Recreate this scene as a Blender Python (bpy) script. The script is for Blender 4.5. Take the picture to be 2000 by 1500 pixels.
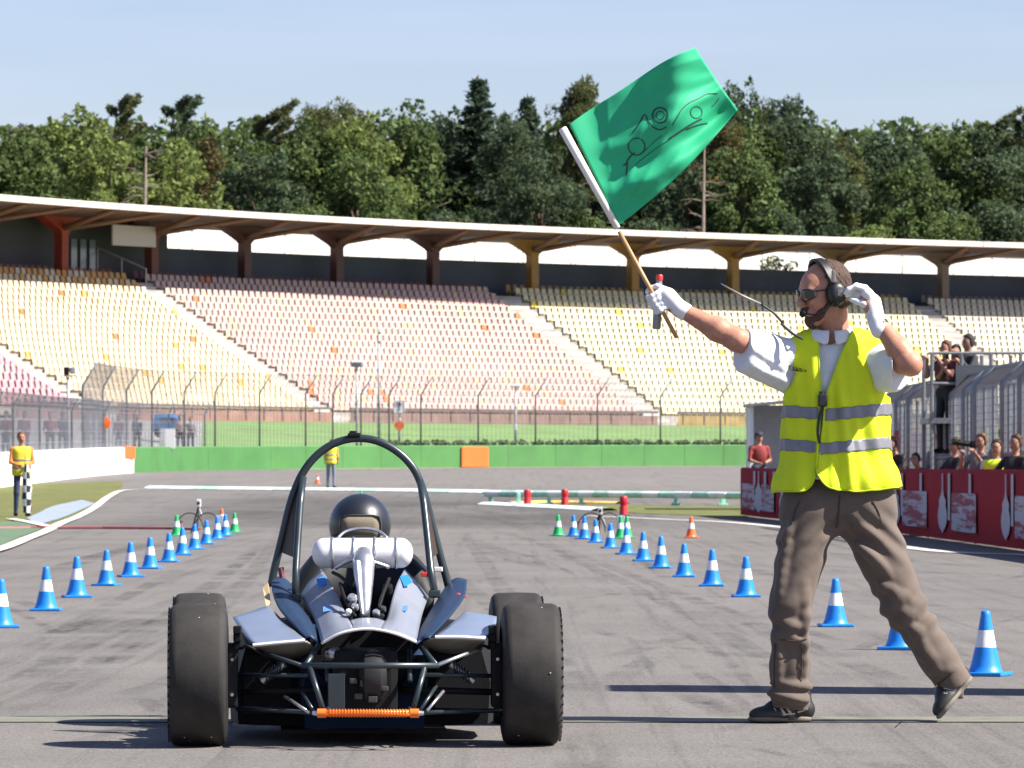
import bpy, bmesh, math, random
import numpy as np
from mathutils import Vector, Matrix, Quaternion

random.seed(11)
rng = np.random.default_rng(11)
S = bpy.context.scene
C = S.collection
for o in list(bpy.data.objects):
    bpy.data.objects.remove(o)

# ------------------------------------------------------------------ camera
F, HZ, CH = 10000.0, 912.0, 1.03          # focal length in photo pixels, horizon row, eye height
cd = bpy.data.cameras.new('camera')
cam = bpy.data.objects.new('camera', cd)
C.objects.link(cam)
cam.location = (0, 0, CH)
cam.rotation_euler = (math.radians(90), 0, 0)
cd.sensor_width = 36.0
cd.lens = 180.0
cd.shift_y = 0.081
cd.clip_start = 0.5
cd.clip_end = 5000
cd.dof.use_dof = True
cd.dof.focus_distance = 20.3
cd.dof.aperture_fstop = 20
S.camera = cam

# ------------------------------------------------------------------ sky, sun, exposure
SUN_TRAVEL = Vector((-1.0, 0.25, -1.05))
w = bpy.data.worlds.new('World')
S.world = w
w.use_nodes = True
wn = w.node_tree.nodes
wl = w.node_tree.links
wn.clear()
wo = wn.new('ShaderNodeOutputWorld')
bg = wn.new('ShaderNodeBackground')
sky = wn.new('ShaderNodeTexSky')
sky.sky_type = 'NISHITA'
sky.sun_disc = False
sky.sun_elevation = math.asin(1.05 / SUN_TRAVEL.length)
sky.sun_rotation = math.atan2(1.0, -0.25)
sky.altitude = 100
sky.air_density = 1.0
sky.dust_density = 0.8
sky.ozone_density = 1.2
# thin high cirrus veil
tc = wn.new('ShaderNodeTexCoord')
mp = wn.new('ShaderNodeMapping')
mp.inputs['Scale'].default_value = (6, 6, 60)
mp.inputs['Rotation'].default_value = (0.0, 0.05, 0.0)
nz = wn.new('ShaderNodeTexNoise')
nz.inputs['Scale'].default_value = 1.6
nz.inputs['Detail'].default_value = 5
cr = wn.new('ShaderNodeMapRange')
cr.inputs['From Min'].default_value = 0.40
cr.inputs['From Max'].default_value = 0.72
cr.inputs['To Max'].default_value = 0.09
mx = wn.new('ShaderNodeMix')
mx.data_type = 'RGBA'
mx.inputs['B'].default_value = (8.2, 8.6, 9.0, 1)
wl.new(tc.outputs['Generated'], mp.inputs['Vector'])
wl.new(mp.outputs['Vector'], nz.inputs['Vector'])
wl.new(nz.outputs['Fac'], cr.inputs['Value'])
wl.new(cr.outputs['Result'], mx.inputs['Factor'])
wl.new(sky.outputs['Color'], mx.inputs['A'])
wb = wn.new('ShaderNodeMix')                    # white balance of the photograph
wb.data_type = 'RGBA'; wb.blend_type = 'MULTIPLY'
wb.inputs['Factor'].default_value = 1.0
wb.inputs['B'].default_value = (0.84, 0.82, 0.99, 1)
wl.new(mx.outputs['Result'], wb.inputs['A'])
wl.new(wb.outputs['Result'], bg.inputs['Color'])
bg.inputs['Strength'].default_value = 0.068
wl.new(bg.outputs['Background'], wo.inputs['Surface'])

sd = bpy.data.lights.new('sun', 'SUN')
sd.energy = 5.0
sd.angle = math.radians(0.53)
sd.color = (1.0, 0.95, 0.87)
sun = bpy.data.objects.new('sun', sd)
C.objects.link(sun)
sun.rotation_euler = SUN_TRAVEL.to_track_quat('-Z', 'Y').to_euler()
sun.location = (30, -12, 40)

S.view_settings.view_transform = 'Standard'
S.view_settings.look = 'None'
S.view_settings.gamma = 1.0
S.view_settings.use_curve_mapping = False
S.view_settings.exposure = 1.25

# ------------------------------------------------------------------ helpers
def gz(Y):                                   # height of the ground: level, then climbing gently
    t = max(0.0, min(Y, 262.0) - 100.0)
    return 0.0068 * t - (0.0068 * 10 * (1 - math.exp(-t / 10.0)) if t > 0 else 0) * 0.5

def U(px, py, Y):                            # photo pixel at a known depth -> point in the place
    return Vector(((px - 1000) * Y / F, Y, CH - (py - HZ) * Y / F))

def G(px, py):                               # photo pixel -> point on the ground
    lo, hi = 3.0, 900.0
    for _ in range(50):
        m = (lo + hi) / 2
        if gz(m) > CH - (py - HZ) * m / F: hi = m
        else: lo = m
    return Vector(((px - 1000) * lo / F, lo, gz(lo)))

MATS = {}
def mat(name, col, rough=0.6, metal=0.0, var=0.0, scale=8.0, bump=0.0, bscale=40.0, spec=0.5, coat=0.0,
        trans=0.0, emit=None, alpha=None, rand=0.0, wear=None, sheen=0.0, stretch=None):
    if name in MATS: return MATS[name]
    m = bpy.data.materials.new(name)
    m.use_nodes = True
    nt = m.node_tree
    b = nt.nodes['Principled BSDF']
    L = nt.links
    c4 = (*col, 1)
    b.inputs['Base Color'].default_value = c4
    b.inputs['Roughness'].default_value = rough
    b.inputs['Metallic'].default_value = metal
    b.inputs['Specular IOR Level'].default_value = spec
    b.inputs['Coat Weight'].default_value = coat
    b.inputs['Coat Roughness'].default_value = 0.08
    b.inputs['Sheen Weight'].default_value = sheen
    if alpha is not None: b.inputs['Alpha'].default_value = alpha
    tcn = nt.nodes.new('ShaderNodeTexCoord')
    src = tcn.outputs['Object']
    if stretch:
        mpn = nt.nodes.new('ShaderNodeMapping')
        mpn.inputs['Scale'].default_value = stretch
        L.new(src, mpn.inputs['Vector'])
        src = mpn.outputs['Vector']
    last = None
    if var > 0 or rand > 0:
        n = nt.nodes.new('ShaderNodeTexNoise')
        n.inputs['Scale'].default_value = scale
        n.inputs['Detail'].default_value = 6
        n.inputs['Roughness'].default_value = 0.65
        L.new(src, n.inputs['Vector'])
        fac = n.outputs['Fac']
        if rand > 0:
            gi = nt.nodes.new('ShaderNodeNewGeometry')
            ad = nt.nodes.new('ShaderNodeMath'); ad.operation = 'MULTIPLY_ADD'
            L.new(gi.outputs['Random Per Island'], ad.inputs[0])
            ad.inputs[1].default_value = rand
            sb = nt.nodes.new('ShaderNodeMath'); sb.operation = 'SUBTRACT'
            L.new(fac, sb.inputs[0]); sb.inputs[1].default_value = rand / 2
            L.new(sb.outputs[0], ad.inputs[2])
            fac = ad.outputs[0]
        mr = nt.nodes.new('ShaderNodeMapRange')
        mr.inputs['From Min'].default_value = 0.3; mr.inputs['From Max'].default_value = 0.7
        L.new(fac, mr.inputs['Value'])
        mm = nt.nodes.new('ShaderNodeMix'); mm.data_type = 'RGBA'
        mm.inputs['A'].default_value = tuple(max(0, c * (1 - var)) for c in col) + (1,)
        mm.inputs['B'].default_value = tuple(min(1, c * (1 + var)) for c in col) + (1,)
        L.new(mr.outputs['Result'], mm.inputs['Factor'])
        last = mm.outputs['Result']
        L.new(last, b.inputs['Base Color'])
        rr = nt.nodes.new('ShaderNodeMapRange')
        rr.inputs['To Min'].default_value = max(0.02, rough - 0.08); rr.inputs['To Max'].default_value = min(1, rough + 0.1)
        L.new(n.outputs['Fac'], rr.inputs['Value']); L.new(rr.outputs['Result'], b.inputs['Roughness'])
    if wear:                                   # (colour, amount, scale): dirt in patches of its own
        n2 = nt.nodes.new('ShaderNodeTexNoise'); n2.inputs['Scale'].default_value = wear[2]; n2.inputs['Detail'].default_value = 8
        L.new(tcn.outputs['Object'], n2.inputs['Vector'])
        r2 = nt.nodes.new('ShaderNodeMapRange'); r2.inputs['From Min'].default_value = 0.5; r2.inputs['From Max'].default_value = 0.75
        r2.inputs['To Max'].default_value = wear[1]
        L.new(n2.outputs['Fac'], r2.inputs['Value'])
        m2 = nt.nodes.new('ShaderNodeMix'); m2.data_type = 'RGBA'
        if last: L.new(last, m2.inputs['A'])
        else: m2.inputs['A'].default_value = c4
        m2.inputs['B'].default_value = (*wear[0], 1)
        L.new(r2.outputs['Result'], m2.inputs['Factor']); L.new(m2.outputs['Result'], b.inputs['Base Color'])
        last = m2.outputs['Result']
    if bump > 0:
        n3 = nt.nodes.new('ShaderNodeTexNoise'); n3.inputs['Scale'].default_value = bscale; n3.inputs['Detail'].default_value = 4
        L.new(src, n3.inputs['Vector'])
        bp = nt.nodes.new('ShaderNodeBump'); bp.inputs['Strength'].default_value = bump; bp.inputs['Distance'].default_value = 0.02
        L.new(n3.outputs['Fac'], bp.inputs['Height']); L.new(bp.outputs['Normal'], b.inputs['Normal'])
    if trans > 0:                              # cloth and leaves let some light through
        tr = nt.nodes.new('ShaderNodeBsdfTranslucent')
        if last: L.new(last, tr.inputs['Color'])
        else: tr.inputs['Color'].default_value = c4
        ms = nt.nodes.new('ShaderNodeMixShader'); ms.inputs[0].default_value = trans
        out = nt.nodes['Material Output']
        L.new(b.outputs[0], ms.inputs[1]); L.new(tr.outputs[0], ms.inputs[2]); L.new(ms.outputs[0], out.inputs['Surface'])
    MATS[name] = m
    return m

def tag(o, label=None, cat=None, group=None, kind=None):
    if label: o['label'] = label
    if cat: o['category'] = cat
    if group: o['group'] = group
    if kind: o['kind'] = kind
    return o

RM = {}
def thing(name, loc, label, cat, group=None, rz=0.0):
    o = bpy.data.objects.new(name, None)
    o.empty_display_size = 0.1
    C.objects.link(o)
    o.location = loc
    o.rotation_euler = (0, 0, rz)
    RM[o.name] = Matrix.Translation(Vector(loc)) @ Matrix.Rotation(rz, 4, 'Z')
    tag(o, label, cat, group)
    return o

def root_inv(o):
    while o is not None:
        if o.name in RM: return RM[o.name].inverted()
        o = o.parent
    return Matrix.Identity(4)

class MB:
    def __init__(s): s.v = []; s.f = []; s.m = []
    def add(s, vs, fs, mi=0):
        k = len(s.v)
        s.v.extend([tuple(v) for v in vs]); s.f.extend([tuple(i + k for i in f) for f in fs]); s.m.extend([mi] * len(fs))
    def box(s, c, d, mi=0, R=None, bev=0.0):
        c = Vector(c); x, y, z = d[0] / 2, d[1] / 2, d[2] / 2
        if bev <= 0:
            vs = [Vector((a * x, b * y, e * z)) for a in (-1, 1) for b in (-1, 1) for e in (-1, 1)]
            fs = [(0, 1, 3, 2), (4, 6, 7, 5), (0, 4, 5, 1), (2, 3, 7, 6), (0, 2, 6, 4), (1, 5, 7, 3)]
        else:
            bm = bmesh.new(); bmesh.ops.create_cube(bm, size=1)
            for v in bm.verts: v.co = Vector((v.co.x * 2 * x, v.co.y * 2 * y, v.co.z * 2 * z))
            bmesh.ops.bevel(bm, geom=list(bm.edges), offset=bev, segments=2, affect='EDGES', profile=0.6)
            bm.verts.index_update()
            vs = [v.co.copy() for v in bm.verts]; fs = [tuple(v.index for v in f.verts) for f in bm.faces]; bm.free()
        if R is not None: vs = [R @ v for v in vs]
        s.add([v + c for v in vs], fs, mi); return s
    def tube(s, pts, r, n=10, mi=0, cap=True, flat=None):
        pts = [Vector(p) for p in pts]; rs = r if isinstance(r, (list, tuple)) else [r] * len(pts)
        vs = []; fs = []; prev = None
        for i, p in enumerate(pts):
            t = (pts[min(i + 1, len(pts) - 1)] - pts[max(i - 1, 0)]).normalized()
            if prev is None:
                a = Vector((0, 0, 1)) if abs(t.z) < 0.9 else Vector((1, 0, 0)); u = t.cross(a).normalized()
            else:
                u = (prev - t * prev.dot(t)).normalized()
            prev = u; v2 = t.cross(u)
            for k in range(n):
                an = 2 * math.pi * k / n
                vs.append(p + (u * math.cos(an) + v2 * math.sin(an) * (flat or 1)) * rs[i])
        for i in range(len(pts) - 1):
            for k in range(n):
                a = i * n + k; b = i * n + (k + 1) % n
                fs.append((a, b, b + n, a + n))
        if cap:
            fs.append(tuple(range(n - 1, -1, -1))); fs.append(tuple((len(pts) - 1) * n + k for k in range(n)))
        s.add(vs, fs, mi); return s
    def lathe(s, prof, n=24, mi=0, M=None, mis=None):
        vs = []; fs = []; m = len(prof); M = M or Matrix.Identity(4)
        for k in range(n):
            an = 2 * math.pi * k / n
            for r, z in prof: vs.append(M @ Vector((r * math.cos(an), r * math.sin(an), z)))
        k0 = len(s.v); s.v.extend([tuple(v) for v in vs])
        for k in range(n):
            for j in range(m - 1):
                a = k * m + j; b = ((k + 1) % n) * m + j
                s.f.append((a + k0, b + k0, b + 1 + k0, a + 1 + k0)); s.m.append(mis[j] if mis else mi)
        return s
    def grid(s, rows, mi=0, closed=False):
        nr = len(rows); nc = len(rows[0]); vs = [p for r in rows for p in r]; fs = []
        for i in range(nr - 1):
            for j in range(nc if closed else nc - 1):
                j2 = (j + 1) % nc
                fs.append((i * nc + j, i * nc + j2, (i + 1) * nc + j2, (i + 1) * nc + j))
        s.add(vs, fs, mi); return s
    def build(s, name, mats, parent=None, smooth=False, world=True, solid=0.0, subd=0, angle=None):
        inv = root_inv(parent) if (parent is not None and world) else Matrix.Identity(4)
        me = bpy.data.meshes.new(name)
        vs = [tuple(inv @ Vector(v)) for v in s.v] if (parent is not None and world) else s.v
        me.from_pydata(vs, [], s.f)
        if not isinstance(mats, (list, tuple)): mats = [mats]
        for m in mats: me.materials.append(m)
        me.polygons.foreach_set('material_index', s.m)
        if smooth:
            me.polygons.foreach_set('use_smooth', [True] * len(s.f))
        me.update()
        if smooth and angle is not None:
            try: me.set_sharp_from_angle(angle=math.radians(angle))
            except Exception: pass
        o = bpy.data.objects.new(name, me); C.objects.link(o)
        if parent is not None: o.parent = parent
        if subd:
            md = o.modifiers.new('sub', 'SUBSURF'); md.levels = subd; md.render_levels = subd
        if solid:
            md = o.modifiers.new('solid', 'SOLIDIFY'); md.thickness = solid; md.offset = 0
        return o

def copy_tree(o, parent=None):
    c = o.copy(); C.objects.link(c); c.parent = parent
    for ch in list(o.children): copy_tree(ch, c)
    return c

def spline(pts, n):                          # Catmull-Rom through points
    pts = [Vector(p) for p in pts]; P = [2 * pts[0] - pts[1]] + pts + [2 * pts[-1] - pts[-2]]; out = []
    for i in range(1, len(P) - 2):
        for k in range(n):
            t = k / n; a, b, c, d = P[i - 1], P[i], P[i + 1], P[i + 2]
            out.append(0.5 * ((2 * b) + (c - a) * t + (2 * a - 5 * b + 4 * c - d) * t * t + (3 * b - a - 3 * c + d) * t ** 3))
    out.append(pts[-1]); return out

# --- signed-distance bodies: smooth union of limbs, meshed with surface nets
def sdf_eval(P, prims, k):
    D = None; ID = None; best = None
    for pr in prims:
        if pr[0] == 'c':
            _, a, b, ra, rb, mi = pr[:6]
            a = np.array(a, np.float32); b = np.array(b, np.float32); ab = b - a
            t = np.clip(((P - a) @ ab) / max(1e-9, float(ab @ ab)), 0, 1)
            d = np.linalg.norm(P - a - t[:, None] * ab, axis=1) - (ra + (rb - ra) * t)
        else:
            _, c, r, R, mi = pr[:5]
            q = (P - np.array(c, np.float32))
            if R is not None: q = q @ np.array(R, np.float32)       # R columns = local axes
            r = np.array(r, np.float32)
            k0 = np.linalg.norm(q / r, axis=1); k1 = np.linalg.norm(q / (r * r), axis=1)
            d = k0 * (k0 - 1.0) / np.maximum(k1, 1e-6)
        if D is None:
            D = d.copy(); best = d.copy(); ID = np.full(len(P), mi, np.int32)
        else:
            kk = pr[6] if (pr[0] == 'c' and len(pr) > 6) else (pr[5] if (pr[0] == 'e' and len(pr) > 5) else k)
            up = d < best; ID[up] = mi; best = np.minimum(best, d)
            h = np.clip(0.5 + 0.5 * (D - d) / kk, 0, 1)
            D = D + (d - D) * h - kk * h * (1 - h)
    return D, ID

def sdf_mesh(prims, h, k=0.02, disp=None, cuts=(), offs=0.0, carve=None):
    lo = np.full(3, 1e9); hi = -lo
    for pr in prims:
        if pr[0] == 'c':
            for p, r in ((pr[1], pr[3]), (pr[2], pr[4])):
                lo = np.minimum(lo, np.array(p) - r); hi = np.maximum(hi, np.array(p) + r)
        else:
            r = max(pr[2]); lo = np.minimum(lo, np.array(pr[1]) - r); hi = np.maximum(hi, np.array(pr[1]) + r)
    pad = 3 * h + max(0, offs) + k * 0.5 + 0.01
    lo -= pad; hi += pad
    n = np.ceil((hi - lo) / h).astype(int) + 1
    cs = 5
    nc = (n + cs - 1) // cs + 1
    gx = [lo[i] + np.arange(nc[i]) * h * cs for i in range(3)]
    PC = np.stack(np.meshgrid(*gx, indexing='ij'), -1).reshape(-1, 3).astype(np.float32)
    DC = (sdf_eval(PC, prims, k)[0] - offs).reshape(nc)
    near = np.abs(DC) < h * cs * 1.1 + 0.028
    nf = np.repeat(np.repeat(np.repeat(near, cs, 0), cs, 1), cs, 2)
    V = np.repeat(np.repeat(np.repeat(DC, cs, 0), cs, 1), cs, 2).astype(np.float32)
    sh = cs // 2
    nf = nf[sh:, sh:, sh:][:n[0], :n[1], :n[2]]; V = V[sh:, sh:, sh:][:n[0], :n[1], :n[2]].copy()
    n = np.array(V.shape)
    ix = np.argwhere(nf)
    P = (lo + ix * h).astype(np.float32)
    D, _ = sdf_eval(P, prims, k)
    D = D - offs
    if disp is not None: D = D + disp(P)
    for p0, nn in cuts:
        D = np.maximum(D, (P - np.array(p0, np.float32)) @ np.array(nn, np.float32))
    if carve is not None: D = carve(P, D)
    V[ix[:, 0], ix[:, 1], ix[:, 2]] = D
    # surface nets
    I = V < 0
    cI = np.zeros(n - 1, np.int8)
    offs8 = [(a, b, c) for a in (0, 1) for b in (0, 1) for c in (0, 1)]
    for a, b, c in offs8:
        cI += I[a:n[0] - 1 + a, b:n[1] - 1 + b, c:n[2] - 1 + c]
    act = (cI > 0) & (cI < 8)
    cells = np.argwhere(act)
    idx = np.full(act.shape, -1, np.int64); idx[act] = np.arange(len(cells))
    cv = {o: V[cells[:, 0] + o[0], cells[:, 1] + o[1], cells[:, 2] + o[2]] for o in offs8}
    sm = np.zeros((len(cells), 3)); ct = np.zeros(len(cells))
    for o in offs8:
        for ax in range(3):
            if o[ax] == 0:
                q = list(o); q[ax] = 1; q = tuple(q)
                va, vb = cv[o], cv[q]; cross = (va < 0) != (vb < 0)
                t = np.where(cross, va / np.where(va - vb == 0, 1, va - vb), 0)
                pt = np.tile(np.array(o, float), (len(cells), 1)); pt[:, ax] = t
                sm[cross] += pt[cross]; ct[cross] += 1
    vert = lo + (cells + sm / ct[:, None]) * h
    faces = []
    for ax in range(3):
        b, c = (ax + 1) % 3, (ax + 2) % 3
        sl0 = [slice(None)] * 3; sl1 = [slice(None)] * 3
        sl0[ax] = slice(0, n[ax] - 1); sl1[ax] = slice(1, n[ax])
        e = np.argwhere(I[tuple(sl0)] != I[tuple(sl1)])
        ok = (e[:, b] > 0) & (e[:, c] > 0) & (e[:, b] < n[b] - 1) & (e[:, c] < n[c] - 1)
        e = e[ok]
        def cell(db, dc):
            q = e.copy(); q[:, b] += db; q[:, c] += dc
            return idx[q[:, 0], q[:, 1], q[:, 2]]
        qd = np.stack([cell(-1, -1), cell(0, -1), cell(0, 0), cell(-1, 0)], 1)
        ins = I[e[:, 0], e[:, 1], e[:, 2]]
        qd[~ins] = qd[~ins][:, ::-1]
        faces.append(qd)
    faces = np.concatenate(faces)
    faces = faces[(faces >= 0).all(1)]
    return vert, faces

def fast_mesh(name, v, f):
    me = bpy.data.meshes.new(name); n = len(f)
    me.vertices.add(len(v)); me.vertices.foreach_set('co', np.asarray(v, np.float32).ravel())
    me.loops.add(n * 4); me.loops.foreach_set('vertex_index', np.asarray(f, np.int32).ravel())
    me.polygons.add(n); me.polygons.foreach_set('loop_start', np.arange(0, n * 4, 4, dtype=np.int32))
    me.update(calc_edges=True); return me

def sdf_obj(name, prims, h, mats, parent, k=0.02, disp=None, cuts=(), offs=0.0, carve=None, smooth_iter=1, matfn=None):
    v, f = sdf_mesh(prims, h, k, disp, cuts, offs, carve)
    if smooth_iter:                                        # light Laplacian relax
        e = np.concatenate([f[:, [0, 1]], f[:, [1, 2]], f[:, [2, 3]], f[:, [3, 0]]])
        for _ in range(smooth_iter):
            acc = np.zeros_like(v); cn = np.zeros(len(v))
            for a, b in ((0, 1), (1, 0)):
                np.add.at(acc, e[:, a], v[e[:, b]]); np.add.at(cn, e[:, a], 1)
            v = v * 0.4 + 0.6 * acc / np.maximum(cn, 1)[:, None]
    fc = v[f].mean(1).astype(np.float32)
    if matfn is not None: mi = matfn(fc)
    else: mi = sdf_eval(fc, prims, k)[1]
    inv = np.array(root_inv(parent)) if parent is not None else np.eye(4)
    v = v @ inv[:3, :3].T + inv[:3, 3]
    me = fast_mesh(name, v, f)
    for m in mats: me.materials.append(m)
    me.polygons.foreach_set('material_index', np.asarray(mi, np.int32))
    me.polygons.foreach_set('use_smooth', np.ones(len(f), bool))
    me.update()
    o = bpy.data.objects.new(name, me); C.objects.link(o)
    if parent is not None: o.parent = parent
    return o
# ================================================================== GROUND
def asphalt():
    m = bpy.data.materials.new('asphalt'); m.use_nodes = True
    nt = m.node_tree; L = nt.links; b = nt.nodes['Principled BSDF']
    tcn = nt.nodes.new('ShaderNodeTexCoord')
    def noise(scale, detail, st=None, rot=0.0, rough=0.6):
        src = tcn.outputs['Object']
        if st:
            mp_ = nt.nodes.new('ShaderNodeMapping'); mp_.inputs['Scale'].default_value = st; mp_.inputs['Rotation'].default_value = (0, 0, rot)
            L.new(src, mp_.inputs['Vector']); src = mp_.outputs['Vector']
        n = nt.nodes.new('ShaderNodeTexNoise'); n.inputs['Scale'].default_value = scale; n.inputs['Detail'].default_value = detail
        n.inputs['Roughness'].default_value = rough
        L.new(src, n.inputs['Vector']); return n.outputs['Fac']
    def rng_(v, a, c, lo, hi):
        r = nt.nodes.new('ShaderNodeMapRange'); r.inputs['From Min'].default_value = a; r.inputs['From Max'].default_value = c
        r.inputs['To Min'].default_value = lo; r.inputs['To Max'].default_value = hi; L.new(v, r.inputs['Value']); return r.outputs['Result']
    def mul(a, c):
        q = nt.nodes.new('ShaderNodeMath'); q.operation = 'MULTIPLY'; L.new(a, q.inputs[0]); L.new(c, q.inputs[1]); return q.outputs[0]
    grain = mul(rng_(noise(75, 2, rough=0.8), 0.36, 0.64, 0.66, 1.34), rng_(noise(22, 3, rough=0.8), 0.35, 0.65, 0.84, 1.16))
    chips = rng_(noise(140, 2), 0.60, 0.70, 1.0, 1.6)
    broad = rng_(noise(0.35, 5), 0.3, 0.7, 0.86, 1.12)
    patch = rng_(noise(2.2, 8, rough=0.75), 0.3, 0.75, 1.06, 0.90)
    # rubber laid down along the lane and swept across it
    st1 = rng_(noise(1.0, 6, (6.0, 0.05, 1), 0.06, 0.7), 0.54, 0.68, 1.0, 0.78)
    st2 = rng_(noise(1.0, 6, (4.5, 0.12, 1), -0.42, 0.7), 0.55, 0.68, 1.0, 0.78)
    st3 = rng_(noise(1.0, 6, (4.2, 0.10, 1), 0.42, 0.7), 0.56, 0.69, 1.0, 0.78)
    v = mul(mul(mul(grain, broad), mul(patch, chips)), mul(mul(st1, st2), st3))
    # darker, freshly rubbered stretch where the lane swings away
    sx = nt.nodes.new('ShaderNodeSeparateXYZ'); L.new(tcn.outputs['Object'], sx.inputs[0])
    def band(out, a, b2, c, d):
        p = rng_(out, a, b2, 0, 1); q = rng_(out, c, d, 1, 0); return mul(p, q)
    bx_ = band(sx.outputs['X'], -8.5, -6.0, 1.0, 4.5); by_ = band(sx.outputs['Y'], 84, 92, 126, 150)
    bn = rng_(noise(0.25, 4, (1, 0.3, 1)), 0.3, 0.6, 0.35, 1.0)
    dk = rng_(mul(mul(bx_, by_), bn), 0, 1, 1.0, 0.58)
    v = mul(v, dk)
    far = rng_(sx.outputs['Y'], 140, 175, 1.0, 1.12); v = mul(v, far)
    mm = nt.nodes.new('ShaderNodeMix'); mm.data_type = 'RGBA'; mm.blend_type = 'MULTIPLY'; mm.inputs['Factor'].default_value = 1
    tint = nt.nodes.new('ShaderNodeMix'); tint.data_type = 'RGBA'
    tint.inputs['A'].default_value = (0.146, 0.133, 0.122, 1); tint.inputs['B'].default_value = (0.138, 0.130, 0.124, 1)
    L.new(noise(0.8, 3), tint.inputs['Factor'])
    cmb = nt.nodes.new('ShaderNodeCombineXYZ')
    for i in range(3): L.new(v, cmb.inputs[i])
    L.new(tint.outputs['Result'], mm.inputs['A']); L.new(cmb.outputs[0], mm.inputs['B'])
    L.new(mm.outputs['Result'], b.inputs['Base Color'])
    b.inputs['Roughness'].default_value = 0.9
    b.inputs['Specular IOR Level'].default_value = 0.15
    bp = nt.nodes.new('ShaderNodeBump'); bp.inputs['Strength'].default_value = 0.5; bp.inputs['Distance'].default_value = 0.006
    L.new(noise(70, 3), bp.inputs['Height']); L.new(bp.outputs['Normal'], b.inputs['Normal'])
    return m
M_ASPH = asphalt()

def ground_strip(name, xs, ys, dz, m, kind='structure'):
    g = MB(); rows = [[(x, y, gz(y) + dz) for x in xs] for y in ys]
    g.grid(rows); return tag(g.build(name, m), kind=kind)

ys = [-60, -20, 0, 10, 20, 30, 45, 60, 80, 95] + [100 + 3 * i for i in range(12)] + [140, 160, 180, 200, 220, 240, 255, 262, 275, 300, 400, 600, 1000, 1800]
ground_strip('asphalt_ground', [-900, -300, -100, -40, 0, 40, 100, 300, 900], ys, 0.0, M_ASPH)

M_GRASS = mat('verge_grass', (0.105, 0.115, 0.022), 0.9, var=0.5, scale=1.5, bump=0.8, bscale=30, wear=((0.16, 0.12, 0.05), 0.6, 0.4))
M_WHITE = mat('line_paint', (0.62, 0.60, 0.56), 0.7, var=0.12, scale=3, wear=((0.16, 0.15, 0.14), 0.75, 5))
M_KGREEN = mat('kerb_green', (0.10, 0.30, 0.16), 0.7, var=0.2, scale=2, wear=((0.2, 0.2, 0.19), 0.6, 3))
M_KWHITE = mat('kerb_white', (0.70, 0.74, 0.70), 0.7, var=0.1, scale=2, wear=((0.3, 0.34, 0.30), 0.5, 3))
M_ORANGE = mat('orange_paint', (0.66, 0.125, 0.016), 0.6, var=0.12, scale=4)

def poly_sheet(name, pix, dz, m, parent=None, kind='structure'):
    """a sheet lying on the ground: pixel outline [(near side list), (far side list)] resampled"""
    a, b = pix; n = 24
    A = spline([G(*p) for p in a], 12); B = spline([G(*p) for p in b], 12)
    def res(L_):
        out = []
        for i in range(n + 1):
            t = i / n * (len(L_) - 1); k = min(int(t), len(L_) - 2); out.append(L_[k].lerp(L_[k + 1], t - k))
        return out
    A, B = res(A), res(B); rows = []
    for j in range(31):
        r = []
        for i in range(n + 1):
            p = A[i].lerp(B[i], j / 30); r.append((p.x, p.y, gz(p.y) + dz))
        rows.append(r)
    g = MB(); g.grid(rows)
    o = g.build(name, m, parent)
    if parent is None: tag(o, kind=kind)
    return o

def line_sheet(name, pix, wd, dz, m, world=None, horiz=False):
    P = spline([G(*p) for p in pix] if world is None else world, 10); rows = []
    for i, p in enumerate(P):
        t = (P[min(i + 1, len(P) - 1)] - P[max(0, i - 1)]); t.z = 0; t.normalize(); nn = Vector((-t.y, t.x, 0))
        rows.append([(q.x, q.y, gz(q.y) + dz) for q in (p - nn * wd / 2, p, p + nn * wd / 2)])
    g = MB(); g.grid(rows); return tag(g.build(name, m), kind='structure')

# left verge, its edge line, pale apron
poly_sheet('verge', ([(-400, 1105), (-150, 1092), (0, 1072), (60, 1048), (105, 1030), (160, 1003), (232, 966)],
                     [(-400, 962), (-200, 956), (0, 950), (60, 946), (110, 944), (160, 942), (240, 940)]), 0.010, M_GRASS)
line_sheet('edge_line', [(-120, 1108), (0, 1076), (55, 1054), (90, 1040), (125, 1022), (180, 996), (215, 970), (245, 959), (320, 957)], 0.20, 0.030, M_WHITE)
poly_sheet('painted_kerb_patch', ([(-60, 1088), (0, 1068), (40, 1050), (80, 1036)], [(-60, 1040), (0, 1022), (40, 1020), (60, 1022)]), 0.018, mat('kerb_faded_green', (0.085, 0.145, 0.075), 0.8, var=0.25, scale=2, wear=((0.15, 0.14, 0.12), 0.7, 2)))
poly_sheet('concrete_apron', ([(75, 1028), (100, 1020), (140, 1006), (186, 985)], [(52, 1014), (75, 1004), (105, 990), (160, 978)]), 0.026,
           mat('apron_concrete', (0.24, 0.285, 0.33), 0.75, var=0.15, scale=1.2, wear=((0.25, 0.25, 0.24), 0.5, 2)))
line_sheet('apron_border', [(20, 1016), (55, 1022), (90, 1030), (112, 1032)], 0.2, 0.034, M_WHITE)
# start line, faded pale green
M_START = mat('start_line_paint', (0.146, 0.147, 0.108), 0.85, var=0.2, scale=9, wear=((0.135, 0.126, 0.115), 1.0, 4))
g = MB(); g.grid([[(x, 20.62, 0.004), (x, 21.05, 0.004)] for x in np.linspace(-6, 6, 30)]); tag(g.build('start_line', M_START), kind='structure')
# far kerb: white and green stripe across the view, the track behind it
line_sheet('right_edge_line', [(1150, 1008), (1300, 1015), (1440, 1022), (1600, 1040), (1800, 1074), (2000, 1085), (2200, 1096)], 0.24, 0.010, M_WHITE)
poly_sheet('right_verge', ([(1090, 990), (1200, 1000), (1330, 1006), (1460, 1010)], [(1060, 984), (1200, 986), (1330, 988), (1460, 988)]), 0.008, M_GRASS)
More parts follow.
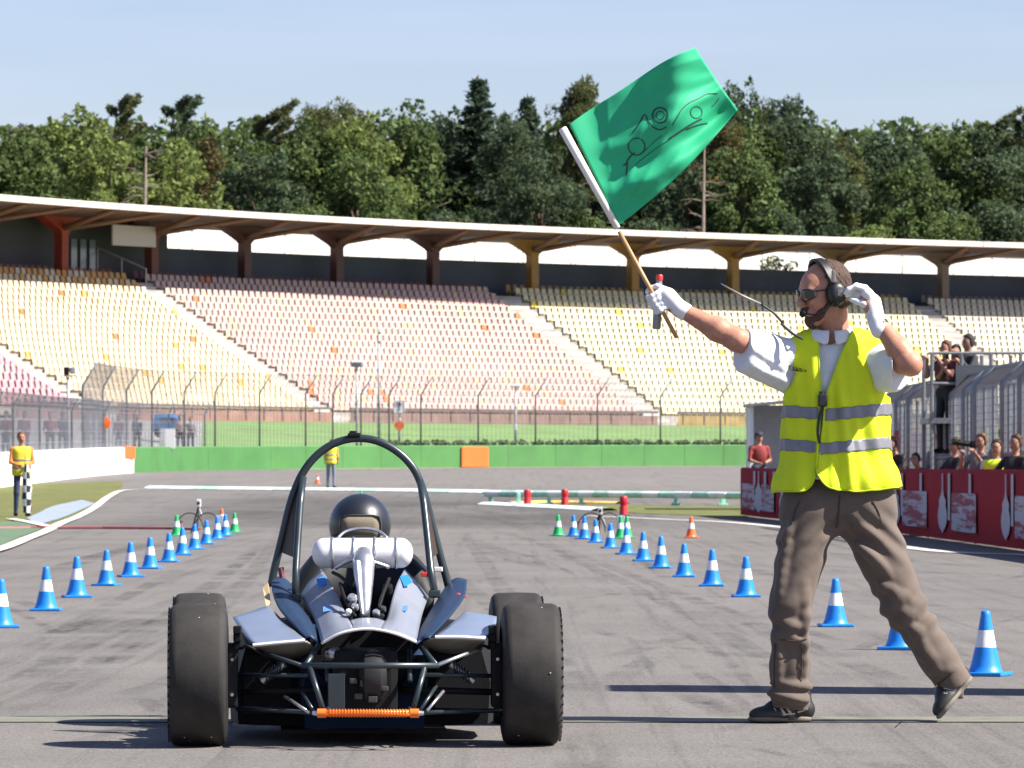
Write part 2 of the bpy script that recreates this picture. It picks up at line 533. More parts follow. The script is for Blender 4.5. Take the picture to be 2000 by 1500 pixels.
# individual skid marks with broken edges
def skid_mat():
    m = bpy.data.materials.new('skid_rubber'); m.use_nodes = True; nt = m.node_tree; L = nt.links
    b = nt.nodes['Principled BSDF']; b.inputs['Base Color'].default_value = (0.04, 0.038, 0.038, 1); b.inputs['Roughness'].default_value = 0.85
    b.inputs['Specular IOR Level'].default_value = 0.15
    tcn = nt.nodes.new('ShaderNodeTexCoord'); n = nt.nodes.new('ShaderNodeTexNoise'); n.inputs['Scale'].default_value = 9; n.inputs['Detail'].default_value = 8
    n.inputs['Roughness'].default_value = 0.75
    L.new(tcn.outputs['Object'], n.inputs['Vector'])
    n2 = nt.nodes.new('ShaderNodeTexNoise'); n2.inputs['Scale'].default_value = 0.9; n2.inputs['Detail'].default_value = 3
    L.new(tcn.outputs['Object'], n2.inputs['Vector'])
    r = nt.nodes.new('ShaderNodeMapRange'); r.inputs['From Min'].default_value = 0.40; r.inputs['From Max'].default_value = 0.66
    L.new(n.outputs['Fac'], r.inputs['Value'])
    r2 = nt.nodes.new('ShaderNodeMapRange'); r2.inputs['From Min'].default_value = 0.38; r2.inputs['From Max'].default_value = 0.62; r2.inputs['To Max'].default_value = 0.50
    L.new(n2.outputs['Fac'], r2.inputs['Value'])
    q = nt.nodes.new('ShaderNodeMath'); q.operation = 'MULTIPLY'; L.new(r.outputs['Result'], q.inputs[0]); L.new(r2.outputs['Result'], q.inputs[1])
    at = nt.nodes.new('ShaderNodeAttribute'); at.attribute_name = 'edge'
    q2 = nt.nodes.new('ShaderNodeMath'); q2.operation = 'MULTIPLY'; L.new(q.outputs[0], q2.inputs[0]); L.new(at.outputs['Fac'], q2.inputs[1])
    L.new(q2.outputs[0], b.inputs['Alpha']); return m
M_SKID = skid_mat()
def skid(pix, wd, dz=0.005):
    P = spline([G(*p) for p in pix], 12); rows = []; ed = []
    for i, p in enumerate(P):
        t = (P[min(i + 1, len(P) - 1)] - P[max(0, i - 1)]); t.z = 0; t.normalize(); nn = Vector((-t.y, t.x, 0))
        rows.append([(p.x + nn.x * wd * a, p.y + nn.y * wd * a, gz(p.y) + dz) for a in (-0.5, -0.3, 0, 0.3, 0.5)])
        e = min(1, i / 8, (len(P) - 1 - i) / 8); ed += [0, e, e * 0.8, e, 0]
    g = MB(); g.grid(rows); o = g.build('skid_mark', M_SKID); tag(o, kind='structure')
    a = o.data.attributes.new('edge', 'FLOAT', 'POINT'); a.data.foreach_set('value', ed)
for pix, wd in [
    ([(20, 1345), (90, 1305), (160, 1262), (250, 1222), (330, 1190)], 0.26), ([(110, 1260), (200, 1215), (310, 1185), (420, 1150)], 0.22),
    ([(150, 1338), (230, 1290), (330, 1230)], 0.15), ([(0, 1272), (120, 1232), (260, 1190)], 0.2),
    ([(880, 1120), (930, 1160), (1000, 1215), (1120, 1290)], 0.2), ([(1120, 1215), (1220, 1248), (1400, 1275), (1560, 1290)], 0.12),
    ([(1250, 1205), (1380, 1260), (1470, 1340), (1500, 1400)], 0.1), ([(1290, 1270), (1420, 1350), (1480, 1410)], 0.09),
    ([(1080, 1180), (1170, 1165), (1240, 1160), (1330, 1190)], 0.12), ([(900, 1060), (1010, 1095), (1130, 1120)], 0.3),
    ([(880, 1040), (960, 1070), (1060, 1095)], 0.3), ([(940, 1030), (1060, 1062), (1180, 1110)], 0.25),
    ([(1030, 1440), (1120, 1480), (1160, 1530)], 0.22), ([(1560, 1100), (1700, 1112), (1900, 1122), (2050, 1128)], 0.25),
    ([(1400, 1050), (1600, 1078), (1800, 1098), (2050, 1120)], 0.3), ([(1650, 1150), (1800, 1180), (2050, 1200)], 0.2),
    ([(1480, 1245), (1560, 1215), (1640, 1200)], 0.1), ([(100, 1112), (250, 1075), (420, 1050), (540, 1035)], 0.4),
    ([(60, 1140), (180, 1090), (330, 1052)], 0.35), ([(430, 1130), (470, 1100), (520, 1060)], 0.15),
    ([(300, 1330), (420, 1200), (500, 1110), (560, 1020)], 0.2), ([(1180, 1420), (1060, 1250), (960, 1120), (900, 1030)], 0.2), ([(1700, 1420), (1400, 1230), (1180, 1120), (1020, 1050)], 0.18), ([(1980, 1420), (1600, 1270), (1300, 1150), (1080, 1065)], 0.2), ([(1900, 1230), (1500, 1120), (1250, 1060)], 0.22), ([(-60, 1420), (200, 1290), (430, 1130), (520, 1050)], 0.2), ([(-40, 1330), (200, 1190), (420, 1080)], 0.18), ([(60, 1480), (200, 1440), (330, 1400)], 0.16),
    ([(640, 985), (800, 988), (950, 1000), (1080, 1030)], 0.5), ([(320, 1000), (430, 990), (560, 985)], 0.6), ([(880, 1000), (990, 1020), (1080, 1060)], 0.4)]:
    skid(pix, wd)
rs = random.Random(21)
for i in range(46):                          # many lighter scuffs, mostly along the lane and curving off it
    x0 = rs.uniform(-100, 2000); y0 = rs.uniform(1060, 1470); ln = rs.uniform(60, 260) * (.4 + (y0 - 1000) / 450); sl = rs.choice((-.45, -.3, .3, .5, .22)) * rs.uniform(.6, 1.2); bd = rs.uniform(-12, 12)
    skid([(x0, y0), (x0 + ln * .5, y0 + ln * .5 * sl + bd), (x0 + ln, y0 + ln * sl)], rs.uniform(.06, .2), .0045 + i * .00001)

# ================================================================== FAR WALL (white, then green)
WALLPIX = [(-140, 140), (0, 162), (130, 192), (255, 220), (420, 233), (640, 242), (900, 250), (1200, 257), (1460, 262), (1700, 266), (2150, 272)]
WALLP = spline([Vector(((x - 1000) * Y / F, Y, 0)) for x, Y in WALLPIX], 10)
WH = 1.10
def wall_run(name, i0, i1, m, label, parts_len, th=0.3):
    t = thing(name, (WALLP[i0].x, WALLP[i0].y, gz(WALLP[i0].y)), label, 'wall')
    k = i0
    while k < i1:
        k2 = min(i1, k + parts_len); g = MB(); rows = []
        for p, q in ((WALLP[k], WALLP[k2]),):
            d = (q - p); d.z = 0; L_ = d.length; d.normalize(); nn = Vector((-d.y, d.x, 0))
            a = p + d * 0.012; b = q - d * 0.012
            za, zb = gz(p.y), gz(q.y)
            prof = [(-th / 2, -0.05), (-th / 2, WH - 0.04), (-th / 2 + 0.04, WH), (th / 2 - 0.04, WH), (th / 2, WH - 0.04), (th / 2, -0.05)]
            rows = [[(e.x + nn.x * o, e.y + nn.y * o, zz + h) for o, h in prof] for e, zz in ((a, za), (b, zb))]
            g.grid(rows); n = len(prof); g.f.append(tuple(range(n))); g.m.append(0); g.f.append(tuple(range(2 * n - 1, n - 1, -1))); g.m.append(0)
        g.build('wall_panel', m, t); k = k2
    return t
wall_run('white_wall', 0, 30, mat('white_wall_paint', (0.82, 0.80, 0.76), 0.7, var=0.05, scale=0.6, wear=((0.5, 0.47, 0.42), 0.3, 0.5)),
         'long white concrete trackside wall behind the marshal at the left edge', 5)
GW = wall_run('green_wall', 30, 100, mat('green_wall_paint', (0.050, 0.170, 0.042), 0.7, var=0.16, scale=0.45, wear=((0.07, 0.18, 0.06), 0.5, 1.2)),
              'long bright green concrete trackside wall below the catch fence', 3)
def wall_at(px):
    best = min(range(len(WALLP)), key=lambda i: abs((WALLP[i].x / WALLP[i].y * F + 1000) - px)); return WALLP[best]
def wall_board(px0, px1, h0, h1, m, label, name):
    xs = [p.x / p.y * F + 1000 for p in WALLP]; P = []
    for px in (px0, px1):
        Y = float(np.interp(px, xs, [p.y for p in WALLP])); P.append(Vector(((px - 1000) * Y / F, Y, 0)))
    d = P[1] - P[0]; ya = math.atan2(d.y, d.x); R = Matrix.Rotation(ya, 3, 'Z'); n_ = R @ Vector((0, -1, 0)); mid = (P[0] + P[1]) / 2 + n_ * .22; zb = gz(mid.y); L_ = d.length
    t = thing(name, (mid.x, mid.y, zb), label, 'board')
    g = MB(); g.box((mid.x, mid.y, zb + (h0 + h1) / 2), (L_, 0.08, h1 - h0), bev=0.02, R=R); g.build('face', m, t)
    q = mid - n_ * .06; g = MB(); g.box((q.x, q.y, zb + h1 - 0.03), (L_ - .1, 0.05, 0.05), R=R); g.build('hook_rail', mat('galv', (0.30, 0.31, 0.32), 0.5, 0.6, var=0.2), t)
wall_board(895, 947, 0.04, 1.02, M_ORANGE, 'square orange board on the green wall', 'orange_board')
wall_board(232, 253, 0.62, 1.14, M_ORANGE, 'small orange panel at the end of the white wall', 'orange_square_board')

fs = []
for i in range(45, len(WALLP)):
    d = WALLP[min(i + 1, len(WALLP) - 1)] - WALLP[max(i - 1, 0)]; d.normalize(); n_ = Vector((d.y, -d.x, 0)); fs.append([(WALLP[i].x + n_.x * o, WALLP[i].y + n_.y * o, gz(WALLP[i].y + n_.y * o) + .014) for o in (.16, 2.2)])
g = MB(); g.grid(fs); tag(g.build('wall_foot_strip', mat('dusty_strip', (0.36, 0.28, 0.215), 0.9, var=0.15, scale=1)), kind='structure')

# ================================================================== GRANDSTAND
ZR = 17.03
_rx = np.array([0, 280, 700, 1000, 1300, 1650, 2000.0]); _ry = np.array([380, 402, 426, 440.5, 453, 464.5, 475.0])
_pf = np.polyfit(_rx, _ry, 3)
EDGE = []
for px in np.arange(-420, 2421, 4.0):
    y = np.polyval(_pf, np.clip(px, -150, 2150)) + (px - np.clip(px, -150, 2150)) * (0.075 if px < 0 else 0.028)
    D = F * (ZR - CH) / (HZ - y); EDGE.append(Vector(((px - 1000) * D / F, D, 0)))
SEG = [0.0]
for i in range(1, len(EDGE)): SEG.append(SEG[-1] + (EDGE[i] - EDGE[i - 1]).length)
SLEN = SEG[-1]; SEG = np.array(SEG); EX = np.array([e.x for e in EDGE]); EY = np.array([e.y for e in EDGE])
def st(s, b, z):                          # stand coordinates: along the roof edge, back from it, up
    x = np.interp(s, SEG, EX); y = np.interp(s, SEG, EY); d = 3.0
    tx = np.interp(s + d, SEG, EX) - np.interp(s - d, SEG, EX); ty = np.interp(s + d, SEG, EY) - np.interp(s - d, SEG, EY)
    l = math.hypot(tx, ty); tx /= l; ty /= l
    return Vector((x - ty * b, y + tx * b, z))
def st_yaw(s):
    a = st(s - 1, 0, 0); b = st(s + 1, 0, 0); return math.atan2(b.y - a.y, b.x - a.x)
def s_for(px, b, z=10):
    lo, hi = 4.0, SLEN - 4.0
    for _ in range(34):
        m_ = (lo + hi) / 2; p = st(m_, b, 0)
        if 1000 + F * p.x / p.y < px: lo = m_
        else: hi = m_
    return (lo + hi) / 2
NROW, RD, RR, B0, Z0 = 19, 0.82, 0.455, 5.1, 12.55
S0, S1 = 6.0, SLEN - 6.0
M_CONC = mat('stand_concrete', (0.34, 0.31, 0.28), 0.85, var=0.2, scale=0.8, wear=((0.18, 0.16, 0.14), 0.5, 0.7))
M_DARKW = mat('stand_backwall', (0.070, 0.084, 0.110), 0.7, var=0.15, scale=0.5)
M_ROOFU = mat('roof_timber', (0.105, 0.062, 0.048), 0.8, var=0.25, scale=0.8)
M_ROOFE = mat('roof_edge_metal', (0.68, 0.60, 0.52), 0.6, var=0.12, scale=0.5, wear=((0.45, 0.36, 0.28), 0.5, 0.4))
base = st(SLEN / 2, 0, 2.0)
STAND = thing('grandstand', tuple(base), 'long curved covered grandstand with rows of coloured seats below the trees', 'grandstand')
sv = np.linspace(S0, S1, 90)
# stepped terrace
g = MB(); prof = []
for i in range(NROW):
    b = B0 - i * RD; z = Z0 - i * RR
    prof += [(b + RD / 2, z), (b - RD / 2, z)]
prof = [(B0 + 3.2, Z0)] + prof + [(B0 - NROW * RD + RD / 2 - 0.001, Z0 - NROW * RR), (B0 - NROW * RD - 0.6, Z0 - NROW * RR), (B0 - NROW * RD - 0.6, 2.0)]
g.grid([[st(s, b, z) for b, z in prof] for s in sv]); g.build('terrace', M_CONC, STAND)
BF = B0 - NROW * RD - 0.6; ZF = Z0 - NROW * RR
# aisles by their place at the top
AIS = [(s_for(-250, B0), 0.9), (s_for(268, B0), 0.95), (s_for(985, B0), 0.95), (s_for(1795, B0), 0.9)]
def in_aisle(s): return any(abs(s - a) < w_ for a, w_ in AIS)
def section(s):
    k = 0
    for a, _ in AIS:
        if s > a: k += 1
    return k
# aisle stairs: half steps
for a, w_ in AIS:
    g = MB()
    for i in range(NROW):
        for hh, off in ((RR * 0.5, 0.0),):
            p = [st(a - w_ + 0.1, B0 - i * RD - RD / 2 - 0.38, 0), st(a + w_ - 0.1, B0 - i * RD - RD / 2 - 0.38, 0), st(a + w_ - 0.1, B0 - i * RD - RD / 2 - 0.003, 0), st(a - w_ + 0.1, B0 - i * RD - RD / 2 - 0.003, 0)]
            zt = Z0 - i * RR - RR * 0.5; zb = Z0 - (i + 1) * RR + 0.002
            vs = [(q.x, q.y, zb) for q in p] + [(q.x, q.y, zt) for q in p]
            g.add(vs, [(4, 5, 6, 7), (0, 1, 5, 4), (1, 2, 6, 5), (2, 3, 7, 6), (3, 0, 4, 7)])
    g.build('aisle_steps', mat('step_concrete', (0.46, 0.42, 0.37), 0.85, var=0.15, scale=1.5), STAND)
# seats: shell with a curved back, tipped pan and bracket
def seat_mesh():
    g = MB(); rows = []
    for z, y in ((0.06, 0.0), (0.30, 0.03), (0.56, 0.07), (0.62, 0.095)):
        hw = 0.225 if z < 0.5 else 0.185
        rows.append([(x, y - 0.05 * (x / 0.235) ** 2 + 0.18, z) for x in (-hw, -hw * 0.5, hw * 0.5, hw)])
    g.grid(rows)
    g.grid([[(x, y, z) for x in (-0.22, 0, 0.22)] for y, z in ((0.17, 0.14), (0.02, 0.20), (-0.16, 0.22), (-0.19, 0.16))])
    g.box((0, 0.05, 0.05), (0.08, 0.1, 0.12))
    return g
SM = seat_mesh()
def seat_color(i, sec, s, rnd):
    return 0
SEATC = {'cream': (0.60, 0.48, 0.31), 'rose': (0.48, 0.325, 0.285), 'lemon': (0.60, 0.53, 0.33), 'ivory': (0.57, 0.50, 0.37), 'pink': (0.50, 0.26, 0.28),
         'orange': (0.50, 0.17, 0.06), 'amber': (0.56, 0.29, 0.08), 'yellow': (0.58, 0.46, 0.08), 'buff': (0.52, 0.38, 0.24)}
SEATM = {k: mat('seat_' + k, v, 0.5, var=0.10, scale=0.3, spec=0.4) for k, v in SEATC.items()}
KEYS = list(SEATM)
def pick(sec, r):
    u = random.random()
    if sec == 0: return 'pink' if u < 0.97 else 'rose'
    if sec == 1:
        if r < 2 and u < 0.6: return 'amber'
        return 'cream' if u < 0.91 else ('buff' if u < 0.975 else ('amber' if u < 0.994 else 'orange'))
    if sec == 2: return 'rose' if u < 0.93 else ('buff' if u < 0.988 else 'orange')
    if sec == 3: return 'lemon' if u < 0.90 else ('ivory' if u < 0.982 else 'yellow')
    return 'ivory' if u < 0.97 else 'lemon'
seats = []
for r in range(NROW):
    b = B0 - r * RD + 0.05; z = Z0 - r * RR
    s = S0 + 0.4
    while s < S1:
        # spacing measured at the roof edge; the curve is gentle
        if not in_aisle(s):
            p = st(s, b, z); px = 1000 + F * p.x / p.y
            if -60 < px < 2060:
                if not (section(s) == 0 and r < 1): seats.append((p, st_yaw(s), pick(section(s), r), px))
        s += 0.56
order = sorted(range(len(seats)), key=lambda i: seats[i][0].y + (1000 if (seats[i][3] < 0 or seats[i][3] > 2000 or seats[i][0].z < 6.2) else 0))
single = set(order[:300]); smesh = {}
inv = root_inv(STAND)
for key in KEYS:
    me = bpy.data.meshes.new('seat'); me.from_pydata(SM.v, [], SM.f); me.materials.append(SEATM[key]); me.polygons.foreach_set('use_smooth', [True] * 9 + [False] * (len(SM.f) - 9)); smesh[key] = me
SV = np.array(SM.v); big = MB()
for i, (p, ya, key, px) in enumerate(seats):
    ya += random.uniform(-0.03, 0.03)
    if i in single:
        o = bpy.data.objects.new('seat', smesh[key]); C.objects.link(o); o.parent = STAND
        o.location = inv @ p; o.rotation_euler = (0, 0, ya)
    else:
        c, s_ = math.cos(ya), math.sin(ya); R = np.array([[c, -s_, 0], [s_, c, 0], [0, 0, 1]])
        big.add((SV @ R.T + np.array(p)).tolist(), SM.f, KEYS.index(key))
o = big.build('seats', [SEATM[k] for k in KEYS], STAND); tag(o, kind='stuff')
# row of dark folded chairs behind the top row
g = MB(); s = S0 + 1
top_chairs = []
M_TOPC = {0: mat('topseat_rust', (0.22, 0.07, 0.035), 0.6, var=0.2), 1: mat('topseat_ochre', (0.30, 0.20, 0.06), 0.6, var=0.2), 2: mat('topseat_maroon', (0.12, 0.045, 0.04), 0.6, var=0.2), 3: mat('topseat_brown', (0.16, 0.13, 0.10), 0.6, var=0.2)}
gs = {k: MB() for k in M_TOPC}
while s < S1:
    sec = section(s); k = {0: 0, 1: 0, 2: 2, 3: 1, 4: 3}[sec]
    ya = st_yaw(s); c, s_ = math.cos(ya), math.sin(ya); R = np.array([[c, -s_, 0], [s_, c, 0], [0, 0, 1]])
    if not in_aisle(s): gs[k].add((SV * np.array([1, 1, 1.25]) @ R.T + np.array(st(s, B0 + 1.15, Z0 + 0.1))).tolist(), SM.f)
    s += 0.6
for k, gg in gs.items():
    if gg.f: tag(gg.build('walkway_seats', M_TOPC[k], STAND), kind='stuff')
# back wall, roof, edge, columns, ribs
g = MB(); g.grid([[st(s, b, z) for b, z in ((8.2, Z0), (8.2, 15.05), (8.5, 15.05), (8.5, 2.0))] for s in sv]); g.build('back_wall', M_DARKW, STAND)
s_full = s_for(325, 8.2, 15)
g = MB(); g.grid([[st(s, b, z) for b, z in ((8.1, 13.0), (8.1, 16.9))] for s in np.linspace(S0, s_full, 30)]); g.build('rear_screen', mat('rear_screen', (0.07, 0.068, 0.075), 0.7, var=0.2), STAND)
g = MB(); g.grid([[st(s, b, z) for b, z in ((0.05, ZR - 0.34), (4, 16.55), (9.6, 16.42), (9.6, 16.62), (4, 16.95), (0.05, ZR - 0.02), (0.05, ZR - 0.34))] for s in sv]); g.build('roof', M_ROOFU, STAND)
nseg = 14; ends = np.linspace(S0, S1, nseg + 1)
for i in range(nseg):
    g = MB(); ss = np.linspace(ends[i] + 0.03, ends[i + 1] - 0.03, 8)
    g.grid([[st(s, b, z) for b, z in ((0.02, ZR - 0.36), (-0.12, ZR - 0.34), (-0.12, ZR), (0.3, ZR + 0.05), (3, ZR - 0.02))] for s in ss]); g.build('roof_edge', M_ROOFE, STAND)
COLPX = [-60, 120, 296, 478, 658, 846, 1040, 1236, 1432, 1637, 1842, 2045]
COLC = [(0.30, 0.06, 0.03), (0.33, 0.05, 0.025), (0.17, 0.05, 0.035), (0.11, 0.045, 0.04), (0.11, 0.045, 0.04), (0.10, 0.042, 0.04), (0.36, 0.19, 0.05), (0.38, 0.20, 0.05), (0.38, 0.21, 0.05), (0.3, 0.2, 0.1), (0.22, 0.16, 0.12), (0.22, 0.16, 0.12)]
colS = [s_for(px, 6.4, 14) for px in COLPX]
for i, (sc, cc) in enumerate(zip(colS, COLC)):
    m = mat('column_paint_%d' % i, cc, 0.6, var=0.15, scale=1)
    g = MB(); hw = 0.31
    def ring(s_h, bh, z, bo=6.4): return [st(sc - s_h, bo - bh, z), st(sc + s_h, bo - bh, z), st(sc + s_h, bo + bh, z), st(sc - s_h, bo + bh, z)]
    rings = [ring(hw, hw, Z0 - 0.2), ring(hw, hw, 15.45), ring(hw + 0.15, hw + 0.08, 15.65), ring(2.1, hw + 0.12, 16.44), ring(2.1, hw + 0.12, 16.58)]
    g.grid(rings, closed=True); g.build('column', m, STAND)
    g = MB()                                            # rafter from the column head out to the roof edge
    a, b = st(sc, 6.4, 15.75), st(sc + 2.5, 0.25, ZR - 0.38)
    g.tube([a, b], [0.20, 0.14], 6); a, b = st(sc, 6.4, 15.75), st(sc - 2.5, 0.25, ZR - 0.38)
    g.tube([a, b], [0.20, 0.14], 6); g.build('rafter', mat('rafter_timber', (0.20, 0.11, 0.065), 0.7, var=0.2), STAND)
for s in np.linspace(S0 + 2, S1 - 2, 30):              # thin wires of the rear glazing line
    g = MB(); g.tube([st(s, 8.35, 15.0), st(s, 8.35, 16.5)], 0.035, 5); g.build('mullion', mat('mullion', (0.12, 0.12, 0.13), 0.5), STAND)
# front parapet and dark rail
bounds = [S0] + [x for a, w_ in AIS for x in (a - w_, a + w_)] + [S1]
for i in range(0, len(bounds), 2):
    if bounds[i + 1] - bounds[i] < 1: continue
    ss = np.linspace(bounds[i], bounds[i + 1], 24)
    g = MB(); g.grid([[st(s, b, z) for b, z in ((BF, ZF + 0.75), (BF - 0.1, ZF + 0.75), (BF - 0.1, ZF + 0.60), (BF, ZF + 0.60))] for s in ss], closed=True); g.build('front_rail', mat('rail_dark', (0.10, 0.075, 0.075), 0.6), STAND)
    g = MB(); g.grid([[st(s, b, z) for b, z in ((BF + 0.02, ZF + 0.45), (BF - 0.03, ZF + 0.45), (BF - 0.05, ZF - 0.45), (BF + 0.05, ZF - 0.5))] for s in ss])
    g.build('parapet', mat('parapet_%d' % i, [(0.22, 0.13, 0.11), (0.24, 0.13, 0.10), (0.18, 0.11, 0.095), (0.28, 0.19, 0.07), (0.2, 0.16, 0.12)][min(i // 2, 4)], 0.8, var=0.3, scale=0.8), STAND)
    for s in np.arange(bounds[i] + 0.5, bounds[i + 1], 2.0):
        p = st(s, BF - 0.05, 0)
        if -30 < 1000 + F * p.x / p.y < 2030:
            g = MB(); g.tube([st(s, BF - 0.05, ZF - 0.1), st(s, BF - 0.05, ZF + 0.62)], 0.04, 5); g.build('rail_post', mat('rail_dark', (0.10, 0.075, 0.075)), STAND)
# stair handrail at the top of the aisle, white hanging board, doors
a = AIS[1][0]
g = MB(); P = [st(a + 0.2 - 2.0 * 0.25, B0 + 3.0, Z0 + 2.3), st(a + 0.6, B0 - 0.2, Z0 + 0.9), st(a + 0.6, B0 - 0.2, Z0 - 0.2)]
g.tube(P, 0.06, 6); g.tube([P[0], (P[0].x, P[0].y, Z0)], 0.05, 6); q = (P[0] + P[1]) / 2; g.tube([q, (q.x, q.y, Z0)], 0.05, 6)
g.build('handrail', mat('handrail', (0.42, 0.40, 0.38), 0.5, 0.3), STAND)
c0 = s_for(219, 5.6, 15.5); c1 = s_for(303, 5.6, 15.5)
g = MB(); pa, pb = st(c0, 5.6, 0), st(c1, 5.6, 0)
mid = (pa + pb) / 2; ya = math.atan2(pb.y - pa.y, pb.x - pa.x)
g.box((mid.x, mid.y, 15.52), ((pb - pa).length, 0.12, 1.28), R=Matrix.Rotation(ya, 3, 'Z')); g.build('hanging_board', mat('board_white', (0.55, 0.50, 0.48), 0.6, var=0.05), STAND)
for off in (0.1, 0.9):
    q = pa.lerp(pb, off); g = MB(); g.tube([(q.x, q.y, 16.1), (q.x, q.y, 16.6)], 0.04, 5); g.build('hanger', mat('mullion', (0.12, 0.12, 0.13)), STAND)
for px in (146, 164, 182):
    s = s_for(px, 7.9, 14.4); p = st(s, 7.98, 14.3); g = MB(); g.box(p, (0.55, 0.06, 2.0), R=Matrix.Rotation(st_yaw(s), 3, 'Z')); g.build('glazed_door', mat('door_glass', (0.22, 0.26, 0.30), 0.15, spec=0.7), STAND)

# pale hall behind the stand, seen below its roof
HALL = thing('white_hall', tuple(st(SLEN / 2, 15, 2)), 'long white panelled hall seen through the openings below the grandstand roof', 'building')
for i in range(26):
    ss = np.linspace(S0 + (S1 - S0) * i / 26 + 0.03, S0 + (S1 - S0) * (i + 1) / 26 - 0.03, 4)
    g = MB(); g.grid([[st(s, b, z) for b, z in ((14.0, 2), (14.0, 15.2), (13.97, 15.22), (13.97, 15.9), (14.0, 15.92), (14.0, 16.6), (13.97, 16.62), (13.97, 17.25), (14.6, 17.3), (14.6, 2))] for s in ss])
    g.build('facade_panel', mat('hall_panel', (0.82, 0.77, 0.70), 0.6, var=0.04, scale=0.5), HALL)
g = MB(); g.grid([[st(s, b, z) for b, z in ((13.9, 17.27), (13.9, 17.36), (24, 17.6), (24, 2))] for s in sv]); g.build('roof', mat('hall_roof', (0.5, 0.47, 0.43), 0.7, var=0.1), HALL)

# grass bank between the wall and the stand
M_BANK = mat('bank_grass', (0.125, 0.215, 0.060), 0.95, var=0.28, scale=0.25, bump=0.5, bscale=3, wear=((0.17, 0.20, 0.08), 0.5, 0.12))
M_BANKC = mat('bank_paving', (0.25, 0.235, 0.23), 0.9, var=0.2, scale=0.4)
def bank(name, px0, px1, m, dz=0.0):
    rows = []
    for px in np.linspace(px0, px1, 40):
        w0 = wall_at(px); yw = np.interp(px, [p.x / p.y * F + 1000 for p in WALLP], [p.y for p in WALLP]) + 0.4
        s = s_for(px, BF, 4); e = st(s, BF - 0.08, 3.72); x0 = (px - 1000) * yw / F
        a = Vector((x0, yw, gz(yw) + 0.55)); r = []
        for t in np.linspace(0, 1, 8):
            p = a.lerp(e, t); r.append((p.x, p.y, p.z + dz + 0.25 * math.sin(math.pi * t)))
        rows.append(r)
    g = MB(); g.grid(rows); return tag(g.build(name, m, smooth=True), kind='structure')
bank('grass_bank', 392, 2100, M_BANK)
bank('paved_bank', -160, 392, M_BANKC)
# ================================================================== TREES
def leaf_mat(name, col, v=0.42):
    return mat(name, col, 0.7, var=v, scale=0.25, rand=0.4, trans=0.42, spec=0.15)
LEAF = {'light': leaf_mat('leaf_light', (0.170, 0.215, 0.062)), 'mid': leaf_mat('leaf_mid', (0.100, 0.142, 0.048)), 'dark': leaf_mat('leaf_dark', (0.074, 0.106, 0.054)),
        'spruce': leaf_mat('leaf_spruce', (0.066, 0.098, 0.060)), 'pine': leaf_mat('leaf_pine', (0.108, 0.122, 0.046)), 'rust': leaf_mat('leaf_rust', (0.115, 0.098, 0.036))}
BARK = mat('bark', (0.11, 0.075, 0.05), 0.9, var=0.35, scale=3, bump=0.6, bscale=12)
BARKP = mat('bark_pale', (0.14, 0.11, 0.085), 0.9, var=0.3, scale=3, bump=0.6, bscale=12)

def leaves_mesh(name, pos, nrm, lw, ll, m, seed):
    """leaf-sized bent blades: pos (n,3), nrm preferred outward direction"""
    r = np.random.default_rng(seed); n = len(pos)
    d = nrm * 0.7 + r.normal(0, 0.75, (n, 3)); d /= np.linalg.norm(d, axis=1)[:, None] + 1e-9
    a = r.normal(0, 1, (n, 3)); a -= d * (a * d).sum(1)[:, None]; a /= np.linalg.norm(a, axis=1)[:, None] + 1e-9
    b = np.cross(d, a); sz = r.uniform(0.6, 1.35, n)[:, None]
    L_ = a * ll * sz; W_ = b * lw * sz; dr = d * 0.18 * ll * sz
    v = np.stack([pos - L_ * 0.5 - dr, pos + W_ * 0.5, pos + L_ * 0.55 - dr, pos - W_ * 0.5], 1).reshape(-1, 3)
    f = np.arange(n * 4).reshape(-1, 4)
    me = fast_mesh(name, v, f); me.materials.append(m); return me

def clump(c, r, n, rg):
    u = rg.normal(0, 1, (n, 3)); u /= np.linalg.norm(u, axis=1)[:, None]
    rad = rg.uniform(0.55, 1.08, n)[:, None] ** 0.6
    return c + u * rad * r, u

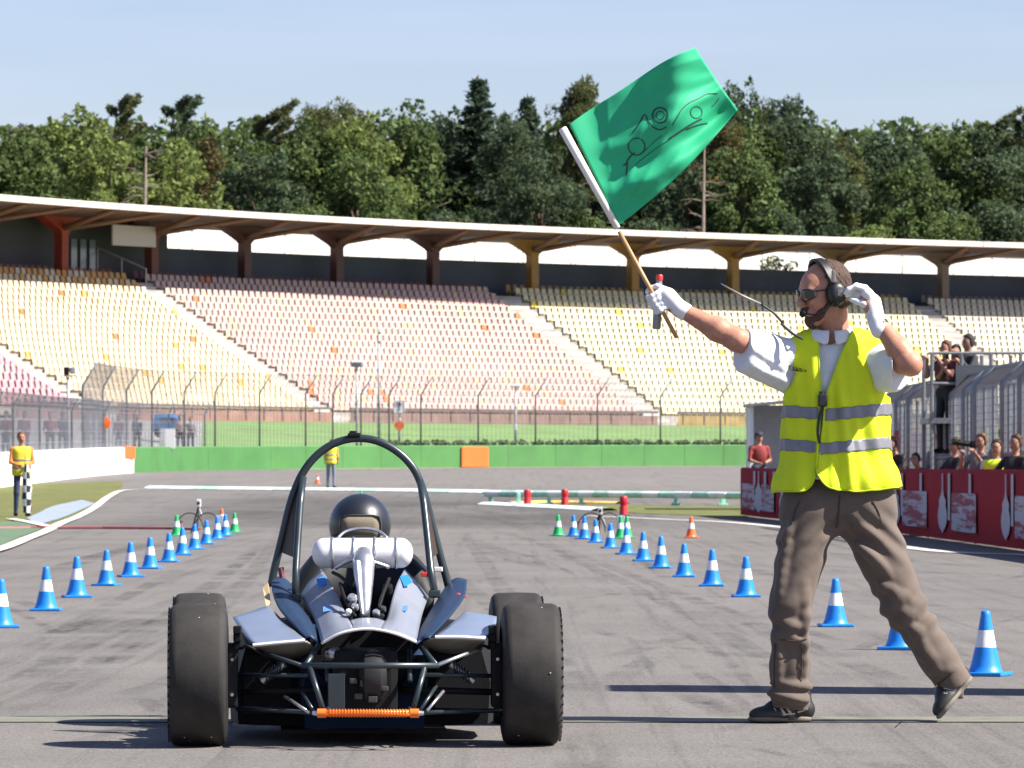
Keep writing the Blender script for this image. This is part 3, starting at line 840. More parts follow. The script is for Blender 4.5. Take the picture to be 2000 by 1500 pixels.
def proto(kind, seed):
    rg = np.random.default_rng(seed); P = []; N = []; wood = MB(); H = 28.0
    if kind == 'leafy':
        wood.tube([(0, 0, -1), (0.1, 0, 6), (-0.1, 0.2, 14), (0.1, 0, 23)], [0.45, 0.36, 0.24, 0.06], 7)
        for i in range(46):
            t = rg.uniform(0, 1); z = 8 + 19 * t; R = 5.4 * math.sin(math.pi * min(0.97, 0.22 + 0.75 * t)) ** 0.7
            an = rg.uniform(0, 6.28); rr = R * math.sqrt(rg.uniform(0.15, 1))
            c = np.array([rr * math.cos(an), rr * math.sin(an), z + rg.uniform(-.5, .5)]); r = np.array([1, 1, 0.8]) * rg.uniform(1.0, 2.1)
            if i % 2 == 0: wood.tube([(0, 0, max(5, z - 3 - rr * 0.5)), tuple(c * 0.6 + np.array([0, 0, z - 1.2]) * 0.4 * np.array([0, 0, 1])), tuple(c)], [0.13, 0.08, 0.02], 4)
            p, u = clump(c, r, 230, rg); P.append(p); N.append(u)
        for i in range(26):                                  # sprigs breaking the outline
            an = rg.uniform(0, 6.28); t = rg.uniform(0.3, 1); z = 10 + 18.2 * t; R = 5.9 * math.sin(math.pi * min(0.98, 0.22 + 0.75 * t)) ** 0.7
            p, u = clump(np.array([R * math.cos(an), R * math.sin(an), z]), np.array([0.6, 0.6, 0.8]), 40, rg); P.append(p); N.append(u)
        lw, ll = 0.30, 0.44
    elif kind == 'spruce':
        wood.tube([(0, 0, -1), (0, 0, 14), (0, 0, 28)], [0.40, 0.26, 0.03], 7)
        z = 5.0
        while z < 27.8:
            t = (28 - z) / 23; R = 0.25 + 4.3 * t ** 0.85; nb = 9 if R > 1 else 6
            for k in range(nb):
                an = rg.uniform(0, 6.28); rl = R * rg.uniform(0.7, 1.12); n = int(8 + 26 * rl / 2)
                q = rg.uniform(0.12, 1, n); dz = -0.35 * q * rl + 0.30 * q ** 3 * rl
                wdt = 0.10 + 0.30 * (1 - q) * rl * 0.5
                lat = rg.normal(0, 1, n) * wdt
                x = q * rl * math.cos(an) - lat * math.sin(an); y = q * rl * math.sin(an) + lat * math.cos(an)
                P.append(np.stack([x, y, z + dz - np.abs(rg.normal(0, 0.12, n))], 1)); N.append(np.tile([math.cos(an) * .3, math.sin(an) * .3, 0.6], (n, 1)))
                if k % 2 == 0: wood.tube([(0, 0, z), (rl * .5 * math.cos(an), rl * .5 * math.sin(an), z - .15 * rl)], [0.05, 0.015], 3)
            z += 0.26 + 0.30 * t
        lw, ll = 0.16, 0.52
    elif kind == 'pine':
        lean = rg.uniform(-0.6, 1.6)
        tr = lambda z: np.array([lean * (z / 28) ** 3 * 1.5, 0.3 * math.sin(z / 5), z])
        wood.tube([tuple(tr(z)) for z in (-1, 5, 10, 15, 20, 24, 27.4)], [0.40, 0.34, 0.28, 0.22, 0.15, 0.09, 0.03], 7)
        for i in range(48):
            z = rg.uniform(9, 27.2); t = (28 - z) / 17; R = (0.6 + 3.9 * t ** 0.7) * rg.uniform(0.45, 1.1); an = rg.uniform(0, 6.28)
            o = tr(z); c = o + np.array([R * math.cos(an) + 0.35 * R * (lean > 0.3), R * math.sin(an), 0.35 * R * rg.uniform(0.2, 1.3)])
            wood.tube([tuple(o), tuple(o * 0.45 + c * 0.55 + np.array([0, 0, -0.15])), tuple(c)], [0.09, 0.05, 0.02], 4)
            r = np.array([1.0, 1.0, 0.75]) * rg.uniform(0.75, 1.5)
            p, u = clump(c, r, 120, rg); u = u * 0.5 + np.array([0.0, 0, 0.6]); P.append(p); N.append(u)
            for j in range(2):
                c2 = o * rg.uniform(0.2, 0.5) + 0
                c2 = o + (c - o) * rg.uniform(0.4, 0.85) + rg.normal(0, 0.5, 3); p, u = clump(c2, r * 0.65, 55, rg); P.append(p); N.append(u)
        p, u = clump(tr(27.2), np.array([0.55, 0.55, 0.8]), 70, rg); P.append(p); N.append(u)
        lw, ll = 0.13, 0.50
    elif kind == 'windswept':
        tr = lambda z: np.array([0.02 * max(0, z - 16) ** 1.7, 0, z])
        wood.tube([tuple(tr(z)) for z in (-1, 8, 14, 18, 22, 25, 27.5)], [0.40, 0.3, 0.24, 0.2, 0.14, 0.08, 0.03], 7)
        for i in range(30):
            z = rg.uniform(13, 27.3); R = (2.0 + 2.6 * ((28 - z) / 15) ** 0.6) * rg.uniform(0.55, 1.1); an = rg.normal(0.0, 0.5) if rg.uniform() < 0.78 else rg.uniform(0, 6.28)
            R *= 1.0 if abs(an) < 1.2 else 0.5
            o = tr(z); c = o + np.array([R * math.cos(an), R * math.sin(an), (0.62 - 0.25 * (28 - z) / 15) * R])
            wood.tube([tuple(o), tuple(c)], [0.08, 0.02], 4)
            for q in np.linspace(0.35, 1.05, 5):
                p, u = clump(o + (c - o) * q, np.array([0.55, 0.5, 0.36]) * (1.15 - .5 * q), 46, rg); P.append(p); N.append(u * .4 + np.array([.4, 0, .4]))
        lw, ll = 0.13, 0.52
    elif kind == 'shrub':
        wood.tube([(0, 0, -1), (0.1, 0, 5), (0, 0.1, 13)], [0.25, 0.2, 0.08], 6)
        for i in range(42):
            t = rg.uniform(0, 1); z = 3 + 20 * t; R = 4.6 * math.sin(math.pi * min(0.96, 0.3 + 0.66 * t)) ** 0.8; an = rg.uniform(0, 6.28); rr = R * math.sqrt(rg.uniform(.2, 1))
            p, u = clump(np.array([rr * math.cos(an), rr * math.sin(an), z]), np.array([1, 1, 0.9]) * rg.uniform(0.9, 1.8), 210, rg); P.append(p); N.append(u)
        lw, ll = 0.26, 0.40
    P = np.concatenate(P); N = np.concatenate(N)
    return P, N, lw, ll, wood

PROTO = {}
for kind, nvar in (('leafy', 3), ('spruce', 2), ('pine', 3), ('windswept', 2), ('shrub', 2)):
    for k in range(nvar):
        P, N, lw, ll, wood = proto(kind, 100 + 17 * k + len(kind))
        wm = bpy.data.meshes.new('trunk'); wm.from_pydata(wood.v, [], wood.f); wm.materials.append(BARK); wm.polygons.foreach_set('use_smooth', [True] * len(wood.f))
        PROTO[(kind, k)] = (P, N, lw, ll, wm, {})
def tree(px, top, kind, leaf, width, back, label, k=0, bark=None, group='trees behind the grandstand', yaw=None):
    s = s_for(min(max(px, -100), 2100), 0); D = st(s, 0, 0).y * 1.0 + back; x = (px - 1000) * D / F
    z0 = 2.0; zt = CH + (HZ - top) * D / F; sc = (zt - z0) / 28.0
    var = [q for q in PROTO if q[0] == kind]; P, N, lw, ll, wm, cache = PROTO[var[k % len(var)]]
    if leaf not in cache: cache[leaf] = leaves_mesh('crown', P, N, lw, ll, LEAF[leaf], 5)
    t = bpy.data.objects.new({'leafy': 'leafy_tree', 'spruce': 'spruce_tree', 'pine': 'pine_tree', 'windswept': 'pine_tree', 'shrub': 'leafy_tree'}[kind], None)
    C.objects.link(t); t.location = (x, D, z0); t.rotation_euler = (0, 0, yaw if yaw is not None else (random.uniform(0, 6.28) if kind != 'windswept' else random.uniform(-0.25, 0.25)))
    t.scale = (sc * width, sc * width, sc)
    tag(t, label, 'tree', group)
    for nm, me in (('trunk', wm), ('crown', cache[leaf])):
        o = bpy.data.objects.new(nm, me); C.objects.link(o); o.parent = t
    return t
TREES = [
 (-40, 250, 'leafy', 'mid', 1.1, 60, 'dark leafy tree cut by the left picture edge, above the stand roof'),
 (62, 242, 'pine', 'pine', 1.0, 78, 'pine at the far left behind the pale leafy crown'),
 (140, 222, 'leafy', 'light', 1.15, 66, 'broad pale green leafy tree left of the first windswept pine'),
 (205, 196, 'windswept', 'pine', 0.8, 85, 'windswept pine top, leftmost of those with tufts blown right'),
 (255, 246, 'shrub', 'mid', 1.1, 70, 'rounded leafy tree in the dip between the two left windswept pines'),
 (312, 198, 'windswept', 'dark', 0.95, 85, 'windswept pine top, second from the left'),
 (375, 236, 'leafy', 'mid', 0.85, 72, 'round dark leafy tree right of the second windswept pine'),
 (425, 262, 'pine', 'rust', 0.8, 60, 'rusty tinged pine left of the notch in the skyline'),
 (492, 210, 'windswept', 'pine', 1.0, 85, 'windswept pine top just left of the lowest notch in the skyline'),
 (545, 290, 'leafy', 'dark', 0.9, 95, 'dark tree filling the lowest notch in the left skyline'),
 (592, 202, 'pine', 'pine', 0.75, 84, 'slim pine just right of the lowest notch in the skyline'),
 (650, 214, 'pine', 'pine', 0.9, 80, 'pine between the slim pine and the round topped pine'),
 (722, 200, 'pine', 'pine', 0.85, 84, 'round topped pine standing midway between notch and tall spruce'),
 (790, 214, 'leafy', 'mid', 1.0, 72, 'leafy tree right of the round topped pine'),
 (858, 226, 'leafy', 'dark', 0.9, 76, 'dark leafy tree directly left of the tall spruce'),
 (934, 146, 'spruce', 'spruce', 1.45, 70, 'tallest spruce, its pointed top standing clear above the forest'),
 (985, 214, 'spruce', 'spruce', 1.15, 82, 'shorter spruce leaning close on the right of the tallest one'),
 (1030, 182, 'spruce', 'spruce', 1.2, 70, 'pointed spruce halfway between the tallest spruce and the flag'),
 (1095, 158, 'pine', 'pine', 0.7, 78, 'pine behind the upper end of the flag pole'),
 (1150, 146, 'pine', 'pine', 0.75, 80, 'pine whose dark top shows just left above the flag'),
 (1225, 215, 'leafy', 'dark', 1.0, 78, 'dark tree hidden mostly behind the green flag'),
 (1310, 225, 'pine', 'dark', 1.0, 78, 'dark pine behind the fly end of the flag'),
 (1375, 235, 'pine', 'rust', 0.95, 62, 'brownish pine below the loose corner of the flag'),
 (1442, 168, 'leafy', 'dark', 0.62, 84, 'tree with a thin grey crown touching the flag corner'),
 (1510, 196, 'pine', 'pine', 0.62, 80, 'slim pine between the flag and the dense round pine'),
 (1578, 182, 'pine', 'dark', 1.0, 70, 'dense round dark pine above the flag waver'),
 (1652, 248, 'spruce', 'spruce', 0.8, 76, 'small pointed spruce right of the dense round pine'),
 (1700, 284, 'leafy', 'mid', 0.95, 84, 'low tree in the right hand notch of the skyline'),
 (1745, 252, 'pine', 'dark', 0.9, 74, 'dark pine right of the right hand notch'),
 (1792, 244, 'spruce', 'dark', 0.8, 80, 'narrow pointed tree, first of the four at the right'),
 (1832, 240, 'spruce', 'spruce', 0.7, 86, 'narrow pointed tree, second of the four at the right'),
 (1868, 238, 'spruce', 'dark', 0.7, 78, 'narrow pointed tree, third of the four at the right'),
 (1918, 224, 'windswept', 'pine', 0.95, 82, 'windswept pine near the right picture edge, left one of two'),
 (1968, 222, 'windswept', 'dark', 0.9, 78, 'windswept pine near the right picture edge, right one of two'),
 (2030, 255, 'leafy', 'dark', 1.1, 68, 'dark tree cut by the right picture edge'),
 (30, 262, 'leafy', 'mid', 1.1, 58, 'leafy tree in the second line right of the left picture edge'),
 (470, 262, 'leafy', 'mid', 0.9, 66, 'leafy tree under the windswept pine beside the notch'),
 (620, 246, 'leafy', 'mid', 1.0, 66, 'leafy tree under the slim pine right of the notch'),
 (690, 236, 'leafy', 'light', 1.0, 64, 'pale leafy tree left of the round topped pine'),
 (1000, 236, 'pine', 'dark', 1.1, 62, 'dark pine between the tallest spruce and the flag pole'),
 (1475, 232, 'leafy', 'mid', 1.0, 62, 'leafy tree right below the flag corner'),
 (1545, 228, 'leafy', 'dark', 1.0, 62, 'dark leafy tree behind the dense round pine'),
 (1640, 262, 'pine', 'pine', 1.1, 60, 'olive pine under the small pointed spruce'),
 (1770, 262, 'leafy', 'dark', 1.0, 60, 'dark leafy tree under the narrow pointed trees'),
 (1850, 256, 'leafy', 'mid', 1.0, 62, 'leafy tree under the third narrow pointed tree'),
 (1940, 250, 'leafy', 'dark', 1.1, 60, 'dark leafy tree under the two right windswept pines'),
 # nearer, lower trees just behind the stand
 (20, 322, 'shrub', 'rust', 1.1, 42, 'low brownish green tree just above the roof at the left corner'),
 (110, 300, 'shrub', 'mid', 1.1, 44, 'low mid green tree above the roof left of the dead trunk'),
 (210, 285, 'leafy', 'light', 1.05, 42, 'low pale leafy tree left of the bare pale trunk'),
 (335, 285, 'leafy', 'light', 1.05, 42, 'low pale leafy tree right of the bare pale trunk'),
 (430, 330, 'shrub', 'dark', 1.0, 40, 'low dark bushy tree above the third roof column'),
 (510, 300, 'leafy', 'dark', 1.1, 46, 'dark leafy tree filling the forest below the lowest notch'),
 (600, 315, 'shrub', 'mid', 1.2, 42, 'low green tree above the roof right of the lowest notch'),
 (700, 305, 'leafy', 'mid', 1.1, 42, 'broad green tree above the roof below the round topped pine'),
 (790, 345, 'shrub', 'light', 1.0, 38, 'low light green bush tree left of the tall spruce foot'),
 (880, 330, 'shrub', 'dark', 1.1, 42, 'dark bushy tree at the left foot of the tall spruce'),
 (960, 360, 'shrub', 'light', 0.9, 38, 'light green bush tree in front of the tall spruce'),
 (1060, 310, 'leafy', 'dark', 1.0, 42, 'dark tree above the roof left of the flag pole'),
 (1150, 330, 'shrub', 'mid', 1.0, 40, 'green bushy tree behind the lower flag pole'),
 (1265, 350, 'shrub', 'dark', 1.0, 40, 'dark bushy tree below the middle of the flag'),
 (1340, 330, 'leafy', 'dark', 0.9, 50, 'shadowy tree left of the dead pine trunk'),
 (1440, 290, 'leafy', 'mid', 1.0, 46, 'green tree right of the dead pine trunk'),
 (1520, 320, 'shrub', 'dark', 1.0, 42, 'dark bushy tree above the roof left of the waver\'s head'),
 (1610, 310, 'leafy', 'dark', 1.0, 46, 'dark tree above the waver\'s head'),
 (1700, 358, 'shrub', 'light', 1.05, 38, 'light green round bush tree right of the waver\'s head'),
 (1780, 320, 'leafy', 'mid', 1.0, 48, 'green leafy tree behind the light bush on the right'),
 (1860, 335, 'shrub', 'mid', 1.1, 40, 'low green tree above the roof near the right edge'),
 (1960, 320, 'shrub', 'dark', 1.2, 42, 'dark bushy tree above the roof at the right corner'),
]
for i, t in enumerate(TREES): tree(*t, k=i)
def dead_trunk(px, top, bot, label):
    s = s_for(px, 0); D = st(s, 0, 0).y + 30; x = (px - 1000) * D / F; zt = CH + (HZ - top) * D / F
    t = thing('dead_tree', (x, D, 2), label, 'tree', 'trees behind the grandstand')
    g = MB(); g.tube([(x - 0.3, D, 1), (x, D, zt * 0.6), (x + 0.15, D, zt)], [0.26, 0.19, 0.06], 7); g.build('trunk', BARKP, t, smooth=True)
    g = MB()
    for i in range(26):
        z = random.uniform(zt * 0.55, zt * 0.98); an = random.uniform(0, 6.28); l = random.uniform(1.0, 3.2) * (1.15 - 0.6 * (z / zt))
        a = Vector((x, D, z)); b = a + Vector((math.cos(an) * l, math.sin(an) * l, random.uniform(-0.5, 0.5)))
        g.tube([a, (a + b) / 2 + Vector((0, 0, 0.12)), b], [0.06, 0.04, 0.012], 4)
        g.tube([(a + b) / 2, b + Vector((random.uniform(-.5, .5), 0, random.uniform(-.5, .4)))], [0.03, 0.008], 3)
    tag(g.build('bare_branches', BARKP, t), kind='stuff')
dead_trunk(1372, 285, 460, 'dead pine trunk with bare branches below the flag corner')
dead_trunk(281, 285, 400, 'thin pale dead trunk above the roof near the hanging board')
# dark wood far behind, closing gaps
rg = np.random.default_rng(3); Pm = []; Nm = []
for px in range(-150, 2160, 14):
    s = s_for(px, 0); D = st(s, 0, 0).y + 120 + rg.uniform(0, 12); x = (px - 1000) * D / F; zt = CH + (HZ - 268 - rg.uniform(-14, 26) + 22 * math.exp(-((px - 545) / 50) ** 2) * -1) * D / F
    for z in np.arange(zt - 9, zt, 2.2):
        p, u = clump(np.array([x + rg.uniform(-1, 1), D, z]), np.array([1.7, 1.2, 1.6]), 42, rg); Pm.append(p); Nm.append(u)
me = leaves_mesh('distant_wood', np.concatenate(Pm), np.concatenate(Nm), 0.55, 0.85, LEAF['mid'], 9)
o = bpy.data.objects.new('distant_wood', me); C.objects.link(o); tag(o, 'dark mass of forest closing the gaps behind the nearer trees', 'forest', kind='stuff')
# foliage seen below the roof, right of the yellow columns
t = thing('shrub', tuple(st(s_for(1510, 12), 12, 12.5)), 'small dark bush showing below the grandstand roof left of the waver\'s head', 'bush')
c = st(s_for(1510, 11.5, 15.5), 11.5, 15.3); Pm = []; Nm = []
for i in range(10):
    p, u = clump(np.array(c) + rg.normal(0, 1, 3) * np.array([0.9, 0.5, 0.35]), np.array([0.5, 0.4, 0.32]), 60, rg); Pm.append(p); Nm.append(u)
me = leaves_mesh('foliage', np.concatenate(Pm) - np.array(RM[t.name].translation), np.concatenate(Nm), 0.12, 0.25, LEAF['mid'], 2)
o = bpy.data.objects.new('foliage', me); C.objects.link(o); o.parent = t
g = MB(); g.tube([(c.x, c.y, 2), (c.x, c.y, c.z)], [0.15, 0.05], 6); g.build('stem', BARK, t)
# ================================================================== RACE CAR
CARX, CARY, CYAW = -0.545, 18.95, math.radians(2.6)
CAR = thing('formula_race_car', (CARX, CARY, 0), 'small open-wheel race car seen from behind on the start line', 'race car', rz=CYAW)
def K(px, py, yl):                       # pixel at a distance ahead of the rear axle -> point in the place
    return U(px, py, CARY + yl)
def CL(x, y, z):                         # car coordinates -> place
    return RM[CAR.name] @ Vector((x, y, z))
M_TYRE = mat('tyre_rubber', (0.026, 0.023, 0.021), 0.75, var=0.35, scale=9, bump=0.04, bscale=90, spec=0.3, wear=((0.050, 0.044, 0.040), 0.6, 6))
M_TYREW = mat('tyre_sidewall', (0.016, 0.016, 0.017), 0.6, var=0.2, spec=0.4)
M_RIM = mat('rim_metal', (0.10, 0.10, 0.105), 0.4, 0.7)
M_TUBE = mat('frame_tube', (0.030, 0.042, 0.048), 0.32, 0.25, var=0.15, spec=0.6)
M_BLK = mat('black_parts', (0.008, 0.008, 0.009), 0.6, var=0.3, spec=0.2)
M_CARB = mat('carbon_dark', (0.010, 0.010, 0.012), 0.55, spec=0.25)
M_SIL = mat('bare_aluminium', (0.55, 0.55, 0.57), 0.33, 0.85, var=0.12, scale=20)
M_LAC = mat('silver_blue_lacquer', (0.22, 0.235, 0.28), 0.45, 0.2, var=0.08, scale=5, coat=0.2, spec=0.5)
M_FEND = mat('pale_blue_lacquer', (0.215, 0.255, 0.335), 0.33, 0.25, var=0.08, scale=5, coat=0.5)
M_NAVY = mat('navy_lacquer', (0.016, 0.032, 0.068), 0.42, 0.0, var=0.1, spec=0.22)
M_TRIM = mat('white_trim', (0.70, 0.68, 0.68), 0.4)
M_PLEN = mat('white_cast_plenum', (0.72, 0.71, 0.71), 0.42, 0.15, var=0.08, scale=12)
M_STK = mat('blue_sticker', (0.02, 0.20, 0.62), 0.5)
M_UNDER = mat('grey_underside', (0.19, 0.175, 0.15), 0.6, var=0.2)
M_ORB = mat('orange_anodised', (0.82, 0.19, 0.02), 0.4, 0.15, var=0.12, scale=30)
M_RED = mat('red_plastic', (0.55, 0.03, 0.02), 0.4)

# wheels: rim (part) with slick tyre and hub below it
def wheel(cx, cy, R, W, rear):
    ax = Matrix.Translation(CL(cx, cy, R)) @ Matrix.Rotation(CYAW, 4, 'Z') @ Matrix.Rotation(math.radians(90), 4, 'Y')
    g = MB(); ri = 0.165
    g.lathe([(ri, -W * .42), (ri + .012, -W * .44), (ri + .008, -W * .36), (ri - .02, -W * .3), (ri - .03, 0), (ri - .02, W * .3), (ri + .008, W * .36), (ri + .012, W * .44), (ri, W * .42)], 32, M=ax)
    for k in range(8):
        a = k * math.pi / 4; p0 = ax @ Vector((0.03 * math.cos(a), 0.03 * math.sin(a), W * .12 * (1 if cx > 0 else -1))); p1 = ax @ Vector((0.15 * math.cos(a), 0.15 * math.sin(a), W * .30 * (1 if cx > 0 else -1)))
        g.tube([p0, p1], [0.016, 0.012], 6)
    rim = g.build('wheel_rim', M_RIM, CAR, smooth=True, angle=40)
    prof = []; h = W / 2; r0 = ri + 0.01
    side = [(r0, -h * .80), (r0 + .025, -h * .93), (R - .085, -h * 1.0), (R - .045, -h * .985), (R - .018, -h * .93), (R - .005, -h * .83), (R, -h * .68)]
    prof = side + [(R + .002, 0)] + [(r, -z) for r, z in reversed(side)]
    g = MB(); n = 72
    g.lathe(prof, n, M=ax, mis=[1, 1, 1, 1, 0, 0, 0, 0, 0, 0, 1, 1, 1, 1])
    ty = g.build('tyre', [M_TYRE, M_TYREW], rim, smooth=True)
    # contact patch flattening is tiny; moulded ribs on the outer shoulder
    g = MB(); sg = 1 if cx > 0 else -1
    for k in range(44):
        a = 2 * math.pi * k / 44; rr = R - 0.030
        Mx = ax @ Matrix.Rotation(a, 4, 'Z') @ Matrix.Translation((rr, 0, sg * h * 0.965)); g.box((0, 0, 0), (0.035, 0.007, 0.005)); 
        for i in range(len(g.v) - 8, len(g.v)): g.v[i] = tuple(Mx @ Vector(g.v[i]))
    tag(g.build('shoulder_ribs', M_TYREW, rim), kind='stuff')
    g = MB(); rr = random.Random(int(cx * 100) + 7)
    for k in range(9):                       # bits of picked-up rubber and grit on the tread
        a = rr.uniform(0, 6.28); zz = rr.uniform(-h * .6, h * .6); s_ = rr.uniform(.002, .0045)
        Mx = ax @ Matrix.Rotation(a, 4, 'Z') @ Matrix.Translation((R + .001, 0, zz)); i0 = len(g.v); g.box((0, 0, 0), (s_, s_ * 1.5, s_ * 1.5), bev=s_ * .3)
        for i in range(i0, len(g.v)): g.v[i] = tuple(Mx @ Vector(g.v[i]))
    tag(g.build('grit', mat('grit', (0.35, 0.32, 0.28), 0.9), rim), kind='stuff')
    g = MB(); g.lathe([(0.0, -W * .5), (0.05, -W * .5), (0.06, -W * .1), (0.06, W * .3), (0.025, W * .34), (0, W * .34)], 16, M=ax); 
    g.build('hub', M_BLK, rim, smooth=True, angle=35)
    ins = -1 if cx > 0 else 1
    g = MB(); g.lathe([(0.055, 0.0), (0.112, 0.0), (0.112, 0.008), (0.055, 0.008)], 28, M=ax @ Matrix.Translation((0, 0, ins * W * .30))); g.build('brake_disc', M_SIL, rim)
TR = 0.615
wheel(-TR, 0.0, 0.262, 0.222, True); wheel(TR, 0.0, 0.262, 0.222, True)
wheel(-TR - 0.02, 1.60, 0.262, 0.215, False); wheel(TR + 0.02, 1.60, 0.262, 0.215, False)

def loft(name, rows, m, thick=0.006, parent=CAR, subd=2, smooth=True):
    rr_ = [spline(r, 5) for r in rows]; cc_ = [spline([r[j] for r in rr_], 5) for j in range(len(rr_[0]))]
    g = MB(); g.grid([[cc_[j][i] for j in range(len(cc_))] for i in range(len(cc_[0]))]); return g.build(name, m, parent, smooth=smooth, solid=thick)
# engine cover: two shoulders joined by a bowed tail, open in the middle
cover = loft('engine_cover', [
    [K(588, 1163, .62), K(604, 1138, .66), K(628, 1112, .70)],
    [K(600, 1185, .45), K(622, 1158, .48), K(645, 1138, .50)],
    [K(612, 1205, .28), K(640, 1180, .30), K(662, 1170, .32)],
    [K(620, 1225, .10), K(650, 1204, .12), K(677, 1205, .14)],
    [K(625, 1243, -.06), K(655, 1222, -.06), K(684, 1216, -.02)],
    [K(628, 1255, -.16), K(660, 1238, -.17), K(690, 1229, -.17)]], M_LAC)
loft('engine_cover', [
    [K(790, 1112, .70), K(815, 1140, .66), K(836, 1167, .62)],
    [K(776, 1138, .50), K(800, 1160, .48), K(828, 1188, .45)],
    [K(766, 1170, .32), K(788, 1180, .30), K(822, 1208, .28)],
    [K(757, 1206, .14), K(782, 1204, .12), K(818, 1228, .10)],
    [K(750, 1217, -.02), K(778, 1222, -.06), K(815, 1243, -.06)],
    [K(744, 1229, -.17), K(776, 1237, -.17), K(813, 1252, -.16)]], M_LAC)
loft('tail_bow', [[K(684, 1213, .02), K(700, 1209, .03), K(717, 1208, .03), K(735, 1209, .03), K(751, 1214, .02)],
                  [K(688, 1222, -.09), K(702, 1218, -.09), K(717, 1217, -.09), K(732, 1218, -.09), K(747, 1223, -.09)],
                  [K(690, 1230, -.172), K(703, 1228, -.172), K(717, 1227, -.172), K(731, 1228, -.172), K(744, 1230, -.172)]], M_LAC)
g = MB(); g.tube(spline([K(628, 1257, -.165), K(660, 1239, -.178), K(690, 1231, -.18), K(717, 1228.5, -.18), K(744, 1231, -.18), K(776, 1239, -.178), K(813, 1254, -.165)], 6), 0.0055, 8); g.build('tail_trim', M_TRIM, CAR, smooth=True)
for a in ([(618, 1131), (634, 1124), (640, 1139), (622, 1148)], [(781, 1126), (796, 1122), (806, 1137), (790, 1146)]):
    g = MB(); n = 5
    P = [K(x, y, .56) for x, y in a]
    # lay the sticker on the cover: same slope, 4 mm proud
    P = [K(x, y, .62 - (y - 1122) / 26 * .12 - .035) for x, y in a]
    g.grid([[P[0], P[1]], [P[3], P[2]]]); g.build('sticker', M_STK, CAR, solid=0.0008)
for x, y, wd in ((640, 1190, 9), (787, 1190, 9), (650, 1218, 6), (784, 1218, 6)):   # faint pale-blue lettering blots
    g = MB(); yl = .40 - (y - 1165) / 60 * .36 - .01
    g.grid([[K(x - wd, y - 5, yl + .02), K(x + wd, y - 8, yl + .02)], [K(x - wd, y + 5, yl - .05), K(x + wd, y + 2, yl - .05)]]); g.build('printed_mark', mat('mark_blue', (0.10, 0.24, 0.50), 0.5), CAR, solid=0.0008)
# navy side pods
for sgn in (0, 1):
    L_ = [[(529, 1132, .80), (548, 1128, .84), (566, 1140, .80), (580, 1164, .66)],
          [(533, 1160, .55), (556, 1158, .58), (578, 1172, .55), (592, 1190, .46)],
          [(545, 1188, .30), (568, 1186, .32), (592, 1200, .30), (606, 1214, .24)],
          [(568, 1215, .10), (588, 1214, .11), (604, 1224, .10), (616, 1234, .06)],
          [(596, 1245, -.08), (606, 1244, -.08), (614, 1250, -.08), (622, 1256, -.10)]]
    if sgn: L_ = [[(2 * 717.5 - x + (6 if y < 1170 else 0), y + 2, d) for x, y, d in reversed(r)] for r in L_]
    loft('side_pod', [[K(*p) for p in r] for r in L_], M_NAVY, 0.008)
# rear fenders: pale deck, bright lip, grey underside
FL = [[(455, 1207, .34), (490, 1196, .37), (524, 1184, .40)], [(468, 1226, .16), (512, 1216, .18), (552, 1212, .20)], [(482, 1246, .00), (530, 1240, .00), (578, 1236, .00)], [(494, 1259, -.10), (545, 1254, -.10), (596, 1250, -.10)]]
FR = [[(907, 1197, .40), (938, 1200, .37), (970, 1206, .34)], [(888, 1214, .20), (926, 1214, .18), (968, 1222, .16)], [(868, 1230, .02), (912, 1232, .00), (958, 1238, .02)], [(850, 1243, -.10), (900, 1243, -.10), (948, 1246, -.10)]]
for L_ in (FL, FR):
    f = loft('rear_fender', [[K(*p) for p in r] for r in L_], M_FEND, 0.008)
    g = MB(); g.tube(spline([K(x, y + 1.5, d - .004) for x, y, d in L_[-1]], 5), 0.0065, 8); g.build('lip', M_TRIM, f)
for L_ in ([[(494, 1262, -.10), (545, 1257, -.10), (600, 1253, -.10)], [(512, 1272, .02), (560, 1276, .0), (612, 1264, -.02)], [(560, 1284, .25), (580, 1286, .25), (606, 1280, .25)]],
           [[(850, 1246, -.10), (900, 1246, -.10), (948, 1250, -.10)], [(826, 1254, -.02), (880, 1266, .0), (940, 1262, .02)], [(846, 1268, .25), (880, 1276, .25), (910, 1270, .25)]]):
    loft('fender_underside', [[K(*p) for p in r] for r in L_], M_UNDER, 0.006)
# tub, nose and floor
g = MB(); rows = []
for y, hw, zt, zb in ((.05, .22, .33, .06), (.55, .25, .45, .06), (.80, .30, .56, .06), (1.15, .29, .54, .07), (1.5, .22, .50, .09), (1.9, .16, .42, .13), (2.25, .09, .30, .17)):
    rows.append([CL(x * hw, y, z) for x, z in ((-1, zb), (1, zb), (1.05, (zb + zt) / 2), (.92, zt - .02), (.55, zt + (.0 if y > 1.2 else -.14)), (-.55, zt + (.0 if y > 1.2 else -.14)), (-.92, zt - .02), (-1.05, (zb + zt) / 2))])
g.grid(rows, closed=True); n = 8; g.f.append(tuple(range(n))); g.m.append(0); g.f.append(tuple(range(6 * n + n - 1, 6 * n - 1, -1))); g.m.append(0)
g.build('monocoque', M_NAVY, CAR, smooth=True, subd=1)
g = MB(); g.box(CL(0, .95, .042), (0.62, 1.55, 0.012), R=Matrix.Rotation(CYAW, 3, 'Z')); g.build('floor_tray', M_CARB, CAR)
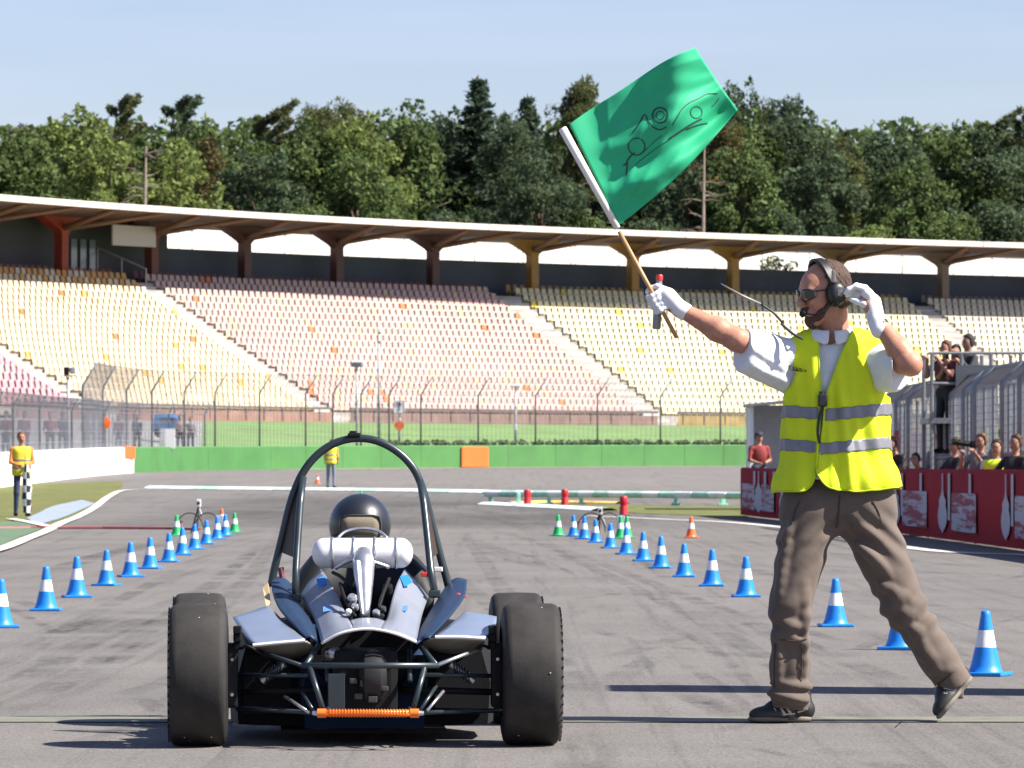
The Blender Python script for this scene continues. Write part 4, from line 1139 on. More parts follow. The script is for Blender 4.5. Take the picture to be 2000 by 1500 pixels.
for sg in (-1, 1):                         # radiator ducts filling the sides ahead of the rear wheels
    g = MB(); rows = []
    for y, x1, zt in ((.36, .47, .36), (.6, .50, .42), (.95, .50, .42), (1.2, .40, .36)): rows.append([CL(sg * x, y, z) for x, z in ((.20, .05), (x1, .06), (x1 + .01, zt * .6), (x1 - .03, zt), (.20, zt + .04))])
    g.grid(rows); g.f.append((0, 1, 2, 3, 4)); g.m.append(0); g.build('radiator_duct', M_BLK, CAR, smooth=True, angle=40)
    g = MB(); g.box(CL(sg * .36, .352, .21), (.18, .01, .22), R=Matrix.Rotation(CYAW, 3, 'Z')); g.build('radiator_fan', M_CARB, CAR)
g = MB(); g.box(CL(0, .10, .20), (.44, .02, .26), R=Matrix.Rotation(CYAW, 3, 'Z')); g.build('rear_bulkhead', M_BLK, CAR)
# cockpit side coaming that shows dark around the plenum
g = MB(); P = [K(575, 1150, .70), K(600, 1100, .72), K(628, 1066, .75), K(662, 1046, .80), K(704, 1036, .84), K(750, 1046, .80), K(790, 1066, .75), K(826, 1100, .72), K(846, 1150, .70)]
P2 = [K(560, 1158, .95), K(590, 1108, .97), K(622, 1072, 1.0), K(660, 1052, 1.05), K(704, 1044, 1.08), K(752, 1052, 1.05), K(796, 1072, 1.0), K(834, 1108, .97), K(858, 1158, .95)]
g.grid([[Vector((p.x, p.y, 0.42)) for p in P], P, P2]); g.build('seat_bulkhead', M_CARB, CAR, smooth=True, solid=0.012, subd=1)
# hoop, braces, camera block
HP = [(529, 1146), (534, 1120), (541, 1090), (552, 1045), (563, 998), (574, 962), (590, 926), (612, 896), (640, 873), (670, 860), (701, 856), (732, 860), (762, 873), (790, 894), (812, 922), (827, 960), (838, 1000), (850, 1048), (862, 1094), (870, 1122), (876, 1146)]
g = MB(); g.tube(spline([K(x, y, .80) for x, y in HP], 4), 0.0155, 14); g.build('main_hoop', M_TUBE, CAR, smooth=True)
for P in ([(592, 932, .79), (586, 985, .74), (581, 1060, .68), (578, 1110, .63), (577, 1168, .57)], [(821, 940, .79), (828, 985, .74), (836, 1060, .68), (841, 1110, .63), (849, 1160, .57)]):
    g = MB(); g.tube([K(*p) for p in P], 0.0145, 12); g.build('hoop_brace', M_TUBE, CAR, smooth=True)
    q = K(*P[-1]); g = MB(); g.box(q, (0.045, 0.04, 0.03), bev=0.006); g.build('brace_foot', M_TUBE, CAR)
for sg, P in ((0, [(548, 1078), (566, 1000), (583, 950), (580, 1040), (577, 1090)]), (1, [(856, 1080), (842, 1010), (828, 960), (834, 1040), (840, 1092)])):
    g = MB(); v = [K(x, y, .795 if i < 3 else .70) for i, (x, y) in enumerate(P)]; g.add(v, [(0, 1, 2, 3, 4)]); g.build('side_impact_panel', mat('brown_panel', (0.045, 0.028, 0.02), 0.5), CAR, solid=0.004)
g = MB(); q = K(692, 850, .80); g.box(q, (0.05, 0.05, 0.018), bev=0.006); g.box((q.x - .005, q.y, q.z + .008), (0.028, 0.03, 0.018), bev=0.005); g.build('hoop_camera', M_BLK, CAR)
# plenum with ribs, intake horn
c = K(708, 1080, .47); ax = Matrix.Translation(c) @ Matrix.Rotation(CYAW, 4, 'Z') @ Matrix.Rotation(math.radians(90), 4, 'Y'); Lh = 0.192; pr = 0.057
g = MB(); g.lathe([(0.0, -Lh)] + [(pr * math.sin(a), -Lh + pr * .8 * (1 - math.cos(a))) for a in np.linspace(0.2, math.pi / 2, 6)] + [(pr, Lh - pr * .8)] + [(pr * math.cos(a), Lh - pr * .8 + pr * .8 * math.sin(a)) for a in np.linspace(0.2, math.pi / 2, 6)], 28, M=ax)
plen = g.build('intake_plenum', M_PLEN, CAR, smooth=True)
for k in range(4):
    zz = -Lh * .60 + k * Lh * .42
    g = MB(); g.lathe([(pr - .001, zz - .006), (pr + .004, zz - .004), (pr + .004, zz + .004), (pr - .001, zz + .006)], 28, M=ax); g.build('weld_rib', M_SIL, plen, smooth=True)
g = MB(); g.tube(spline([K(659, 1052, .60), K(672, 1040, .62), K(690, 1034, .63), K(708, 1032, .63), K(728, 1034, .63), K(744, 1040, .62), K(757, 1052, .60)], 5), 0.0065, 8); g.build('headrest_rail', M_SIL, CAR, smooth=True)
g = MB(); g.tube(spline([K(655, 1110, .40), K(680, 1096, .38), K(702, 1090, .37), K(724, 1096, .38), K(760, 1108, .40)], 5), 0.008, 8); g.build('fuel_rail', M_SIL, CAR, smooth=True)
g = MB(); g.tube([K(710, 1078, .38), K(710, 1096, .33), K(711, 1130, .28), K(712, 1160, .24), K(713, 1190, .20), K(713, 1206, .18)], [0.030, 0.043, 0.036, 0.028, 0.020, 0.017], 16, flat=0.8); horn = g.build('intake_horn', M_SIL, CAR, smooth=True)
g = MB(); g.tube([K(699, 1096, .28), K(703, 1150, .22), K(709, 1200, .15)], [0.009, 0.007, 0.004], 6); g.build('horn_seam', M_PLEN, horn)
# engine under the cover
g = MB(); g.box(CL(0, .36, .30), (0.36, 0.40, 0.28), bev=0.02, R=Matrix.Rotation(CYAW, 3, 'Z')); eng = g.build('engine_block', M_BLK, CAR)
for i in range(5):
    g = MB(); g.box(CL(-.12 + .06 * i, .24, .44), (0.035, 0.10, 0.08), bev=0.006, R=Matrix.Rotation(CYAW, 3, 'Z')); g.build('injector', mat('dark_steel', (0.035, 0.035, 0.038), 0.5, 0.5), eng)
for x, y, d, r, m in ((688, 1170, .16, .018, M_SIL), (693, 1186, .12, .014, M_SIL), (735, 1198, .10, .014, M_SIL), (681, 1196, .1, .012, M_PLEN), (748, 1190, .14, .012, M_RIM), (676, 1150, .3, .02, M_BLK), (757, 1150, .3, .02, M_BLK)):
    q = K(x, y, d); g = MB(); g.lathe([(0, -r), (r * .7, -r), (r, -r * .6), (r, r * .6), (r * .7, r), (0, r)], 12, M=Matrix.Translation(q) @ Matrix.Rotation(0.7, 4, 'X')); g.build('fitting', m, eng, smooth=True, angle=40)
for P in ([(664, 1140, .3), (672, 1165, .2), (684, 1190, .12), (694, 1204, .08)], [(760, 1130, .32), (748, 1160, .2), (740, 1188, .12)], [(650, 1118, .42), (668, 1128, .34), (690, 1150, .26)]):
    g = MB(); g.tube(spline([K(*p) for p in P], 5), 0.007, 7); g.build('hose', M_BLK, eng, smooth=True)
# rear frame, gearbox, dampers, arms
def bar(name, a, b, r, m=M_TUBE, n=10): 
    g = MB(); g.tube([K(*a), K(*b)], r, n); return g.build(name, m, CAR, smooth=True)
bar('rear_crossbar', (588, 1300, -.24), (858, 1300, -.24), 0.0115)
bar('frame_tube', (604, 1300, -.24), (632, 1390, -.30), 0.0105); bar('frame_tube', (830, 1302, -.24), (806, 1388, -.30), 0.0105)
bar('frame_tube', (622, 1262, -.05), (596, 1300, -.24), 0.0105); bar('frame_tube', (822, 1262, -.05), (852, 1300, -.24), 0.0105)
bar('frame_tube', (640, 1270, .05), (640, 1330, -.1), 0.0105); bar('frame_tube', (800, 1270, .05), (800, 1330, -.1), 0.0105)
g = MB(); q = K(657, 1352, -.25); g.box(q, (0.062, 0.012, 0.135), bev=0.003); g.build('mount_plate', M_TUBE, CAR)
g = MB(); g.box(CL(.0, -.02, .24), (0.24, 0.22, 0.24), bev=0.025, R=Matrix.Rotation(CYAW, 3, 'Z')); gb = g.build('gearbox', M_BLK, CAR)
g = MB(); g.lathe([(0, -.05), (.07, -.05), (.095, -.03), (.10, .0), (.095, .03), (.07, .05), (0, .05)], 24, M=Matrix.Translation(CL(.03, -.10, .26)) @ Matrix.Rotation(math.radians(90), 4, 'Y')); g.build('differential', mat('dark_steel', (0.08, 0.08, 0.085)), gb, smooth=True, angle=30)
for x, y, s_ in ((690, 1330, .02), (712, 1334, .024), (735, 1330, .018), (700, 1360, .022), (728, 1366, .024), (690, 1390, .016), (752, 1345, .018)):
    q = K(x, y, -.17); g = MB(); g.box(q, (s_ * 1.4, .02, s_), bev=0.004); g.build('bracket', mat('dull_metal', (0.08, 0.07, 0.065), 0.5, 0.5), gb)
g = MB(); g.tube([K(700, 1300, -.1), K(716, 1292, -.15), K(734, 1300, -.1)], 0.012, 8); g.build('chain_guard', mat('dull_metal', (0.16, 0.14, 0.13)), gb)
g = MB(); g.tube([K(645, 1290, .05), K(645, 1280, -.05), K(655, 1274, -.12)], [0.016, 0.022, 0.022], 10); g.build('exhaust_pipe', M_SIL, CAR, smooth=True)
ob = [K(622, 1393, -.36), K(816, 1393, -.36)]
g = MB(); g.tube(ob, 0.0125, 14); jb = g.build('jacking_bar', M_ORB, CAR, smooth=True)
for i in range(26):
    p = ob[0].lerp(ob[1], 0.12 + 0.76 * i / 25); g = MB(); g.tube([p - Vector((.0016, 0, 0)), p + Vector((.0016, 0, 0))], 0.0155, 12); g.build('ring', M_ORB, jb)
for p, sg in ((ob[0], -1), (ob[1], 1)):
    g = MB(); g.tube([p - Vector((.028 * sg, 0, 0)), p + Vector((.004 * sg, 0, 0))], 0.0165, 12); g.build('end_collar', M_ORB, jb, smooth=True, angle=40)
    g = MB(); g.tube([p + Vector((.004 * sg, 0, 0)), p + Vector((.022 * sg, 0, 0))], [0.010, 0.007], 10); g.build('end_bolt', M_SIL, jb, smooth=True, angle=40)
bar('jack_stay', (640, 1384, -.30), (640, 1393, -.36), 0.008); bar('jack_stay', (800, 1384, -.30), (800, 1393, -.36), 0.008)
# suspension arms (left then right)
for a, b, r, m in (((470, 1319, .02), (602, 1319, -.10), .0085, M_TUBE), ((470, 1319, .02), (640, 1318, .22), .0085, M_TUBE), ((462, 1384, .02), (622, 1392, -.20), .0085, M_TUBE), ((462, 1384, .02), (640, 1386, .22), .0085, M_TUBE),
                   ((976, 1320, .02), (830, 1318, -.10), .0085, M_TUBE), ((976, 1320, .02), (800, 1318, .22), .0085, M_TUBE), ((980, 1388, .02), (816, 1392, -.20), .0085, M_TUBE), ((980, 1388, .02), (800, 1386, .22), .0085, M_TUBE),
                   ((846, 1302, -.2), (940, 1266, -.05), .0075, M_SIL), ((596, 1302, -.2), (500, 1270, -.05), .0075, M_TUBE),
                   ((470, 1352, .0), (660, 1346, -.02), .013, M_BLK), ((972, 1352, .0), (770, 1346, -.02), .013, M_BLK),
                   ((556, 1360, -.1), (604, 1392, -.2), .006, M_SIL), ((590, 1352, -.1), (612, 1388, -.2), .006, M_TUBE), ((866, 1350, -.1), (834, 1388, -.2), .006, M_SIL), ((852, 1340, -.08), (820, 1388, -.18), .007, M_TUBE)):
    bar('suspension_arm', a, b, r, m)
for x0, x1, y0, y1 in ((880, 925, 1296, 1330), (555, 512, 1296, 1330)):
    g = MB(); a, b = K(x0, y0, -.02), K(x1, y1, .0); g.tube([a, b], 0.016, 12); dm = g.build('damper', M_SIL, CAR, smooth=True, angle=40)
    g = MB(); pts = []
    for i in range(70):
        t = i / 69; p = a.lerp(b, 0.1 + .75 * t); ang = t * 6 * 6.283; pts.append(p + Vector((0, math.cos(ang), math.sin(ang))) * 0.024)
    g.tube(pts, 0.0035, 5); g.build('coil_spring', M_TUBE, dm, smooth=True)
for sg in (-1, 1):
    q = CL(sg * .49, .0, .26); g = MB(); g.box(q, (0.045, 0.09, 0.24), bev=0.012, R=Matrix.Rotation(CYAW, 3, 'Z')); up = g.build('upright', M_BLK, CAR)
    for dz in (-.07, .06):
        g = MB(); g.lathe([(0, -.008), (.006, -.008), (.006, .008), (0, .008)], 8, M=Matrix.Translation(CL(sg * .49, -.055, .26 + dz)) @ Matrix.Rotation(math.radians(90), 4, 'X')); g.build('bolt', M_SIL, up)
    g = MB()
    for dy, dz in ((0, .10), (-.02, .13), (.02, .07)): g.box(CL(sg * .47, dy - .05, .30 + dz), (0.03, 0.04, 0.03), bev=.005)
    tag(g.build('brake_caliper', M_BLK, up), kind='stuff')
    g = MB(); g.tube(spline([CL(sg * .46, -.05, .36), CL(sg * .43, -.09, .37), CL(sg * .38, -.06, .34), CL(sg * .33, .05, .30)], 6), 0.006, 6); g.build('brake_hose', M_BLK, up, smooth=True)
# kill switch, red fittings, orange fire nozzle side plate, tan side sponge
q = K(895, 1164, .55); g = MB(); g.lathe([(0, -.012), (.012, -.012), (.012, .006), (.006, .010), (0, .010)], 12, M=Matrix.Translation(q) @ Matrix.Rotation(math.radians(90), 4, 'X')); g.tube([q, q + Vector((.036, 0, -.004))], [.006, .002], 6); g.build('kill_switch', M_RED, CAR, smooth=True, angle=40)
q = K(828, 1122, .62); g = MB(); g.box(q, (.024, .02, .018), bev=.004); g.build('red_connector', M_RED, CAR)
q = K(856, 1112, .70); g = MB(); g.box(q, (.034, .03, .018), bev=.004); g.build('white_connector', M_TRIM, CAR)
q = K(548, 1108, .72); g = MB(); g.tube([q, q + Vector((.008, 0, -.04))], .012, 8); g.build('wire_loom', mat('loom', (0.16, 0.05, 0.07), 0.6, var=0.8, scale=60), CAR)
g = MB(); g.add([K(514, 1150, .60), K(524, 1140, .62), K(528, 1178, .45), K(520, 1184, .42)], [(0, 1, 2, 3)]); g.build('tan_pad', mat('tan_foam', (0.45, 0.33, 0.19), 0.8), CAR, solid=0.012)
# seat back rest with tan head cushion, steering wheel
g = MB(); q = K(704, 1030, 1.02); g.box(q, (0.165, 0.04, 0.10), bev=0.035); g.build('head_cushion', mat('tan_cushion', (0.19, 0.16, 0.11), 0.8, var=0.15), CAR, smooth=True)
g = MB(); pts = [CL(.13 * math.cos(a), 1.55 + .03 * math.sin(a), .56 + .11 * math.sin(a)) for a in np.linspace(0, 6.283, 25)]; g.tube(pts, .012, 8); g.build('steering_wheel', M_BLK, CAR, smooth=True)

# ------------------------------------------------------------------ driver, low in the cockpit
DRV = thing('person', tuple(CL(0, 1.2, .10)), 'driver low in the race car, black helmet showing under the roll hoop', 'person', rz=CYAW)
hc = K(703, 1026, 1.18)
def DL(x, y, z): return tuple(CL(x - .0, y, z))
suit = mat('driver_suit', (0.03, 0.035, 0.05), 0.7, var=0.2); skin0 = mat('skin', (0.48, 0.26, 0.17), 0.5, var=0.12, scale=20, bump=0.05, bscale=60)
hx = (RM[CAR.name].inverted() @ hc).x
prims = [('c', DL(hx, 1.12, .20), DL(hx, 1.16, .48), .13, .15, 0), ('c', DL(hx - .17, 1.18, .54), DL(hx + .17, 1.18, .54), .06, .06, 0), ('c', DL(hx, 1.17, .56), tuple(hc - Vector((0, 0, .06))), .055, .055, 1),
         ('e', tuple(hc), (.078, .095, .11), None, 1)]
for sg in (-1, 1):
    prims += [('c', DL(hx + sg * .19, 1.18, .53), DL(hx + sg * .22, 1.35, .38), .05, .042, 0), ('c', DL(hx + sg * .22, 1.35, .38), DL(hx + sg * .13, 1.53, .55), .042, .034, 0), ('c', DL(hx + sg * .13, 1.53, .55), DL(hx + sg * .10, 1.57, .58), .036, .03, 0),
              ('c', DL(hx + sg * .09, 1.15, .17), DL(hx + sg * .12, 1.6, .36), .08, .06, 0), ('c', DL(hx + sg * .12, 1.6, .36), DL(hx + sg * .09, 2.0, .22), .055, .04, 0), ('c', DL(hx + sg * .09, 2.0, .22), DL(hx + sg * .09, 2.06, .30), .035, .03, 0)]
sdf_obj('body', prims, 0.012, [suit, skin0], DRV, k=0.03)
M_HELM = mat('helmet_black', (0.010, 0.012, 0.018), 0.4, coat=0.2, spec=0.6)
sdf_obj('helmet', [('e', tuple(hc), (.122, .138, .125), None, 0), ('e', tuple(hc + Vector((0, .05, -.04))), (.098, .11, .10), None, 0)], 0.008, [M_HELM], DRV, k=0.03, cuts=[((0, 0, hc.z - .10), (0, 0, -1))])
g = MB(); g.tube(spline([hc + Vector((-.105, -.075, -.045)), hc + Vector((-.05, -.125, -.05)), hc + Vector((.0, -.138, -.05)), hc + Vector((.05, -.125, -.05)), hc + Vector((.105, -.075, -.045))], 5), 0.010, 8); g.build('helmet_rim', mat('helmet_trim', (0.05, 0.06, 0.06), 0.5), DRV, smooth=True)
g = MB(); q = hc + Vector((.09, -.09, -.075)); g.tube([q + Vector((-.05, -.02, -.015)), q, q + Vector((.028, .01, .015))], [.010, .013, .008], 8); g.build('collar_strap', mat('green_white_strap', (0.16, 0.38, 0.28), 0.6, var=0.8, scale=40), DRV)
# ================================================================== FLAG WAVER
MY = 20.62
def M(px, py, dy=0.0): return U(px, py, MY + dy)
def T3(v): return tuple(v)
h1 = M(1584, 1408, .03); h1.z = .004; t1 = M(1462, 1410, -.02); t1.z = .004
t2 = M(1836, 1408, .0); t2.z = .012; h2 = M(1900, 1348, .08); h2.z = t2.z + .160; up2 = Vector((-.75, .05, .65)); _x2 = (t2 - h2).normalized(); _z2 = (up2 - _x2 * up2.dot(_x2)).normalized()
f1a, f1b = h1.lerp(t1, .2) + Vector((0, 0, .06)), h1.lerp(t1, .75) + Vector((0, 0, .036)); f2a, f2b = h2.lerp(t2, .2) + _z2 * .06, h2.lerp(t2, .75) + _z2 * .036
MAN = thing('person', (M(1640, 1412).x, MY, 0), 'flag waver in yellow-green vest, grey-brown trousers and headset', 'person')
SKIN = mat('skin_reddish', (0.43, 0.205, 0.135), 0.5, var=0.22, scale=22, bump=0.08, bscale=90, spec=0.35)  # reddish skin tone with blotchy variation
CLOTH = mat('white_shirt', (0.66, 0.68, 0.72), 0.85, var=0.06, scale=12, bump=0.12, bscale=120, sheen=0.2)
M_VEST = mat('fluorescent_vest', (0.76, 0.88, 0.016), 0.75, var=0.07, scale=5, bump=0.10, bscale=220, trans=0.22)
M_REFL = mat('reflective_band', (0.20, 0.20, 0.225), 0.45, 0.2, var=0.10, scale=40)
M_TROU = mat('brown_trousers', (0.112, 0.084, 0.067), 0.9, var=0.16, scale=9, bump=0.07, bscale=260, sheen=0.1)
M_GLOVE = mat('white_glove', (0.70, 0.71, 0.73), 0.85, var=0.06, scale=20, bump=0.15, bscale=200)
M_HAIR = mat('brown_hair', (0.060, 0.027, 0.016), 0.65, var=0.45, scale=60, bump=0.6, bscale=160, stretch=(1, 1, 0.3))
M_BLKP = mat('black_plastic', (0.014, 0.014, 0.015), 0.42, var=0.2)

# head frame: f = where the face looks, u = up, l = to his left
fx = Vector((-0.915, -0.40, -0.14)).normalized(); ux = Vector((-0.13, -0.02, 0.99)); ux = (ux - fx * ux.dot(fx)).normalized(); lx = ux.cross(fx).normalized()
HC = M(1611, 573, 0.0)
def H(f, l, u): return HC + fx * f + lx * l + ux * u
HR = np.array([list(fx), list(lx), list(ux)]).T
sh_r, el_r, wr_r = M(1552, 700, .02), M(1440, 664, -.10), M(1328, 604, -.06)
sh_l, el_l, wr_l = M(1704, 700, .02), M(1779, 712, -.20), M(1713, 628, -.13)
prims = [
 ('e', T3(H(-.012, 0, .038)), (.098, .077, .092), HR, 0), ('e', T3(H(.030, 0, -.040)), (.064, .058, .082), HR, 0), ('e', T3(H(.030, 0, .030)), (.072, .066, .062), HR, 0),
 ('c', T3(H(.070, -.016, -.102)), T3(H(.070, .016, -.102)), .026, .026, 0), ('c', T3(H(.083, -.034, .020)), T3(H(.083, .034, .020)), .016, .016, 0, .015),
 ('c', T3(H(.096, 0, .012)), T3(H(.121, 0, -.026)), .009, .013, 0, .010), ('c', T3(H(.108, -.011, -.030)), T3(H(.108, .011, -.030)), .010, .010, 0, .008),
 ('c', T3(H(.094, -.018, -.060)), T3(H(.094, .018, -.060)), .009, .009, 0, .008), ('c', T3(H(.091, -.016, -.074)), T3(H(.091, .016, -.074)), .009, .009, 0, .008),
 ('e', T3(H(.058, .042, -.022)), (.034, .028, .030), HR, 0), ('e', T3(H(.058, -.042, -.022)), (.034, .028, .030), HR, 0),
 ('e', T3(H(-.008, .078, -.012)), (.024, .010, .034), HR, 0, .008), ('e', T3(H(-.008, -.078, -.012)), (.024, .010, .034), HR, 0, .008),
 ('c', T3(H(-.030, 0, -.070)), T3(M(1630, 672, .03)), .056, .064, 0),
 # trunk and legs under the clothes
 ('e', T3(M(1632, 745, .03)), (.165, .098, .19), None, 0), ('e', T3(M(1632, 880, .03)), (.150, .100, .18), None, 0), ('c', T3(M(1590, 985, .02)), T3(M(1690, 985, .02)), .10, .10, 0),
 ('c', T3(sh_r), T3(M(1632, 690, .03)), .06, .07, 0), ('c', T3(sh_l), T3(M(1632, 690, .03)), .06, .07, 0),
 ('c', T3(M(1592, 1000, .0)), T3(M(1544, 1185, -.04)), .078, .055, 0), ('c', T3(M(1544, 1185, -.04)), T3(f1a), .054, .030, 0), ('c', T3(f1a), T3(f1b), .030, .022, 0),
 ('c', T3(M(1690, 1000, .02)), T3(M(1772, 1190, .02)), .078, .056, 0), ('c', T3(M(1772, 1190, .02)), T3(f2a), .054, .030, 0), ('c', T3(f2a), T3(f2b), .030, .022, 0),
 # arms
 ('c', T3(sh_r), T3(el_r), .054, .046, 0), ('c', T3(el_r), T3(el_r.lerp(wr_r, .35)), .046, .047, 0), ('c', T3(el_r.lerp(wr_r, .35)), T3(wr_r), .047, .029, 0), ('c', T3(wr_r), T3(M(1300, 590, -.05)), .027, .030, 0),
 ('c', T3(sh_l), T3(el_l), .054, .043, 0), ('c', T3(el_l), T3(el_l.lerp(wr_l, .35)), .044, .046, 0), ('c', T3(el_l.lerp(wr_l, .35)), T3(wr_l), .046, .029, 0), ('c', T3(wr_l), T3(M(1692, 585, -.10)), .027, .030, 0),
]
sdf_obj('body', prims, 0.006, [SKIN], MAN, k=0.022)

# hair: a cap behind the receding hairline, running down to the nape
def hair_carve(P, D):
    q = (P - np.array(HC)) @ HR
    line = 0.020 - 0.55 * np.clip(0.085 - q[:, 2], 0, 1) + 0.05 * np.clip(q[:, 2] - .05, 0, 1)
    front = q[:, 0] - np.where(q[:, 2] > 0.06, 0.030 - 0.6 * (q[:, 2] - 0.06), np.where(q[:, 2] > -0.02, 0.018, -0.012 + 0.9 * (q[:, 2] + .02) * .3))
    low = -(q[:, 2] + 0.082 + 0.25 * (q[:, 0]))
    wob = 0.0028 * np.sin(q[:, 0] * 260 + q[:, 1] * 120) * np.sin(q[:, 2] * 190 + q[:, 1] * 90)
    return np.maximum(np.maximum(D + wob, front), low)
sdf_obj('hair', [('e', T3(H(-.016, 0, .040)), (.103, .084, .097), HR, 0), ('e', T3(H(-.046, 0, -.030)), (.070, .072, .070), HR, 0)], 0.005, [M_HAIR], MAN, k=0.03, carve=hair_carve)
sdf_obj('beard', [('e', T3(H(.074, 0, -.100)), (.029, .034, .036), HR, 0), ('c', T3(H(.098, -.02, -.051)), T3(H(.098, .02, -.051)), .0085, .0085, 0), ('c', T3(H(.055, .048, -.078)), T3(H(.012, .062, -.035)), .014, .010, 0), ('c', T3(H(.055, -.048, -.078)), T3(H(.012, -.062, -.035)), .014, .010, 0), ('c', T3(H(.055, .045, -.08)), T3(H(.072, .02, -.1)), .016, .02, 0), ('c', T3(H(.055, -.045, -.08)), T3(H(.072, -.02, -.1)), .016, .02, 0)], 0.0045, [mat('beard_hair', (0.10, 0.042, 0.025), 0.8, var=0.4, scale=80, bump=0.6, bscale=200)], MAN, k=0.014)
# sunglasses
g = MB()
lens = []
for sg in (-1, 1):
    rows = []
    for a in np.linspace(0, 1, 9):
        ll = sg * (.006 + .066 * a); ff = .112 - 11.0 * max(0, abs(ll) - .015) ** 2
        t = math.sin(math.pi * (0.12 + 0.80 * a)) ** .5
        rows.append([H(ff, ll, .004 + v * .0245 * t) for v in (-1, -.5, 0, .5, 1)])
    gg = MB(); gg.grid(rows); gl = gg.build('sunglass_lens', mat('dark_lens', (0.008, 0.007, 0.008), 0.08, spec=0.8, coat=0.5), MAN, smooth=True, solid=0.003)
g.tube([H(.110, -.010, .014), H(.113, 0, .018), H(.110, .010, .014)], .003, 6)
for sg in (-1, 1): g.tube([H(.078, sg * .071, .014), H(.045, sg * .079, .014), H(.0, sg * .084, .010)], .0032, 6)
tag(g.build('sunglass_frame', M_BLKP, MAN, smooth=True), kind='stuff')

# headset
HSET = thing('headset', T3(H(0, 0, 0)), 'black headset with ear cups and boom microphone on the flag waver', 'headset')
g = MB(); pts = [H(-.004 + .020 * math.sin(a), .092 * math.cos(a), .005 + .134 * math.sin(a)) for a in np.linspace(-.05, math.pi + .05, 25)]
rows = []
for i, p in enumerate(pts):
    rows.append([p + fx * dx for dx in (-.017, -.012, .012, .017)])
g.grid(rows); g.build('head_band', M_BLKP, HSET, smooth=True, solid=0.012)
for sg in (-1, 1):
    Rm = Matrix((fx, ux, lx * sg)).transposed().to_4x4()
    g = MB(); g.lathe([(0, .030), (.022, .030), (.036, .024), (.043, .008), (.044, -.012), (.038, -.022), (.0, -.022)], 24, M=Matrix.Translation(H(-.004, sg * .094, -.008)) @ Rm @ Matrix.Diagonal((.92, 1.12, 1, 1)))
    cup = g.build('ear_cup', M_BLKP, HSET, smooth=True, angle=50)
    g = MB(); g.lathe([(.028, 0), (.040, 0), (.046, .008), (.040, .016), (.028, .016)], 24, M=Matrix.Translation(H(-.004, sg * .070, -.008)) @ Rm @ Matrix.Diagonal((.92, 1.12, 1, 1))); g.build('ear_cushion', mat('cushion_grey', (0.03, 0.03, 0.032), 0.7), cup, smooth=True)
    g = MB(); g.box(H(.006, sg * .108, .062), (.016, .016, .05), bev=.004); g.build('slider', mat('slider_grey', (0.25, 0.22, 0.2), 0.4, 0.4), cup)
    g = MB(); g.box(H(-.004, sg * .124, -.008), (.02, .008, .026), bev=.003); g.build('badge', mat('badge_grey', (0.22, 0.22, 0.23), 0.4, 0.5), cup)
g = MB(); g.tube(spline([H(.02, .112, -.040), H(.06, .105, -.070), H(.095, .075, -.078), H(.120, .035, -.070)], 6), .0035, 7); bm_ = g.build('microphone_boom', M_BLKP, HSET, smooth=True)
g = MB(); g.lathe([(0, -.018), (.010, -.016), (.0145, -.004), (.0145, .006), (.010, .016), (0, .018)], 14, M=Matrix.Translation(H(.122, .026, -.066)) @ Matrix.Rotation(.6, 4, 'Y')); g.build('microphone_foam', mat('foam_black', (0.01, 0.01, 0.01), 0.95), bm_, smooth=True)

# shirt (torso, sleeves, collar)
def wrk(sc, am):
    ph = rng.uniform(0, 6.28, (7, 4)); fr = rng.normal(0, 1, (7, 3)) * sc
    def f(P):
        o = np.zeros(len(P), np.float32)
        for i in range(7): o += np.abs(np.sin(P @ fr[i].astype(np.float32) + ph[i, 0])) - .6
        return (o * am / 3).astype(np.float32)
    return f
TORSO = [('e', T3(M(1632, 748, .03)), (.188, .118, .205), None, 0), ('e', T3(M(1632, 880, .03)), (.186, .125, .20), None, 0), ('c', T3(M(1585, 950, .02)), T3(M(1690, 950, .02)), .115, .115, 0),
         ('c', T3(M(1562, 694, .02)), T3(M(1632, 672, .03)), .068, .070, 0), ('c', T3(M(1700, 694, .02)), T3(M(1632, 672, .03)), .068, .070, 0)]
sl_r0, sl_r1 = M(1552, 702, .02), M(1430, 668, -.11); sl_l0, sl_l1 = M(1704, 704, .02), M(1772, 720, -.19)
dR = np.array((sl_r1 - sl_r0).normalized()); dLf = np.array((sl_l1 - sl_l0).normalized())
sleeveR = [('c', T3(sl_r0), T3(sl_r1), .076, .070, 0), ('c', T3(M(1545, 752, .02)), T3(M(1455, 700, -.09)), .045, .062, 0), ('c', T3(M(1530, 720, -.06)), T3(M(1470, 680, -.15)), .018, .016, 0, .016), ('c', T3(M(1535, 745, -.045)), T3(M(1468, 712, -.135)), .018, .016, 0, .016)]
sleeveL = [('c', T3(sl_l0), T3(sl_l1), .078, .072, 0), ('c', T3(M(1712, 740, .0)), T3(M(1748, 742, -.12)), .05, .05, 0)]
cR = np.array(M(1450, 676, -.09)); cL = np.array(M(1757, 722, -.15))
def shirt_carve(P, D):
    d1 = (P - cR) @ dR; d2 = (P - cL) @ dLf
    D = np.where(P[:, 0] < M(1530, 0).x, np.maximum(D, d1), D)
    D = np.where((P[:, 0] > M(1735, 0).x), np.maximum(D, d2), D)
    nb = np.array(M(1618, 640, .0)); q = P - nb                      # neck opening
    D = np.maximum(D, -(np.sqrt(q[:, 0] ** 2 * 1.0 + (q[:, 1] + .02) ** 2 + (q[:, 2] - .02) ** 2 * .7) - .078))
    return np.maximum(D, -(P[:, 2] - .98))
sdf_obj('shirt', TORSO + sleeveR + sleeveL, 0.0065, [CLOTH], MAN, k=0.03, disp=wrk(20, .0085), carve=shirt_carve)
nb = M(1622, 648, .02)
